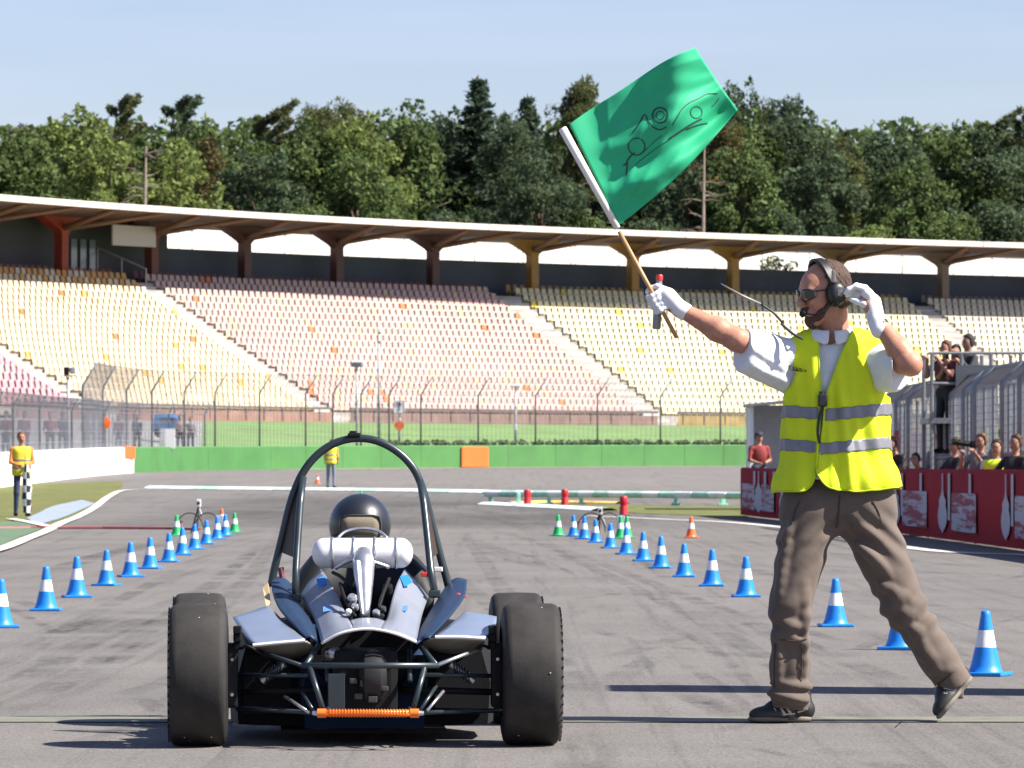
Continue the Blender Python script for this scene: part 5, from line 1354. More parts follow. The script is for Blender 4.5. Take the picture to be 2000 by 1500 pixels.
for sg in (-1, 1):
    pts = [nb + Vector((.07 * math.cos(a) * 1.05 + .0, .072 * math.sin(a), .012 + .018 * math.sin(a))) for a in np.linspace(-math.pi / 2 + .12 if sg > 0 else -math.pi / 2 - .12, math.pi / 2, 12)] if sg > 0 else [nb + Vector((.07 * math.cos(a) * 1.05, .072 * math.sin(a), .012 + .018 * math.sin(a))) for a in np.linspace(-math.pi / 2 - .12, -3 * math.pi / 2, 12)]
    rows = []
    for i, p in enumerate(pts):
        o = (p - nb); o.z = 0; o.normalize(); dn = .028 + .026 * max(0, 1 - i / 3)
        rows.append([p, p + o * .006 + Vector((0, 0, .012)), p + o * .020 + Vector((0, 0, -.006)), p + o * .030 + Vector((0, -.006 if i < 4 else 0, -dn))])
    g = MB(); g.grid(rows); g.build('collar', CLOTH, MAN, smooth=True, solid=0.003, subd=1)
# trousers
TR_ = [('c', T3(M(1588, 985, .02)), T3(M(1690, 985, .02)), .128, .128, 0), ('c', T3(M(1580, 1010, .0)), T3(M(1544, 1180, -.05)), .116, .083, 0), ('c', T3(M(1544, 1180, -.05)), T3(M(1543, 1300, -.01)), .080, .076, 0), ('c', T3(M(1543, 1300, -.01)), T3(M(1541, 1405, .01)), .076, .082, 0),
       ('c', T3(M(1690, 1010, .02)), T3(M(1766, 1185, .02)), .116, .085, 0), ('c', T3(M(1766, 1185, .02)), T3(M(1832, 1285, .05)), .083, .072, 0), ('c', T3(M(1832, 1285, .05)), T3(M(1880, 1360, .07)), .072, .074, 0)]
def fold(pts, r, sink):
    P = spline([M(a[0], a[1], a[2] + .009) for a in pts], 4); n = len(P) - 1; rad = [r * (.35 + .65 * math.sin(math.pi * min(1, max(0, (i + .3) / (n + .6)))) ** .7) for i in range(n + 1)]
    return [('c', T3(P[i]), T3(P[i + 1]), rad[i], rad[i + 1], 0, .026) for i in range(n)]
FO = []
for pts in ([(1672, 1066, -.085), (1706, 1090, -.086), (1738, 1128, -.075)], [(1668, 1030, -.098), (1722, 1050, -.075)], [(1718, 1140, -.070), (1752, 1160, -.068), (1786, 1178, -.05)], [(1748, 1190, -.064), (1790, 1205, -.055)], [(1766, 1218, -.056), (1802, 1240, -.040)],
            [(1790, 1275, -.028), (1838, 1290, -.016)], [(1812, 1308, -.012), (1862, 1306, -.005)], [(1745, 1150, -.075), (1800, 1255, -.035), (1835, 1310, -.018)],
            [(1612, 1042, -.086), (1575, 1062, -.104)], [(1598, 1078, -.078), (1560, 1110, -.110)], [(1545, 1020, -.098), (1530, 1100, -.108), (1520, 1180, -.118)], [(1568, 1120, -.108), (1572, 1200, -.115), (1570, 1320, -.072)], [(1512, 1205, -.110), (1555, 1225, -.128)], [(1508, 1235, -.098), (1560, 1250, -.118)],
            [(1505, 1335, -.058), (1545, 1345, -.086), (1582, 1338, -.062)], [(1504, 1356, -.058), (1548, 1364, -.086), (1584, 1358, -.062)], [(1520, 1255, -.105), (1520, 1330, -.078)]):
    FO += fold(pts, .0155, 0)

dl = np.array((M(1880, 1360, .07) - M(1768, 1185, .02)).normalized()); cl = np.array(M(1867, 1339, .06))
w1 = wrk(11, .008); w2 = wrk(24, .003)
def tr_disp(P):
    d = w1(P) * .25 + w2(P) * .3
    zk = M(1546, 1185).z; zh = M(1546, 1372).z; kz = M(1772, 1195).z
    left = P[:, 0] < M(1640, 0).x
    # folds: gathered at the front hem, pulled across the knees and from the crotch
    d += np.where(left, .008 * np.sin((P[:, 2] + .25 * P[:, 0]) * 95) * np.exp(-((P[:, 2] - zh - .03) / .055) ** 2), 0)
    d += np.where(left, .006 * np.sin((P[:, 2] - .55 * P[:, 0]) * 60) * np.exp(-((P[:, 2] - zk + .06) / .09) ** 2), 0)
    ax = P[:, 2] + .62 * P[:, 0]
    d += np.where(~left, .009 * np.sin((P[:, 2] - .9 * P[:, 0]) * 58) * np.exp(-((P[:, 2] - kz) / .10) ** 2), 0)
    cz = M(1640, 1050).z
    d += .007 * np.sin((P[:, 2] + .9 * np.abs(P[:, 0] - M(1640, 0).x)) * 70) * np.exp(-((P[:, 2] - cz) / .10) ** 2)
    return d
def tr_carve(P, D):
    left = P[:, 0] < M(1690, 0).x
    D = np.where(left, np.maximum(D, -(P[:, 2] - M(0, 1384).z + .10 * (P[:, 0] - M(1545, 0).x))), np.maximum(D, (P - cl) @ dl))
    return np.maximum(D, P[:, 2] - M(0, 930).z)
sdf_obj('trousers', TR_ + FO, 0.0055, [M_TROU], MAN, k=0.035, disp=tr_disp, carve=tr_carve)

def surf(prims, px, py, k=.035, push=.0015):
    dy = np.linspace(-.45, .3, 400); P = np.array([list(M(px, py, d)) for d in dy], np.float32); d = sdf_eval(P, prims, k)[0]; i = int(np.argmax(d < 0)); return M(px, py, dy[max(0, i - 1)] - push)
M_SEAM = mat('seam_dark', (0.045, 0.032, 0.025), 0.9)
for nm, pts in (('pocket_seam', [(1562, 978), (1552, 1000), (1546, 1025)]), ('pocket_seam', [(1704, 978), (1716, 1000), (1722, 1025)]), ('fly_seam', [(1640, 968), (1638, 1000), (1634, 1030)]), ('knee_seam', [(1508, 1248), (1530, 1250), (1555, 1251), (1576, 1248)]), ('leg_seam', [(1566, 1256), (1566, 1300), (1564, 1345)]), ('leg_seam', [(1514, 1256), (1512, 1300), (1512, 1345)]), ('hem_seam', [(1812, 1352), (1834, 1336), (1862, 1312)])):
    g = MB(); g.tube([surf(TR_ + FO, x, y, .035) for x, y in [(p.x, p.y) for p in spline([Vector((a, b, 0)) for a, b in pts], 6)]], .0022, 5); g.build(nm, M_SEAM, MAN)
# vest: draped over the shirt, open in front
VP = TORSO
TX, TY = M(1632, 0).x, MY + .03
def vest_r(th, z, off):
    lo, hi = np.full(th.shape, .0), np.full(th.shape, .42)
    for _ in range(26):
        m_ = (lo + hi) / 2; P = np.stack([TX + m_ * np.cos(th), TY + m_ * np.sin(th), z], -1).reshape(-1, 3).astype(np.float32)
        d = sdf_eval(P, VP, .03)[0].reshape(th.shape) - off; ins = d < 0; lo = np.where(ins, m_, lo); hi = np.where(ins, hi, m_)
    return (lo + hi) / 2
zt, zb = M(0, 642).z, M(0, 962).z
nth, nzv = 240, 120
TH, ZZ = np.meshgrid(np.linspace(0, 2 * math.pi, nth, endpoint=False), np.linspace(zb, zt, nzv))
off = .020 + .016 * np.clip((M(0, 800).z - ZZ) / .3, 0, 1.2)
RV = vest_r(TH, ZZ, off)
# below the chest the cloth hangs straight, with soft vertical folds
zc = M(0, 760).z; ic = int(np.argmin(abs(ZZ[:, 0] - zc)))
hang = RV[ic][None, :] * (1 + .10 * (zc - ZZ) / .4); RV = np.where(ZZ < zc, np.maximum(RV, hang), RV)
RV += (.006 * np.sin(TH * 9 + 6 * ZZ) + .005 * np.sin(TH * 17 + 2 + 9 * ZZ) + .003 * np.sin(TH * 5 + 31 * ZZ)) * np.clip((zt - ZZ) / .25, 0, 1) ** .8
VX = TX + RV * np.cos(TH); VY = TY + RV * np.sin(TH)
def px_of(x, y): return 1000 + F * x / y
def py_of(z, y): return HZ + F * (CH - z) / y
front = VY < TY
PXm, PYm = px_of(VX, VY), py_of(ZZ, VY)
op_l = np.interp(PYm, [640, 700, 770, 850, 900, 930, 950, 970], [1598, 1600, 1604, 1598, 1594, 1592, 1585, 1560])
op_r = np.interp(PYm, [640, 700, 770, 850, 900, 930, 950, 970], [1668, 1640, 1614, 1604, 1596, 1592, 1604, 1640])
keep = ~(front & (PXm > op_l) & (PXm < op_r))
hem = np.where(front & (PXm < 1592), 962 - 0.0 * PXm - 22 * np.clip((PXm - 1560) / 30, 0, 1) ** 2, np.where(front, 952 + 8 * np.sin((PXm - 1600) / 150 * 3.1) - 30 * np.clip((1628 - PXm) / 34, 0, 1) ** 2, 955))
keep &= PYm < hem
# arm holes: ellipses at the shoulders
dz_ = ZZ - M(0, 712).z; ahr = (np.abs(VY - TY - .0) / .088) ** 2 + (dz_ / .135) ** 2 < 1
keep &= ~(ahr & (np.abs(VX - TX) > .125)); keep &= ~((np.abs(VX - TX) > .185) & (ZZ > M(0, 745).z))
nbk = M(1622, 648, .02); keep &= np.hypot(VX - nbk.x, (VY - nbk.y)) > .082
def vest_part(name, mask, push, m, parent, cut=True):
    rr = RV + push; X = TX + rr * np.cos(TH); Y = TY + rr * np.sin(TH); V = np.stack([X, Y, ZZ], -1)
    idx = np.full(ZZ.shape, -1); fs = []; vs = []
    for i in range(nzv - 1):
        for j in range(nth):
            j2 = (j + 1) % nth; c4 = ((i, j), (i, j2), (i + 1, j2), (i + 1, j))
            if sum(mask[c] for c in c4) >= 3:
                f = []
                for c in c4:
                    if idx[c] < 0: idx[c] = len(vs); vs.append(V[c].copy())
                    f.append(idx[c])
                fs.append(tuple(f))
    vs = np.array(vs)
    from collections import Counter
    ec = Counter(tuple(sorted((f[k], f[(k + 1) % 4]))) for f in fs for k in range(4))
    nb_ = {}
    for (a, b), n in ec.items():
        if n == 1: nb_.setdefault(a, []).append(b); nb_.setdefault(b, []).append(a)
    for _ in range(5):                                   # smooth the cut edges
        new = vs.copy()
        for a, q in nb_.items():
            if len(q) == 2: new[a] = vs[a] * .4 + .3 * (vs[q[0]] + vs[q[1]])
        vs = new
    g = MB(); g.add(vs.tolist(), fs); ob_ = g.build(name, m, parent, smooth=True, solid=0.003 if name == 'vest' else 0.0015)
    if name == 'vest':                                   # bound edges
        seen = set()
        for a0 in list(nb_):
            if a0 in seen or len(nb_[a0]) != 2: continue
            loop = [a0]; seen.add(a0); cur = a0
            while True:
                nx = [q for q in nb_[cur] if q not in seen]
                if not nx: break
                cur = nx[0]; seen.add(cur); loop.append(cur)
            if len(loop) > 30:
                pts = vs[loop + [loop[0]]]
                for _ in range(2): pts[1:-1] = (pts[:-2] + pts[2:] + 2 * pts[1:-1]) / 4
                g2 = MB(); g2.tube([Vector(q) for q in pts], .0042, 6, cap=False); g2.build('hem_binding', mat('vest_binding', (0.50, 0.66, 0.012), 0.8), ob_, smooth=True)
    return ob_
VEST = vest_part('vest', keep, 0.0, M_VEST, MAN)
for y0, y1 in ((792, 818), (858, 883)):
    sl = np.where(PXm < 1600, (PXm - 1560) * .07, (1670 - PXm) * .10) * front
    mk = keep & (PYm - sl > y0) & (PYm - sl < y1); vest_part('reflective_band', mk, .004, M_REFL, VEST)
# dark print on the chest, zip edges
def on_vest(px, py, push=.006):
    i = np.argmin(np.where(front & keep, np.hypot(PXm - px, PYm - py), 1e9)); i = np.unravel_index(i, ZZ.shape)
    P = Vector((VX[i], VY[i], ZZ[i])); q = U(px, py, P.y); q.y -= push; return q
g = MB()
for pts in ([(1540, 712), (1544, 722)], [(1538, 716), (1546, 714)], [(1549, 716), (1551, 724)], [(1554, 717), (1558, 724)], [(1560, 719), (1566, 722)], [(1546, 722), (1556, 724), (1568, 725)], [(1571, 722), (1574, 726)]):
    g.tube([on_vest(*p) for p in pts], .0022, 5)
tag(g.build('chest_print', mat('print_dark', (0.03, 0.05, 0.01), 0.8), VEST), kind='stuff')
for P_ in ([(1603, 778), (1599, 850), (1594, 915)], [(1612, 778), (1606, 850), (1598, 915)]):
    g = MB(); g.tube(spline([on_vest(*p, .002) for p in P_], 6), .004, 6); g.build('binding', M_VEST, VEST, smooth=True)
# clip radio on the chest with its cable
RAD = thing('handheld_radio', T3(on_vest(1606, 780)), 'small black radio clipped at the front of the flag waver\'s vest', 'radio')
q = on_vest(1606, 782, .022); g = MB(); g.box(q, (.036, .026, .050), bev=.006); g.build('radio_case', M_BLKP, RAD)
g = MB(); g.lathe([(0, 0), (.010, 0), (.010, .012), (0, .012)], 10, M=Matrix.Translation(q + Vector((-.004, 0, .024)))); g.build('knob', M_BLKP, RAD)
g = MB(); g.tube(spline([q + Vector((0, 0, -.02)), on_vest(1600, 815, .012), on_vest(1597, 845, .012), on_vest(1601, 866, .012)], 6), .006, 7); g.build('cable', M_BLKP, RAD, smooth=True)
ANT = thing('shoulder_antenna', T3(M(1538, 645)), 'thin whip antenna sticking up from the flag waver\'s shoulder strap', 'antenna')
g = MB(); g.tube(spline([M(1530, 632, -.06), M(1512, 612, -.06), M(1486, 594, -.06)], 5), [.0055] * 6 + [.005] * 5, 7); g.build('antenna_base', M_BLKP, ANT, smooth=True)
g = MB(); g.tube([M(1486, 594, -.06), M(1450, 578, -.06), M(1408, 554, -.06)], [.005, .0055, .002], 7); g.build('antenna_tip', mat('antenna_grey', (0.26, 0.24, 0.23), 0.5, 0.3), ANT, smooth=True)
g = MB(); g.tube(spline([M(1526, 632, -.075), M(1540, 645, -.095), M(1552, 654, -.115), M(1568, 662, -.125)], 5), .009, 8, flat=.6); g.build('shoulder_strap', mat('navy_strap', (0.012, 0.016, 0.03), 0.7), ANT, smooth=True)
g = MB(); wq = el_l.lerp(wr_l, .90); dd = (wr_l - el_l).normalized(); g.tube([wq - dd * .008, wq + dd * .008], .036, 16); g.build('wrist_watch', M_BLKP, MAN, smooth=True, angle=40)

# gloves
def finger(pts, r0, r1): return [('c', T3(pts[i]), T3(pts[i + 1]), r0 + (r1 - r0) * i / max(1, len(pts) - 2), r0 + (r1 - r0) * (i + .8) / max(1, len(pts) - 2), 0, .006) for i in range(len(pts) - 1)]
pa, pb = M(1098, 250, -.055), M(1322, 660, -.055); pax = (pb - pa).normalized()
gc = pa + pax * ((M(1284, 590, -.055) - pa).dot(pax)); side = (wr_r - gc); side = (side - pax * side.dot(pax)).normalized(); fr = pax.cross(side).normalized()
if fr.y > 0: fr = -fr
pr_ = [('c', T3(wr_r + (wr_r - M(1300, 590, -.055)) * .35), T3(wr_r), .036, .034, 0), ('c', T3(wr_r), T3(gc + side * .048), .033, .036, 0), ('c', T3(gc + side * .040 - pax * .030 - fr * .004), T3(gc + side * .040 + pax * .028 - fr * .004), .020, .019, 0)]
for i, (o_, ln) in enumerate(((-.034, 4.3), (-.012, 4.6), (.010, 4.4), (.031, 4.0))):
    pts = []
    for a in np.linspace(0.15, ln, 6):
        rr_ = .027 - .002 * (a > 3); pts.append(gc + pax * (o_ + .004 * math.sin(a)) + (side * math.cos(a) + fr * math.sin(a)) * rr_ * (1.35 if a < .5 else 1.0))
    pr_ += finger(pts, .0115, .0095)
pr_ += finger([gc + side * .048 - pax * .03, gc + side * .030 - pax * .055 - fr * .012, gc + side * .004 - pax * .062 - fr * .020, gc - side * .016 - pax * .056 - fr * .014], .0135, .0105)
sdf_obj('glove', pr_, 0.0035, [M_GLOVE], MAN, k=0.012)
kn = M(1692, 566, -.075); cupc = H(-.004, .118, -.008)
pr_ = [('c', T3(wr_l + (wr_l - kn) * .25), T3(wr_l), .038, .036, 0), ('c', T3(wr_l), T3(M(1702, 592, -.095)), .034, .040, 0), ('c', T3(M(1694, 574, -.115)), T3(M(1690, 572, -.045)), .024, .024, 0)]
for i, (dy, dz, ln) in enumerate(((-.040, .004, .9), (-.016, .012, 1.0), (.008, .010, .96), (.030, .002, .84))):
    b0 = M(1690, 568, -.075) + Vector((0, dy, dz)); tip = M(1647, 574, -.075) + Vector((.004 * i, dy * .5 - .03, dz - .010 * i))
    pts = [b0, b0.lerp(tip, .45) + Vector((0, -.004, .018)), b0.lerp(tip, .80) + Vector((0, -.002, .010)), b0.lerp(tip, ln)]
    pr_ += finger(pts, .0125, .0095)
pr_ += finger([M(1700, 598, -.11), M(1688, 594, -.12), M(1674, 589, -.118), M(1662, 585, -.112)], .0165, .0115)
pr_ += [('c', T3(M(1694, 578, -.09)), T3(M(1676, 578, -.085)), .026, .020, 0)]
sdf_obj('glove', pr_, 0.0035, [M_GLOVE], MAN, k=0.012)

# shoes
M_SHOE = mat('black_shoe', (0.020, 0.019, 0.018), 0.5, var=0.3, scale=30)
M_SOLE = mat('tan_sole', (0.15, 0.13, 0.10), 0.7, var=0.2, scale=30)
M_STR = mat('shoe_silver', (0.55, 0.52, 0.47), 0.45)
def shoe(heel, toe, up, low):
    x = (toe - heel); L_ = x.length; x.normalize(); z = (up - x * up.dot(x)).normalized(); y = z.cross(x)
    R = np.array([list(x), list(y), list(z)]).T
    def Q(a, b, c): return T3(heel + x * (a * L_) + y * b + z * c)
    pr = [('c', Q(.10, 0, .045), Q(.55, 0, .040), .040, .040, 0), ('e', Q(.66, .004, .030), (L_ * .34, .046, .036), R, 0), ('c', Q(.14, 0, .06), Q(.20, 0, .115), .042, .050, 0), ('c', Q(.30, 0, .095), Q(.60, 0, .056), .034, .030, 0)]
    up_c = lambda P, D: np.maximum(np.maximum(D, -((P - np.array(heel)) @ np.array(z) - .014)), (P - np.array(heel)) @ np.array(z) - .125)
    s = sdf_obj('shoe', pr, 0.005, [M_SHOE], MAN, k=0.02, carve=up_c)
    prs = [('e', Q(.18, 0, .012), (L_ * .20, .042, .02), R, 0), ('e', Q(.70, .003, .012), (L_ * .32, .050, .02), R, 0), ('c', Q(.2, 0, .010), Q(.75, 0, .010), .032, .036, 0)]
    flat = lambda P, D: np.maximum(np.maximum(D, -((P - np.array(heel)) @ np.array(z))), (P - np.array(heel)) @ np.array(z) - .022)
    sdf_obj('sole', prs, 0.005, [M_SOLE], s, k=0.02, carve=flat)
    side_ = -1 if y.y > 0 else 1
    for a0, c0, a1, c1, r in ((.36, .030, .47, .075, .0060), (.46, .028, .55, .068, .0060), (.56, .028, .63, .056, .004), (.30, .034, .62, .028, .0035), (.70, .034, .90, .028, .003), (.12, .05, .26, .04, .0045)):
        pts = []
        for t in np.linspace(0, 1, 4):
            a, c = a0 + (a1 - a0) * t, c0 + (c1 - c0) * t; w_ = .044 - .55 * max(0, c - .045) - .10 * max(0, a - .75)
            pts.append(heel + x * (a * L_) + y * (side_ * w_) + z * c)
        g = MB(); g.tube(pts, r, 6); g.build('shoe_stripe', M_STR, s)
    for a in (.40, .46, .52, .58):
        g = MB(); c = .095 - .06 * (a - .35) / .3 ; g.tube([heel + x * (a * L_) + y * .026 + z * (c - .005), heel + x * (a * L_) + z * (c + .005), heel + x * (a * L_) - y * .026 + z * (c - .005)], .0035, 5); g.build('lace', M_STR, s)
shoe(h1, t1, Vector((0, 0, 1)), True); shoe(h2, t2, up2, False)

# flag with its pole
FLAG = thing('green_flag', T3(pb), 'green flag with a drawn race car, on a wooden pole held up', 'flag')
M_FLAG = mat('green_flag_cloth', (0.030, 0.52, 0.255), 0.65, var=0.06, scale=6, bump=0.06, bscale=300, trans=0.30)
g = MB(); sp = M(1206, 446, -.055); g.tube([sp.lerp(pa, -.03), pb], [.0085, .0085], 12); g.build('pole', mat('pole_wood', (0.46, 0.25, 0.11), 0.55, var=0.2, scale=20, stretch=(1, 1, .1)), FLAG, smooth=True)
g = MB(); g.tube([pa, pa + pax * .004, sp], [.014, .0175, .0135], 14); g.build('pole_sleeve', mat('white_sleeve', (0.74, 0.72, 0.68), 0.7), FLAG, smooth=True)
def flag_img(u, v):
    a = Vector((1112, 243)); b = Vector((1358, 93)); c = Vector((1441, 214)); d = Vector((1209, 440))
    top = a.lerp(b, u) + Vector((0, -14 * math.sin(u * math.pi) * (1 - u) + 10 * math.sin(u * 6.28) * u)); bot = d.lerp(c, u) + Vector((6 * math.sin(u * 3.14), 10 * math.sin(u * 3.14)))
    p = top.lerp(bot, v); p.x += 10 * u * math.sin(v * math.pi) * (1 if True else 0) * (-0.2) ; return p
def flag_dep(u, v):
    q = v + .25 * u
    e = min(1.0, u * 5)
    return e * (.045 * math.sin(5.2 * u + 3.0 * v + .4) * (.3 + u) + .030 * math.sin(v * 15 - u * 5.5) * max(0, v - .25) * 1.3 * (1.1 - .5 * u) + .014 * math.sin(u * 13 + v * 4) * (1 - v) + .012 * math.sin(v * 31 - u * 9 + 1) * max(0, v - .30) + .010 * (abs(math.sin(math.atan2(1.02 - v, u + .03) * 9.5 + .6 * math.sin(5 * u))) ** .6 - .6) * math.exp(-1.3 * u) * min(1, 3 * math.hypot(u, 1 - v)) + .012 * abs(math.sin(6.5 * v - 2.2 * u + 1.1)) * u + .0035 * math.sin(26 * u - 17 * v + 2 * math.sin(7 * v)) * (.3 + .7 * v))
def flag_pt(u, v, o=0.0):
    p = flag_img(u, v); return M(p.x, p.y, -.055 + flag_dep(u, v) + o)
g = MB(); g.grid([[flag_pt(u, v) for u in np.linspace(0, 1, 70)] for v in np.linspace(0, 1, 60)]); cl_ = g.build('flag_cloth', M_FLAG, FLAG, smooth=True, solid=0.0012)
def inv_flag(px, py):
    u, v = .5, .5
    for _ in range(25):
        p = flag_img(u, v); e = .001; pu = (flag_img(u + e, v) - p) / e; pv = (flag_img(u, v + e) - p) / e
        dx, dy = px - p.x, py - p.y; det = pu.x * pv.y - pu.y * pv.x; u += (dx * pv.y - dy * pv.x) / det; v += (pu.x * dy - pu.y * dx) / det
        u = min(max(u, -.2), 1.2); v = min(max(v, -.2), 1.2)
    return min(max(u, .005), .995), min(max(v, .005), .995)
M_INK = mat('flag_ink', (0.012, 0.060, 0.045), 0.7)
def zf(x, y): return (1060 + x / 3.571, 60 + y / 3.571)
DRAW = [([(625, 715), (665, 660), (710, 585), (740, 640), (780, 678), (820, 690), (862, 672)], 4.2), ([(905, 660), (940, 600), (970, 550), (1020, 505), (1090, 470), (1150, 440), (1220, 440)], 3.2),
        ([(1230, 470), (1210, 500), (1180, 530)], 2.6), ([(640, 850), (600, 890), (580, 930), (560, 940)], 5.0), ([(590, 920), (585, 980), (580, 1010)], 5.0), ([(620, 960), (700, 890), (800, 815), (900, 750)], 2.2), ([(880, 755), (950, 710), (1010, 670), (1060, 640), (1110, 615)], 6.0), ([(1000, 690), (1080, 660), (1150, 645)], 5.0),
        ([(700, 850), (760, 790), (830, 730)], 2.0)]
for cx, cy, r, wd in ((655, 808, 58, 4.2), (818, 590, 52, 5.5), (1072, 570, 40, 3.0), (818, 590, 28, 3.0)):
    DRAW.append(([(cx + r * math.cos(a), cy + r * 1.02 * math.sin(a)) for a in np.linspace(0, 6.283, 17)], wd))
for pts, wd in DRAW:
    P2 = [zf(*p) for p in pts]; P3 = spline([Vector((a, b, 0)) for a, b in P2], 5)
    for o_ in (-.0022, .0022):
        rows = []
        for i, p in enumerate(P3):
            t = P3[min(i + 1, len(P3) - 1)] - P3[max(i - 1, 0)]; t.normalize(); n_ = Vector((-t.y, t.x, 0)) * wd / 2 * .62
            rows.append([flag_pt(*inv_flag(p.x + n_.x * s_, p.y + n_.y * s_), o_) for s_ in (-1, 1)])
        g = MB(); g.grid(rows); g.build('drawn_line', M_INK, cl_)
# bottle in the same hand
BOT = thing('small_bottle', T3(M(1284, 640, -.095)), 'small grey bottle with red cap in the flag waver\'s raised hand', 'bottle')
c = M(1288, 541, -.018); d = (M(1282, 643, -.018) - c); L_ = d.length; Rb = d.to_track_quat('-Z', 'Y').to_matrix().to_4x4(); Mb = Matrix.Translation(c) @ Rb
g = MB(); g.lathe([(.0, -L_), (.015, -L_), (.0175, -L_ + .006), (.0175, -.05), (.016, -.04), (.012, -.022), (.011, -.012), (0, -.012)], 18, M=Mb); g.build('bottle_body', mat('bottle_grey', (0.24, 0.25, 0.27), 0.35, 0.2, var=0.15, scale=30), BOT, smooth=True, angle=50)
g = MB(); g.lathe([(0, -.014), (.014, -.014), (.0145, .004), (.011, .010), (0, .010)], 16, M=Mb); g.build('cap', M_RED, BOT, smooth=True, angle=50)
# ================================================================== CONES
CONEC = {'blue': (0.006, 0.20, 0.66), 'green': (0.01, 0.36, 0.10), 'orange': (0.78, 0.13, 0.02)}
M_CW = mat('cone_white_band', (0.74, 0.74, 0.74), 0.5, var=0.05, scale=30, wear=((0.4, 0.38, 0.35), 0.4, 25))
CPROTO = {}
def cone_parts(col):
    m = mat('cone_' + col, CONEC[col], 0.42, var=0.12, scale=12, spec=0.45, wear=(tuple(c * .5 + .05 for c in CONEC[col]), 0.5, 18))
    prof = [(.088, .018), (.082, .024), (.072, .050), (.060, .100), (.0515, .135)]; mid = [(.0515, .135), (.0365, .215)]; top = [(.0365, .215), (.024, .285), (.022, .302), (.016, .308), (.012, .302)]
    def mk(nm, pr, mm, box=False):
        g = MB(); g.lathe(pr, 20)
        if box: g.box((0, 0, .010), (.215, .215, .018), bev=.006)
        me = bpy.data.meshes.new(nm); me.from_pydata(g.v, [], g.f); me.materials.append(mm); me.polygons.foreach_set('use_smooth', [True] * (20 * (len(pr) - 1)) + [False] * (len(g.f) - 20 * (len(pr) - 1))); return me
    return [('cone_base', mk('cone_base', prof, m, True)), ('white_band', mk('white_band', mid, M_CW)), ('cone_tip', mk('cone_tip', top, m))]
for c in CONEC: CPROTO[c] = cone_parts(c)
def cone(px, py, col, label, group):
    p = G(px, py); o = bpy.data.objects.new('traffic_cone', None); C.objects.link(o); o.location = p; o.rotation_euler = (0, 0, random.uniform(-.4, .4)); s = random.uniform(.98, 1.03); o.scale = (s, s, s * 1.03)
    tag(o, label, 'traffic cone', group)
    for nm, me in CPROTO[col]:
        q = bpy.data.objects.new(nm, me); C.objects.link(q); q.parent = o
ORD = ['nearest', 'second', 'third', 'fourth', 'fifth', 'sixth', 'seventh', 'eighth', 'ninth', 'tenth', 'eleventh', 'twelfth', 'thirteenth', 'fourteenth']
LEFT = [(2, 1226), (90, 1193), (150, 1167), (208, 1144), (255, 1127), (293, 1111), (330, 1098), (356, 1084), (380, 1073), (403, 1063), (424, 1053), (440, 1047)]
RIGHT = [(1925, 1320), (1758, 1269), (1632, 1224), (1457, 1166), (1391, 1145), (1336, 1127), (1291, 1110), (1256, 1096), (1223, 1083), (1192, 1071), (1163, 1060), (1141, 1053), (1120, 1048)]
for i, p in enumerate(LEFT): cone(*p, 'blue', '%s blue cone with white band in the left row' % (ORD[i] if i == 0 else ORD[i] + ' nearest'), 'blue cones along the lane')
for i, p in enumerate(RIGHT): cone(*p, 'blue', '%s blue cone with white band in the right row' % (ORD[i] if i == 0 else ORD[i] + ' nearest'), 'blue cones along the lane')
for px, py, c, l in ((345, 1047, 'green', 'green and white cone left of the far end of the left blue row'), (458, 1040, 'green', 'green and white cone right of the far end of the left blue row'),
                     (1090, 1047, 'green', 'green and white cone left of the far end of the right blue row'), (1212, 1052, 'green', 'green cone in front of the near red cylinder, left of a pair'), (1224, 1051, 'green', 'green cone in front of the near red cylinder, right of a pair'),
                     (705, 985, 'green', 'distant green cone showing just above the driver\'s helmet'),
                     (433, 1030, 'orange', 'small orange cone behind the far end of the left row'), (1350, 1051, 'orange', 'lone orange and white cone on the right of the lane'), (620, 945, 'orange', 'tiny orange cone beside the distant marshal in the roll hoop')):
    cone(px, py, c, l, 'single green and orange cones')

# ================================================================== SMALL TRACKSIDE THINGS
M_POST = mat('galvanised_post', (0.20, 0.21, 0.22), 0.5, 0.5, var=0.2, scale=6)
def raised_kerb(name, P, w_, h_, mats, seg, label):
    t = thing(name, (P[0].x, P[0].y, gz(P[0].y)), label, 'kerb'); k = 0; i = 0
    while i < len(P) - 1:
        j = min(len(P) - 1, i + seg); rows = []
        for q in range(i, j + 1):
            p = P[q].copy()
            if q == j and j < len(P) - 1: p = P[q].lerp(P[q - 1], .02)
            d = P[min(q + 1, len(P) - 1)] - P[max(q - 1, 0)]; d.z = 0; d.normalize(); n_ = Vector((-d.y, d.x, 0)); z = gz(p.y)
            rows.append([(p.x + n_.x * a, p.y + n_.y * a, z + b) for a, b in ((-w_ / 2, -.02), (-w_ / 2, h_ * .3), (-w_ / 4, h_), (w_ / 4, h_), (w_ / 2, h_ * .3), (w_ / 2, -.02))])
        g = MB(); g.grid(rows); g.build('kerb_block', mats[k % len(mats)], t); k += 1; i = j
raised_kerb('far_kerb', spline([G(*p) for p in [(300, 955), (460, 957), (640, 959), (800, 961), (965, 964)]], 10), 0.8, .10, [M_KWHITE, M_KWHITE, mat('kerb_mint', (0.42, 0.60, 0.48), 0.7, var=0.2)], 3, 'low white and pale green kerb across the track behind the roll hoop')
raised_kerb('white_kerb_block', spline([G(*p) for p in [(955, 986), (1030, 990), (1110, 994), (1180, 998)]], 10), 0.6, .07, [M_KWHITE], 6, 'low white kerb in front of the orange kerb on the right')
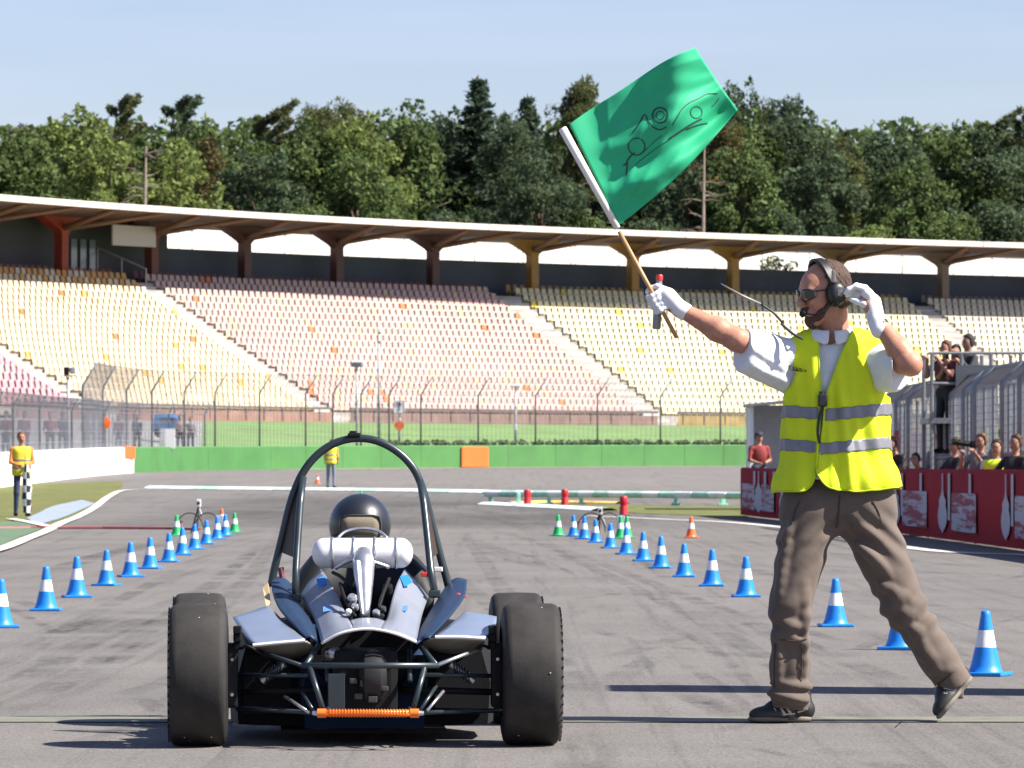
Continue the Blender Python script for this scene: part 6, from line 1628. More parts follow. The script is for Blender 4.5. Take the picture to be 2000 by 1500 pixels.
raised_kerb('orange_kerb_block', spline([G(*p) for p in [(990, 984), (1060, 982), (1130, 982), (1215, 984)]], 10), 0.4, .055, [mat('kerb_orange2', (0.72, 0.36, 0.06), 0.7, var=0.25), mat('kerb_yellow', (0.66, 0.50, 0.12), 0.7, var=0.2)], 5, 'low orange and yellow kerb below the white tube barrier')
# tube barrier
TB = thing('tube_barrier', tuple(G(950, 984)), 'low white and green tube barrier on short feet beyond the right cones', 'barrier')
P = [G(x, y) for x, y in ((948, 984), (1072, 985), (1190, 986), (1320, 987), (1455, 989))]
for i in range(4):
    a, b = P[i] + Vector((0, 0, .25)), P[i + 1] + Vector((0, 0, .25)); n = 4
    for k in range(n):
        g = MB(); g.tube([a.lerp(b, k / n + .006), a.lerp(b, (k + 1) / n - .006)], .085, 10); g.build('tube_section', M_KWHITE if k % 2 == 0 else mat('tube_mint', (0.36, 0.56, 0.46), 0.6, var=0.2), TB, smooth=True, angle=40)
for x, y in ((958, 984), (1012, 985), (1072, 985), (1135, 985.5), (1320, 987), (1412, 988)):
    p = G(x, y); g = MB(); g.box(p + Vector((0, 0, .15)), (.10, .10, .30), bev=.02); g.box(p + Vector((0, 0, .03)), (.22, .3, .06), bev=.01); g.build('foot', mat('foot_mint', (0.30, 0.62, 0.48), 0.6, var=0.2), TB)
for px, py, h, l in ((1030, 990, .40, 'red cylinder, left one of three beyond the right cones'), (1103, 987, .38, 'red cylinder, middle one of three beyond the right cones'), (1218, 1007, .40, 'red cylinder, nearest and right one of three beyond the right cones')):
    p = G(px, py); t = thing('red_bollard', tuple(p), l, 'bollard', 'red cylinders')
    g = MB(); r = .085; g.lathe([(r * 1.05, 0), (r, .01), (r, h * .42), (r * .82, h * .5), (r * .82, h * .54), (r, h * .62), (r, h - .03), (r * .8, h), (0, h)], 16, M=Matrix.Translation(p)); g.build('cylinder', mat('red_enamel', (0.50, 0.012, 0.02), 0.45, var=0.1), t, smooth=True, angle=40)
    g = MB(); g.lathe([(r * 1.5, 0), (r * 1.5, .018), (0, .018)], 16, M=Matrix.Translation(p)); g.build('foot_plate', M_BLK, t)
def tripod(px, py, h, label):
    p = G(px, py); t = thing('timing_tripod', tuple(p), label, 'tripod', 'timing tripods')
    for k, a in enumerate((0.4, 2.5, 4.6)):
        g = MB(); g.tube([p + Vector((.16 * math.cos(a), .16 * math.sin(a), 0)), p + Vector((0, 0, h * .75))], .012, 6); g.build('leg', M_BLK if k else M_TRIM, t)
    g = MB(); g.box(p + Vector((0, 0, h * .84)), (.07, .10, .12), bev=.01); hd = g.build('sensor_head', M_TRIM, t)
    g = MB(); g.lathe([(0, 0), (.025, 0), (.025, .02), (0, .02)], 10, M=Matrix.Translation(p + Vector((0, -.05, h * .84))) @ Matrix.Rotation(math.radians(90), 4, 'X')); g.build('lens', M_BLK, hd)
    for sg in (-1, 1):
        g = MB(); g.tube([p + Vector((sg * .22 * math.cos(a) + sg * .14, 0, .02 + .30 * abs(math.sin(a)))) for a in np.linspace(0, math.pi, 15)], .009, 6); g.build('cable_loop', M_BLK, t, smooth=True)
    g = MB(); g.box(p + Vector((.32, .05, .14)), (.12, .12, .28), bev=.01); g.build('battery_box', mat('box_blue_grey', (0.35, 0.42, 0.52), 0.5), t)
    g = MB(); g.box(p + Vector((-.30, .05, .10)), (.10, .10, .20), bev=.01); g.build('trigger_box', mat('box_rose', (0.35, 0.22, 0.24), 0.5), t)
tripod(388, 1042, .56, 'black and white timing tripod among the far left cones'); tripod(1172, 1042, .42, 'black timing tripod with cable loops among the far right cones')
g = MB(); g.tube([G(x, y) + Vector((0, 0, .02)) for x, y in ((-80, 1034), (60, 1033), (200, 1033), (330, 1034), (390, 1036))], .022, 7); tag(g.build('timing_cable', mat('cable_red', (0.30, 0.05, 0.06), 0.6, var=0.3)), 'thin dark red cable lying across the lane to the left tripod', 'cable')
# unseen pillar added outside the right edge, form guessed from the shadow it casts
PIL = thing('unseen_pillar', (2.96, 23.25, 0), 'unseen pillar just beyond the right picture edge, guessed from its shadow', 'pillar')
g = MB(); g.box((2.96, 23.25, 1.28), (.34, .7, 2.4), bev=.04); g.build('shaft', mat('pillar_fabric', (0.5, 0.06, 0.05), 0.7, var=0.1), PIL)
g = MB(); g.box((2.96, 23.25, .04), (.6, 1.2, .08), bev=.02); g.build('plinth', M_BLK, PIL)

# ================================================================== CATCH FENCES
def catch_fence(name, label, posts, hb, over, dpx, dens, extra_front=0.35, wire=.010):
    """posts: base points on top of / behind the wall"""
    t = thing(name, tuple(posts[0]), label, 'fence')
    tips = []
    for p in posts:
        k = p + Vector((0, 0, hb)); tip = k + Vector((over * .55, -over * .30, over * .85)); tips.append((p, k, tip))
        g = MB(); g.tube([p, k, tip], [.050, .046, .036], 7); g.build('post', M_POST, t, smooth=True)
    g = MB()
    for (a, ak, at_), (b, bk, bt) in zip(tips[:-1], tips[1:]):
        n = max(2, int((b - a).length / dens))
        for i in range(n):
            u = i / n; g.tube([a.lerp(b, u), ak.lerp(bk, u), at_.lerp(bt, u)], wire, 3, cap=False)
    tag(g.build('mesh_wires', mat('fence_wire', (0.30, 0.31, 0.33), 0.5, 0.4), t), kind='stuff')
    g = MB(); m_ = max(3, int(hb / dens))
    for j in range(m_ + 1):
        z = hb * j / m_; g.tube([p + Vector((0, 0, z)) for p, _, _ in tips], wire * (1.6 if j in (0, m_) else 1), 3, cap=False)
    for u in (.35, .7, 1.0): g.tube([k.lerp(ti, u) for _, k, ti in tips], wire * 1.2, 3, cap=False)
    tag(g.build('line_wires', mat('fence_wire', (0.30, 0.31, 0.33)), t), kind='stuff')
    return t
def wallpt(px, dy=.35, dz=0.0):
    xs = [p.x / p.y * F + 1000 for p in WALLP]; Y = float(np.interp(px, xs, [p.y for p in WALLP])) + dy
    return Vector(((px - 1000) * Y / F, Y, gz(Y) + dz))
catch_fence('catch_fence', 'tall catch fence with outward-bent posts above the green wall', [wallpt(px, .4, .6) for px in (161, 201, 247, 297, 360, 420, 507, 597, 650, 705, 760, 822, 934, 1046, 1167, 1290, 1407, 1530, 1660)], 2.95, 1.05, 0, .30)
catch_fence('low_catch_fence', 'lower dense catch fence behind the white wall at the far left', [wallpt(px, .5, .6) for px in (-60, -10, 25, 77, 140, 205, 262, 330, 400)], 1.95, .55, 0, .34, wire=.011)
# hedge on top of the right half of the green wall
HG = thing('low_hedge', tuple(wallpt(760)), 'row of small dark green bushes just behind the green wall', 'hedge'); rg2 = np.random.default_rng(5); k = 0
for px in np.arange(752, 1480, 19):
    c = np.array(wallpt(px + rg2.uniform(-4, 4), .9, 1.18)); Pm = []; Nm = []
    for q in range(3):
        p, u = clump(c + rg2.normal(0, 1, 3) * np.array([.12, .08, .04]), np.array([.22, .2, .15]), 26, rg2); Pm.append(p); Nm.append(u)
    me = leaves_mesh('bush', np.concatenate(Pm) - np.array(RM[HG.name].translation), np.concatenate(Nm), .10, .16, LEAF['mid'], 3); o = bpy.data.objects.new('bush', me); C.objects.link(o); o.parent = HG
# poles, lamps, signs around the fence
def pole(px, top, bot_px, label, kind, dy=1.2):
    b = wallpt(px, dy, .5); Y = b.y; zt = CH - (top - HZ) * Y / F
    t = thing('lamp_mast' if kind != 'sign' else 'track_sign', tuple(b), label, 'mast' if kind != 'sign' else 'sign')
    g = MB(); g.tube([b, (b.x, b.y, zt)], [.07, .05], 8); g.build('pole', mat('mast_grey', (0.32, 0.33, 0.34), 0.5, 0.4), t, smooth=True)
    return t, Vector((b.x, b.y, zt)), Y
t, q, Y = pole(133, 736, 0, 'dark double floodlight on a short mast at the far left', 'lamp', .9)
g = MB(); g.box(q + Vector((-.06, 0, .22)), (.20, .22, .30), bev=.04); g.build('floodlight', M_BLK, t); g = MB(); g.box(q + Vector((.18, 0, .24)), (.20, .22, .26), bev=.04); g.build('floodlight', mat('lamp_grey', (0.25, 0.26, 0.28), 0.4), t); g = MB(); g.box(q + Vector((.05, 0, .04)), (.5, .06, .05)); g.build('cross_arm', M_POST, t)
g = MB(); g.box(Vector((q.x + .05, q.y, q.z - .58)), (.7, .05, .06)); g.build('cross_arm', M_POST, t)
t, q, Y = pole(740, 648, 0, 'slim tall mast with a small white loudspeaker, above the roll hoop', 'mast'); g = MB(); g.box(q + Vector((0, 0, .08)), (.22, .22, .24), bev=.04); g.build('loudspeaker', M_TRIM, t); g = MB(); g.box(q + Vector((0, 0, -.5)), (.16, .1, .14), bev=.03); g.build('junction_box', M_POST, t)
t, q, Y = pole(697, 716, 0, 'grey floodlight on a short mast left of the tall mast', 'mast'); g = MB(); g.box(q + Vector((0, 0, .10)), (.55, .3, .26), bev=.08); g.build('floodlight', mat('lamp_grey', (0.25, 0.26, 0.28)), t); g = MB(); g.box(q + Vector((.1, -.1, .22)), (.36, .2, .1), bev=.03); g.build('hood', M_TRIM, t)
t, q, Y = pole(1007, 756, 0, 'white topped mast in front of the pink seats', 'mast'); g = MB(); g.box(q + Vector((0, 0, .06)), (.52, .24, .14), bev=.04); g.build('lamp_head', M_TRIM, t); g = MB(); g.box(Vector((q.x, q.y - .1, q.z - 2.0)), (.16, .1, .3), bev=.02); g.build('marker', M_TRIM, t)
t, q, Y = pole(780, 782, 0, 'square white sign with a dark arrow above an orange disc', 'sign', 1.0)
g = MB(); g.box(q + Vector((0, -.08, -.30)), (.55, .05, .60), bev=.01); sg_ = g.build('sign_plate', M_TRIM, t); g = MB(); a = q + Vector((0, -.112, -.30)); g.tube([a + Vector((0, 0, -.2)), a + Vector((0, 0, .2))], .025, 5); g.tube([a + Vector((-.12, 0, .08)), a + Vector((0, 0, .2)), a + Vector((.12, 0, .08))], .025, 5); g.build('arrow', M_BLK, sg_)
g = MB(); g.lathe([(0, 0), (.24, 0), (.24, .04), (0, .04)], 20, M=Matrix.Translation(q + Vector((0, -.1, -1.22))) @ Matrix.Rotation(math.radians(90), 4, 'X')); g.build('orange_disc', M_ORANGE, t)
for px, py, r, l in ((205, 826, .24, 'orange disc on the fence behind the white wall'),):
    b = wallpt(px, .1, 0); z = CH - (py - HZ) * b.y / F; t = thing('orange_disc', (b.x, b.y, z), l, 'disc'); g = MB(); g.lathe([(0, 0), (r, 0), (r * .96, .03), (0, .05)], 20, M=Matrix.Translation((b.x, b.y, z)) @ Matrix.Rotation(math.radians(90), 4, 'X')); g.build('plate', M_ORANGE, t); g = MB(); g.tube([(b.x, b.y + .05, z), (b.x, b.y + .4, z)], .03, 6); g.build('bracket', M_POST, t)
b = wallpt(327, .0, 0); z0, z1 = CH - (876 - HZ) * b.y / F, CH - (838 - HZ) * b.y / F
t = thing('notice_board', (b.x, b.y, z0), 'blank white notice board standing on the green wall', 'board'); g = MB(); g.box((b.x, b.y - .1, (z0 + z1) / 2), (.68, .06, z1 - z0), bev=.01); g.build('panel', M_TRIM, t); g = MB(); g.tube([(b.x, b.y, z0 - .3), (b.x, b.y, z1)], .03, 6); g.build('stay', M_POST, t)
# blue van behind the fence
VB = U(330, 832, 246); gzv = VB.z
t = thing('blue_van', tuple(VB), 'blue van roof showing behind the fence above the notice board', 'van'); cx, cy = VB.x, VB.y
g = MB(); rows = []
for x, zt in ((-.70, .36), (-.66, .50), (-.42, .60), (.25, .60), (.55, .42), (.68, .36), (.70, .2)):
    rows.append([(cx + x, cy - .8, gzv - .3), (cx + x, cy - .78, gzv + zt * .7), (cx + x, cy - .62, gzv + zt), (cx + x, cy + .62, gzv + zt), (cx + x, cy + .78, gzv + zt * .7), (cx + x, cy + .8, gzv - .3)])
g.grid(rows); g.f.append(tuple(range(6))); g.m.append(0); g.build('body', mat('van_blue', (0.045, 0.13, 0.30), 0.4, coat=0.3), t, smooth=True, angle=40)
for x0 in (-.6, 0.1):
    g = MB(); g.box((cx + x0 * .6 + .14, cy - .79, gzv + .30), (.34, .03, .16), bev=.01); g.build('window', mat('van_glass', (0.03, 0.035, 0.04), 0.1), t)
for x0 in (-.42, .42):
    g = MB(); g.lathe([(0, -.08), (.22, -.08), (.26, -.04), (.26, .04), (.22, .08), (0, .08)], 16, M=Matrix.Translation((cx + x0, cy - .74, gzv - .30)) @ Matrix.Rotation(math.radians(90), 4, 'X')); g.build('wheel', M_TYREW, t, smooth=True, angle=40)

# ================================================================== RED BANNER BARRIER, BOOTH, FENCE AND PEOPLE ON THE RIGHT
BP = [G(1452, 1008), G(1600, 1024), G(1800, 1050), G(2000, 1077), G(2200, 1104)]
BP = [Vector((p.x, p.y, 0)) for p in spline(BP, 12)]
bl = [0.0]
for i in range(1, len(BP)): bl.append(bl[-1] + (BP[i] - BP[i - 1]).length)
def bpt(d, off=0.0, z=0.0):
    x = np.interp(d, bl, [p.x for p in BP]); y = np.interp(d, bl, [p.y for p in BP]); e = .5
    tx = np.interp(d + e, bl, [p.x for p in BP]) - np.interp(d - e, bl, [p.x for p in BP]); ty = np.interp(d + e, bl, [p.y for p in BP]) - np.interp(d - e, bl, [p.y for p in BP]); l = math.hypot(tx, ty)
    return Vector((x + ty / l * off, y - tx / l * off, gz(y) + z))
def d_for(px):
    lo, hi = 0.0, bl[-1]
    for _ in range(30):
        m_ = (lo + hi) / 2; p = bpt(m_)
        if 1000 + F * p.x / p.y < px: lo = m_
        else: hi = m_
    return (lo + hi) / 2
if (bpt(5, .2) - Vector((0, 0, 0))).length > (bpt(5, -.2) - Vector((0, 0, 0))).length: SG = -1
else: SG = 1
BAN = thing('banner_barrier', tuple(bpt(0)), 'long dark red advertising barrier with pale paddle shapes on the right', 'barrier')
M_BAN = mat('banner_red', (0.27, 0.012, 0.022), 0.85, var=0.15, scale=1.2, spec=0.1); M_PALE = mat('banner_pale', (0.38, 0.36, 0.42), 0.8, var=0.15, scale=4)
d = 0.0
while d < bl[-1] - .5:
    d2 = min(d + 6.1, bl[-1]); rows = []
    for q in np.linspace(d + .01, d2 - .01, 10):
        wv = .012 * math.sin(q * 5); rows.append([bpt(q, SG * (.06 + wv), .03), bpt(q, SG * (.06 + wv * 1.5), .5), bpt(q, SG * .06, .97), bpt(q, SG * .03, 1.0), bpt(q, -SG * .06, .97), bpt(q, -SG * .06, .03)])
    g = MB(); g.grid(rows); g.build('banner_panel', M_BAN, BAN, smooth=True, angle=50); d = d2
    g = MB(); a = bpt(min(d, bl[-1] - .02), -SG * .1, 0); g.tube([a, a + Vector((0, 0, .95))], .03, 6); g.build('stake', M_POST, BAN)
def ban_pt(d, z): return bpt(d, SG * .088, z)
def paddle(d0, h0, h1, wd):
    rows = []
    for t_ in np.linspace(0, 1, 12):
        z = h0 + (h1 - h0) * t_; wdt = wd * (math.sin(math.pi * min(1, t_ / .55)) ** .6 if t_ < .5 else max(.10, .98 - (t_ - .5) * 5)); rows.append([ban_pt(d0 - wdt, z), ban_pt(d0 + wdt, z)])
    g = MB(); g.grid(rows); g.build('paddle_shape', M_PALE, BAN, solid=.004)
rr = random.Random(4)
def stem(d0, h0, h1):
    wd = abs(d_for(1000 + F * bpt(d0).x / bpt(d0).y + 1.6) - d0) + .03
    g = MB(); g.grid([[ban_pt(d0 - wd, h0), ban_pt(d0 + wd, h0)], [ban_pt(d0 - wd, h1), ban_pt(d0 + wd, h1)]]); g.build('stem_line', M_PALE, BAN, solid=.004)
def block_mat():
    m = bpy.data.materials.new('worn_print'); m.use_nodes = True; nt = m.node_tree; L = nt.links; b = nt.nodes['Principled BSDF']; b.inputs['Roughness'].default_value = 0.85
    tcn = nt.nodes.new('ShaderNodeTexCoord'); mp_ = nt.nodes.new('ShaderNodeMapping'); mp_.inputs['Scale'].default_value = (2, .45, 8)
    n = nt.nodes.new('ShaderNodeTexNoise'); n.inputs['Scale'].default_value = 1.0; n.inputs['Detail'].default_value = 4; n.inputs['Roughness'].default_value = 0.7
    L.new(tcn.outputs['Object'], mp_.inputs['Vector']); L.new(mp_.outputs['Vector'], n.inputs['Vector'])
    r = nt.nodes.new('ShaderNodeMapRange'); r.inputs['From Min'].default_value = 0.45; r.inputs['From Max'].default_value = 0.53; L.new(n.outputs['Fac'], r.inputs['Value'])
    x = nt.nodes.new('ShaderNodeMix'); x.data_type = 'RGBA'; x.inputs['A'].default_value = (0.24, 0.04, 0.06, 1); x.inputs['B'].default_value = (0.36, 0.34, 0.40, 1)
    L.new(r.outputs['Result'], x.inputs['Factor']); L.new(x.outputs['Result'], b.inputs['Base Color']); return m
M_WORN = block_mat()
def block(d0, d1, h0, h1):                     # square of print too small to read, as in the photograph
    g = MB(); g.grid([[ban_pt(d, z) for d in np.linspace(d0, d1, 6)] for z in (h0, h1)]); g.build('printed_square', M_WORN, BAN, solid=.004)
for px, kind in ((1470, 'b'), (1490, 'p'), (1508, 'b'), (1540, 'p'), (1580, 'b'), (1640, 'p'), (1690, 'b'), (1760, 'p'), (1798, 'b'), (1853, 'p'), (1895, 'b'), (1978, 'p'), (2020, 'b')):
    d0 = d_for(px); s_ = BP[0].lerp(BP[-1], d0 / bl[-1]).y / F
    if kind == 'p': paddle(d0, .12, .94, abs(d_for(px + 9) - d0)); stem(d_for(px + 13), .30, .94)
    else: block(d_for(px - (24 if px > 1600 else 12)), d_for(px + (24 if px > 1600 else 12)), .16, .68)
    if kind == 'b': stem(d_for(px + 12), .66, .94)
# little black tripod before the banner
p = bpt(d_for(1900), SG * 1.2, 0); t = thing('camera_tripod', tuple(p), 'thin black tripod standing in front of the red banner', 'tripod')
for a in (.2, 2.3, 4.4):
    g = MB(); g.tube([p + Vector((.22 * math.cos(a), .22 * math.sin(a), 0)), p + Vector((0, 0, .55))], .010, 6); g.build('leg', M_BLK, t)
g = MB(); g.box(p + Vector((0, 0, .60)), (.16, .12, .09), bev=.015); g.build('camera', M_BLK, t)
# booth
bo = U(1500, 960, 114); bo.z = gz(114)
t = thing('booth', tuple(bo), 'pale grey booth with a flat overhanging roof behind the banner end', 'booth')
x0, x1 = (1464 - 1000) * 114 / F, (1560 - 1000) * 114 / F; zt = CH - (790 - HZ) * 114 / F
M_BOO = mat('booth_panel', (0.66, 0.67, 0.70), 0.6, var=0.08)
g = MB(); g.box(((x0 + x1) / 2, 115.6, (zt + bo.z) / 2), (x1 - x0, .08, zt - bo.z)); g.build('rear_panel', M_BOO, t)
g = MB(); g.box((x0 + .05, 114.8, (zt + bo.z) / 2), (.08, 1.5, zt - bo.z)); g.build('side_panel', M_BOO, t); g = MB(); g.box((x1 - .05, 114.8, (zt + bo.z) / 2), (.08, 1.5, zt - bo.z)); g.build('side_panel', M_BOO, t)
g = MB(); g.box(((x0 + x1) / 2 + .1, 114.7, zt + .05), (x1 - x0 + .35, 2.0, .06), R=Matrix.Rotation(-.10, 3, 'Y')); g.build('roof', M_POST, t)

# ---- people
def person(base, h, yaw, label, top, legs, skin=(0.33, 0.175, 0.12), hair=(0.05, 0.03, 0.02), vest=None, arms='down', lean=0.0, cap=None, hh=0.02, head_turn=0.0, group=None, sleeves=False):
    t = thing('person', tuple(base), label, 'person', group, rz=yaw); Rz = Matrix.Rotation(yaw, 3, 'Z'); k = h / 1.75
    def L(x, y, z): # x right, y forward(-Y local faces viewer at yaw 0), z up
        v = Vector((x, -y - lean * max(0, z - .9), z - abs(lean) * .12 * max(0, z - .9))) * k; return tuple(Vector(base) + Rz @ v)
    A = {'down': ([(.20, 0, 1.42), (.24, .02, 1.13), (.23, .10, .90)], [(-.20, 0, 1.42), (-.24, .02, 1.13), (-.23, .10, .90)]),
         'front': ([(.20, 0, 1.42), (.24, .06, 1.14), (.06, .24, 1.08)], [(-.20, 0, 1.42), (-.24, .06, 1.14), (-.06, .24, 1.06)]),
         'camera': ([(.20, 0, 1.42), (.26, .14, 1.22), (.08, .28, 1.52)], [(-.20, 0, 1.42), (-.26, .16, 1.22), (-.06, .34, 1.50)]),
         'lean': ([(.20, 0, 1.42), (.30, .16, 1.20), (.10, .34, 1.10)], [(-.20, 0, 1.42), (-.30, .16, 1.20), (-.10, .34, 1.10)]),
         'up': ([(.20, 0, 1.42), (.34, .05, 1.55), (.24, .12, 1.76)], [(-.20, 0, 1.42), (-.24, .06, 1.14), (-.06, .24, 1.08)])}[arms]
    pr = [('e', L(0, .01, 1.645), (.078 * k, .09 * k, .115 * k), None, 0), ('c', L(0, 0, 1.56), L(0, 0, 1.44), .052 * k, .055 * k, 0), ('c', L(0, .09, 1.64), L(0, .105, 1.615), .012 * k, .016 * k, 0, .01),
          ('e', L(0, 0, 1.25), (.18 * k, .115 * k, .24 * k), None, 1), ('c', L(-.16, 0, 1.41), L(.16, 0, 1.41), .06 * k, .06 * k, 1), ('c', L(-.09, 0, .96), L(.09, 0, .96), .10 * k, .10 * k, 2)]
    for a in A:
        pr += [('c', L(*a[0]), L(*a[1]), .05 * k, .042 * k, 1), ('c', L(*a[1]), L(*a[2]), .040 * k, .030 * k, 1 if sleeves else 0), ('c', L(*a[2]), L(a[2][0] * .9, a[2][1] + .06, a[2][2] - (.05 if arms == 'down' else -.01)), .034 * k, .026 * k, 0)]
    for s_ in (-1, 1):
        pr += [('c', L(s_ * .09, 0, .92), L(s_ * .11, .03, .50), .085 * k, .062 * k, 2), ('c', L(s_ * .11, .03, .50), L(s_ * .12, 0, .09), .060 * k, .045 * k, 2), ('c', L(s_ * .12, -.03, .045), L(s_ * .14, .15, .035), .045 * k, .038 * k, 3)]
    def cm(n, c): return mat('%s_%d_%d_%d' % (n, int(c[0] * 99), int(c[1] * 99), int(c[2] * 99)), c, 0.8, var=0.15, scale=6)
    sdf_obj('body', pr, hh, [cm('skin', skin), cm('shirt', top), cm('legwear', legs), M_BLK], t, k=.03 * k)
    hd = np.array(L(0, -.012, 1.675)); fw = np.array(Rz @ Vector((0, -1, 0)))
    def hc_(P, D): q = P - hd; return np.maximum(D, q @ fw - .030 * k - np.clip(q[:, 2] - .03 * k, 0, .1) * 1.1)
    sdf_obj('hair', [('e', tuple(hd), (.092 * k, .104 * k, .118 * k), None, 0)], hh * .6, [cm('hair', hair)], t, k=.02, carve=hc_)
    g = MB()
    for s_ in (-1, 1):
        e = Vector(L(s_ * .030, .088, 1.655)); g.box(e, (.022 * k, .012 * k, .010 * k)); e = Vector(L(s_ * .030, .090, 1.678)); g.box(e, (.034 * k, .012 * k, .008 * k))
    e = Vector(L(0, .090, 1.585)); g.box(e, (.05 * k, .012 * k, .010 * k)); tag(g.build('facial_features', cm('features', (0.06, 0.025, 0.02)), t), kind='stuff')
    if cap:
        c = Vector(L(0, 0, 1.70)); g = MB(); g.lathe([(.095 * k, 0), (.09 * k, .04 * k), (.05 * k, .075 * k), (0, .08 * k)], 14, M=Matrix.Translation(c)); g.add([c + Rz @ Vector((x * k, y * k, .004)) for x, y in ((-.08, -.05), (.08, -.05), (.05, -.17), (-.05, -.17))], [(0, 1, 2, 3)]); g.build('cap', cm('cap', cap), t, smooth=True)
    if vest:
        vp = [('c', L(-.055, 0, 1.34), L(-.06, 0, .90), .125 * k, .13 * k, 0), ('c', L(.055, 0, 1.34), L(.06, 0, .90), .125 * k, .13 * k, 0), ('c', L(-.12, 0, 1.40), L(.12, 0, 1.40), .07 * k, .07 * k, 0)]
        z0, z1 = Vector(base).z + .86 * k, Vector(base).z + 1.47 * k
        v = sdf_obj('vest', vp, hh * .9, [cm('vest', vest)], t, k=.05, offs=.016, carve=lambda P, D: np.maximum(np.maximum(D, z0 - P[:, 2]), P[:, 2] - z1))
        for q0 in (1.00, 1.16):
            za = Vector(base).z + q0 * k
            sdf_obj('reflective_band', vp, hh * .6, [M_REFL], v, k=.05, offs=.022, carve=lambda P, D: np.maximum(np.maximum(D, za - P[:, 2]), P[:, 2] - za - .05 * k))
    return t
YV = (0.62, 0.52, 0.03); DK_ = (0.03, 0.03, 0.04)
pm = G(42, 1009); pm.z = gz(pm.y)
person(pm, 1.70, .25, 'marshal in a yellow vest holding a rolled flag at the left edge', (0.60, 0.20, 0.05), (0.02, 0.03, 0.08), hair=(0.14, 0.05, 0.02), vest=YV, arms='front', hh=.018, sleeves=True)
fl = thing('checkered_flag', tuple(pm + Vector((.13, -.25, .0))), 'furled black and white checkered flag hanging from the left marshal\'s hands', 'flag')
g = MB(); rows = []; cols = []
for i, z in enumerate(np.linspace(.08, 1.05, 15)):
    r = .05 + .045 * math.sin(min(1, (1.05 - z) / .8) * 2.4); rows.append([pm + Vector((.13 + (r + .012 * math.sin(3 * a + i)) * math.cos(a), -.24 + r * .7 * math.sin(a), z)) for a in np.linspace(0, 2 * math.pi, 17)[:-1]])
g.grid(rows, closed=True); g.m = [((i // 16) // 2 + (i % 16) // 3) % 2 for i in range(len(g.f))]; g.build('cloth', [mat('check_white', (0.7, 0.7, 0.7), 0.8), mat('check_black', (0.02, 0.02, 0.02), 0.8)], fl, smooth=True)
g = MB(); g.tube([pm + Vector((.13, -.24, .05)), pm + Vector((.10, -.24, 1.25))], .011, 6); g.build('stick', mat('pole_wood', (0.46, 0.25, 0.11)), fl)
p = G(646, 953); person(p, 1.52, 2.9, 'distant marshal in a yellow vest seen through the roll hoop', (0.5, 0.25, 0.05), (0.16, 0.19, 0.26), vest=YV, arms='down', lean=.25, hh=.02)
p = Vector(((1485 - 1000) * 112 / F, 112.6, gz(112))); person(p, 1.72, .3, 'man in a red shirt standing in the booth', (0.20, 0.02, 0.02), (0.02, 0.025, 0.05), hair=(0.02, 0.015, 0.012), arms='front', cap=(0.02, 0.02, 0.04), hh=.02)
SPC = [(12, (0.30, 0.05, 0.06)), (48, (0.34, 0.12, 0.14)), (98, (0.32, 0.06, 0.07)), (122, (0.10, 0.10, 0.12)), (168, (0.40, 0.22, 0.20)), (232, (0.34, 0.08, 0.08)), (268, (0.12, 0.13, 0.16)), (352, (0.45, 0.30, 0.26)), (372, (0.14, 0.12, 0.12))]
for i, (px, cc) in enumerate(SPC):
    q = wallpt(px, 3.5 + (i % 3), .75); person(q, 1.66 + .03 * (i % 4), .3 * (i % 5) - .6, 'spectator behind the fence at the left, %s from the left edge' % ['first', 'second', 'third', 'fourth', 'fifth', 'sixth', 'seventh', 'eighth', 'ninth'][i], cc, DK_, hair=(0.05 + .02 * (i % 3), 0.03, 0.02), arms='down', hh=.034, group='spectators behind the left fence')
def crowd(px, headtop, Y, h, yaw, label, **kw):
    x = (px - 1000) * Y / F; zt = CH - (headtop - HZ) * Y / F
    return person(Vector((x, Y, zt - h)), h, yaw, label, group='people behind the red banner', **kw)
dY = lambda px, o: bpt(d_for(px)).y + o
DK = (0.015, 0.015, 0.018)
crowd(1762, 853, dY(1762, 3.0), 1.62, -.9, 'person in black leaning out behind the banner beside the waver\'s hip', top=DK, legs=DK, arms='lean', lean=.3)
crowd(1866, 858, dY(1866, 3.0), 1.60, -1.2, 'person in a black shirt facing left behind the banner', top=DK, legs=DK, arms='lean', hair=(0.10, 0.05, 0.02))
crowd(1916, 850, dY(1916, 3.4), 1.62, -.8, 'brown-haired person in grey aiming a camera behind the banner', top=(0.16, 0.16, 0.15), legs=DK, arms='camera', hair=(0.12, 0.06, 0.03))
crowd(1946, 862, dY(1946, 2.4), 1.50, -.4, 'person in a yellow-green vest behind the banner', top=(0.5, 0.5, 0.5), legs=DK, vest=(0.62, 0.80, 0.03), arms='front')
crowd(1984, 852, dY(1984, 3.0), 1.60, -.9, 'person in black at the right edge behind the banner', top=DK, legs=DK, arms='lean', hair=(0.06, 0.03, 0.02))
crowd(1806, 884, dY(1806, 2.0), 1.35, -.7, 'person in dark clothes crouching low behind the banner', top=(0.02, 0.02, 0.03), legs=DK, arms='front', lean=.4, hair=DK)
crowd(1838, 846, dY(1838, 5.5), 1.66, -.5, 'person in a faded pink cap further back behind the banner', top=(0.20, 0.21, 0.22), legs=DK, arms='down', cap=(0.40, 0.16, 0.18))
crowd(1962, 838, dY(1962, 5.5), 1.68, -.5, 'person in a red cap further back behind the banner', top=(0.22, 0.21, 0.20), legs=DK, arms='down', cap=(0.42, 0.08, 0.07))
crowd(1775, 806, dY(1775, 6.5), 1.80, -.4, 'tall person in a red jacket behind the fence next to the waver', top=(0.36, 0.06, 0.08), legs=DK, arms='down', sleeves=True)
cp = bpt(d_for(1890)).copy(); cam_p = Vector(((1890 - 1000) * (cp.y + 3.0) / F, cp.y + 2.95, CH - (868 - HZ) * (cp.y + 3) / F))
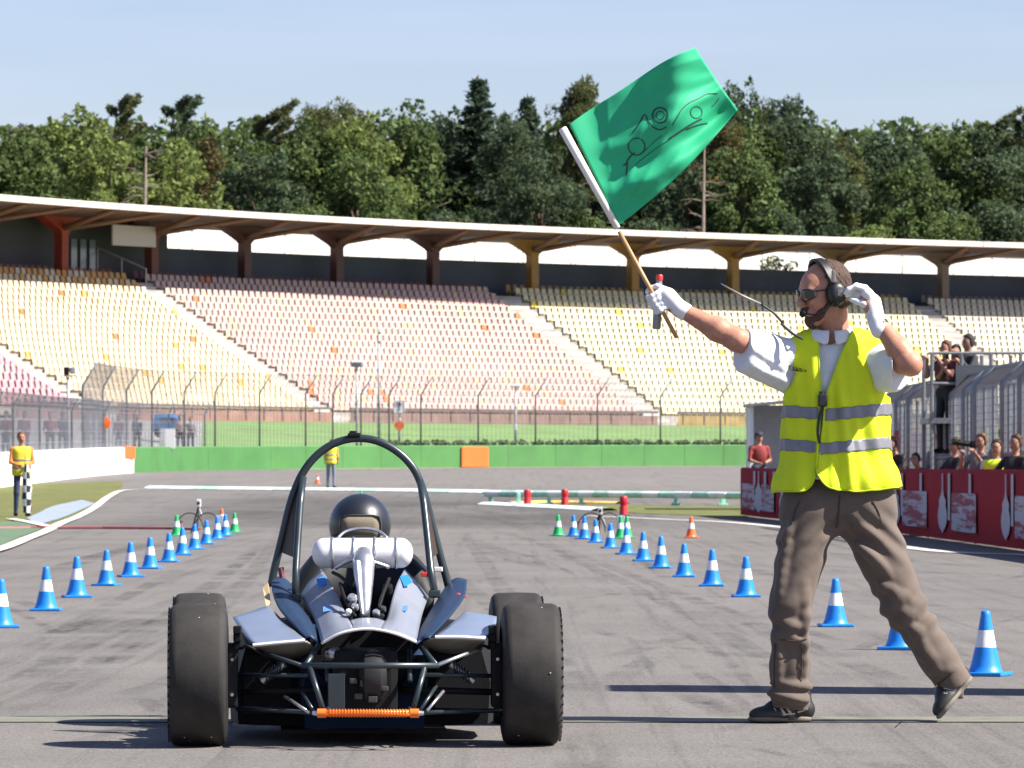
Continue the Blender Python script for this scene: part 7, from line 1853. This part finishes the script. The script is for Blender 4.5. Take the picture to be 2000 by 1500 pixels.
t = thing('camera_with_lens', tuple(cam_p), 'black camera with a long lens held up behind the banner', 'camera'); g = MB(); g.tube([cam_p + Vector((-.22, -.05, .04)), cam_p + Vector((.05, 0, 0))], [.05, .04], 10); g.build('lens', M_BLK, t); g = MB(); g.box(cam_p + Vector((.10, 0, 0)), (.12, .10, .10), bev=.015); g.build('camera_body', M_BLK, t)
# raised platform behind with three onlookers
PY = dY(1900, 7.5); zt = CH - (742 - HZ) * PY / F; dk = zt - .55
t = thing('viewing_platform', (U(1900, 0, PY).x, PY + .7, gz(PY)), 'scaffold viewing platform behind the fence under three onlookers', 'platform'); xa, xb = U(1815, 0, PY).x, U(2060, 0, PY).x
g = MB(); g.box(((xa + xb) / 2, PY + .9, dk - .05), (xb - xa, 1.6, .08)); g.build('deck', M_POST, t)
xt0, xt1 = U(1868, 0, PY).x, U(1950, 0, PY).x; g = MB(); g.box(((xt0 + xt1) / 2, PY + .12, dk + .40), (xt1 - xt0, .03, .74)); g.build('grey_tarpaulin', mat('tarp_grey', (0.075, 0.085, 0.10), 0.7, var=0.25, scale=1.5), t)
for x in np.linspace(xa + .05, xb - .05, 5):
    for yy in (.15, 1.65): g = MB(); g.tube([(x, PY + yy, gz(PY)), (x, PY + yy, dk + .95)], .03, 7); g.build('standard', M_POST, t)
for z in (.5, .95): g = MB(); g.tube([(xa, PY + .15, dk + z), (xb, PY + .15, dk + z)], .025, 6); g.build('guard_rail', M_POST, t)
for px, ht, h, yw, l, kw in ((1848, 668, 1.66, -.9, 'onlooker with brown hair, left of the three on the platform', dict(top=(0.10, 0.03, 0.03), hair=(0.10, 0.04, 0.02))), (1868, 676, 1.60, -.3, 'onlooker in dark clothes, middle of the three on the platform', dict(top=DK, hair=(0.03, 0.02, 0.02))), (1892, 656, 1.75, -1.1, 'onlooker leaning left in a dark grey jacket, right of the three on the platform', dict(top=(0.03, 0.035, 0.04), hair=(0.02, 0.015, 0.015), sleeves=True))):
    x = (px - 1000) * (PY + .5) / F; z = CH - (ht - HZ) * (PY + .5) / F
    person(Vector((x, PY + .6, z - h)), h, yw, l, legs=DK, arms='camera', group='onlookers on the platform', **kw)
# tall mesh fence on the right
FR = []
for px in (1715, 1752, 1776, 1826, 1884, 1906, 1960, 1994, 2050):
    Yf = dY(px, 5.0); FR.append(Vector(((px - 1000) * Yf / F, Yf, gz(Yf))))
t = thing('mesh_fence', tuple(FR[0]), 'tall grey mesh fence behind the people at the right', 'fence'); tops = []
for i, p in enumerate(FR):
    zt = CH - (np.interp(i, [0, 3, 4, 8], [760, 742, 728, 690]) - HZ) * p.y / F; k_ = Vector((p.x, p.y, zt - .25)); ti = k_ + Vector((.28, -.2, .25)); tops.append((p, k_, ti))
    g = MB(); g.tube([p, k_, ti], [.055, .055, .04], 8); g.build('post', M_POST, t, smooth=True)
    if i < len(FR) - 1:
        for u in (.33, .66):
            q = p.lerp(FR[i + 1], u); g = MB(); g.tube([q, (q.x, q.y, zt - .3)], .028, 6); g.build('slim_post', M_POST, t)
g = MB()
for (a, ak, at_), (b, bk, bt) in zip(tops[:-1], tops[1:]):
    n = int((b - a).length / .12) + 2
    for i in range(n): u = i / n; g.tube([a.lerp(b, u), ak.lerp(bk, u), at_.lerp(bt, u)], .006, 3, cap=False)
for u in np.linspace(.05, 1, 22): g.tube([a.lerp(ak, u) for a, ak, _ in tops], .006, 3, cap=False)
tag(g.build('mesh_wires', mat('fence_wire', (0.30, 0.31, 0.33)), t), kind='stuff')
g = MB(); g.tube([ti for _, _, ti in tops], .035, 6); g.build('top_rail', M_POST, t); g = MB(); g.tube([a.lerp(ak, .55) for a, ak, _ in tops], .028, 6); g.build('mid_rail', M_POST, t)
# bent transparent screen leaning over
g = MB(); g.grid([[tops[i][1] + Vector((0, -.05, 0)), tops[i][1].lerp(tops[i][2], .5), tops[i][2]] for i in (4, 5)]); g.build('grey_screen', mat('screen_grey', (0.20, 0.23, 0.26), 0.5, var=0.2), t, solid=.01)
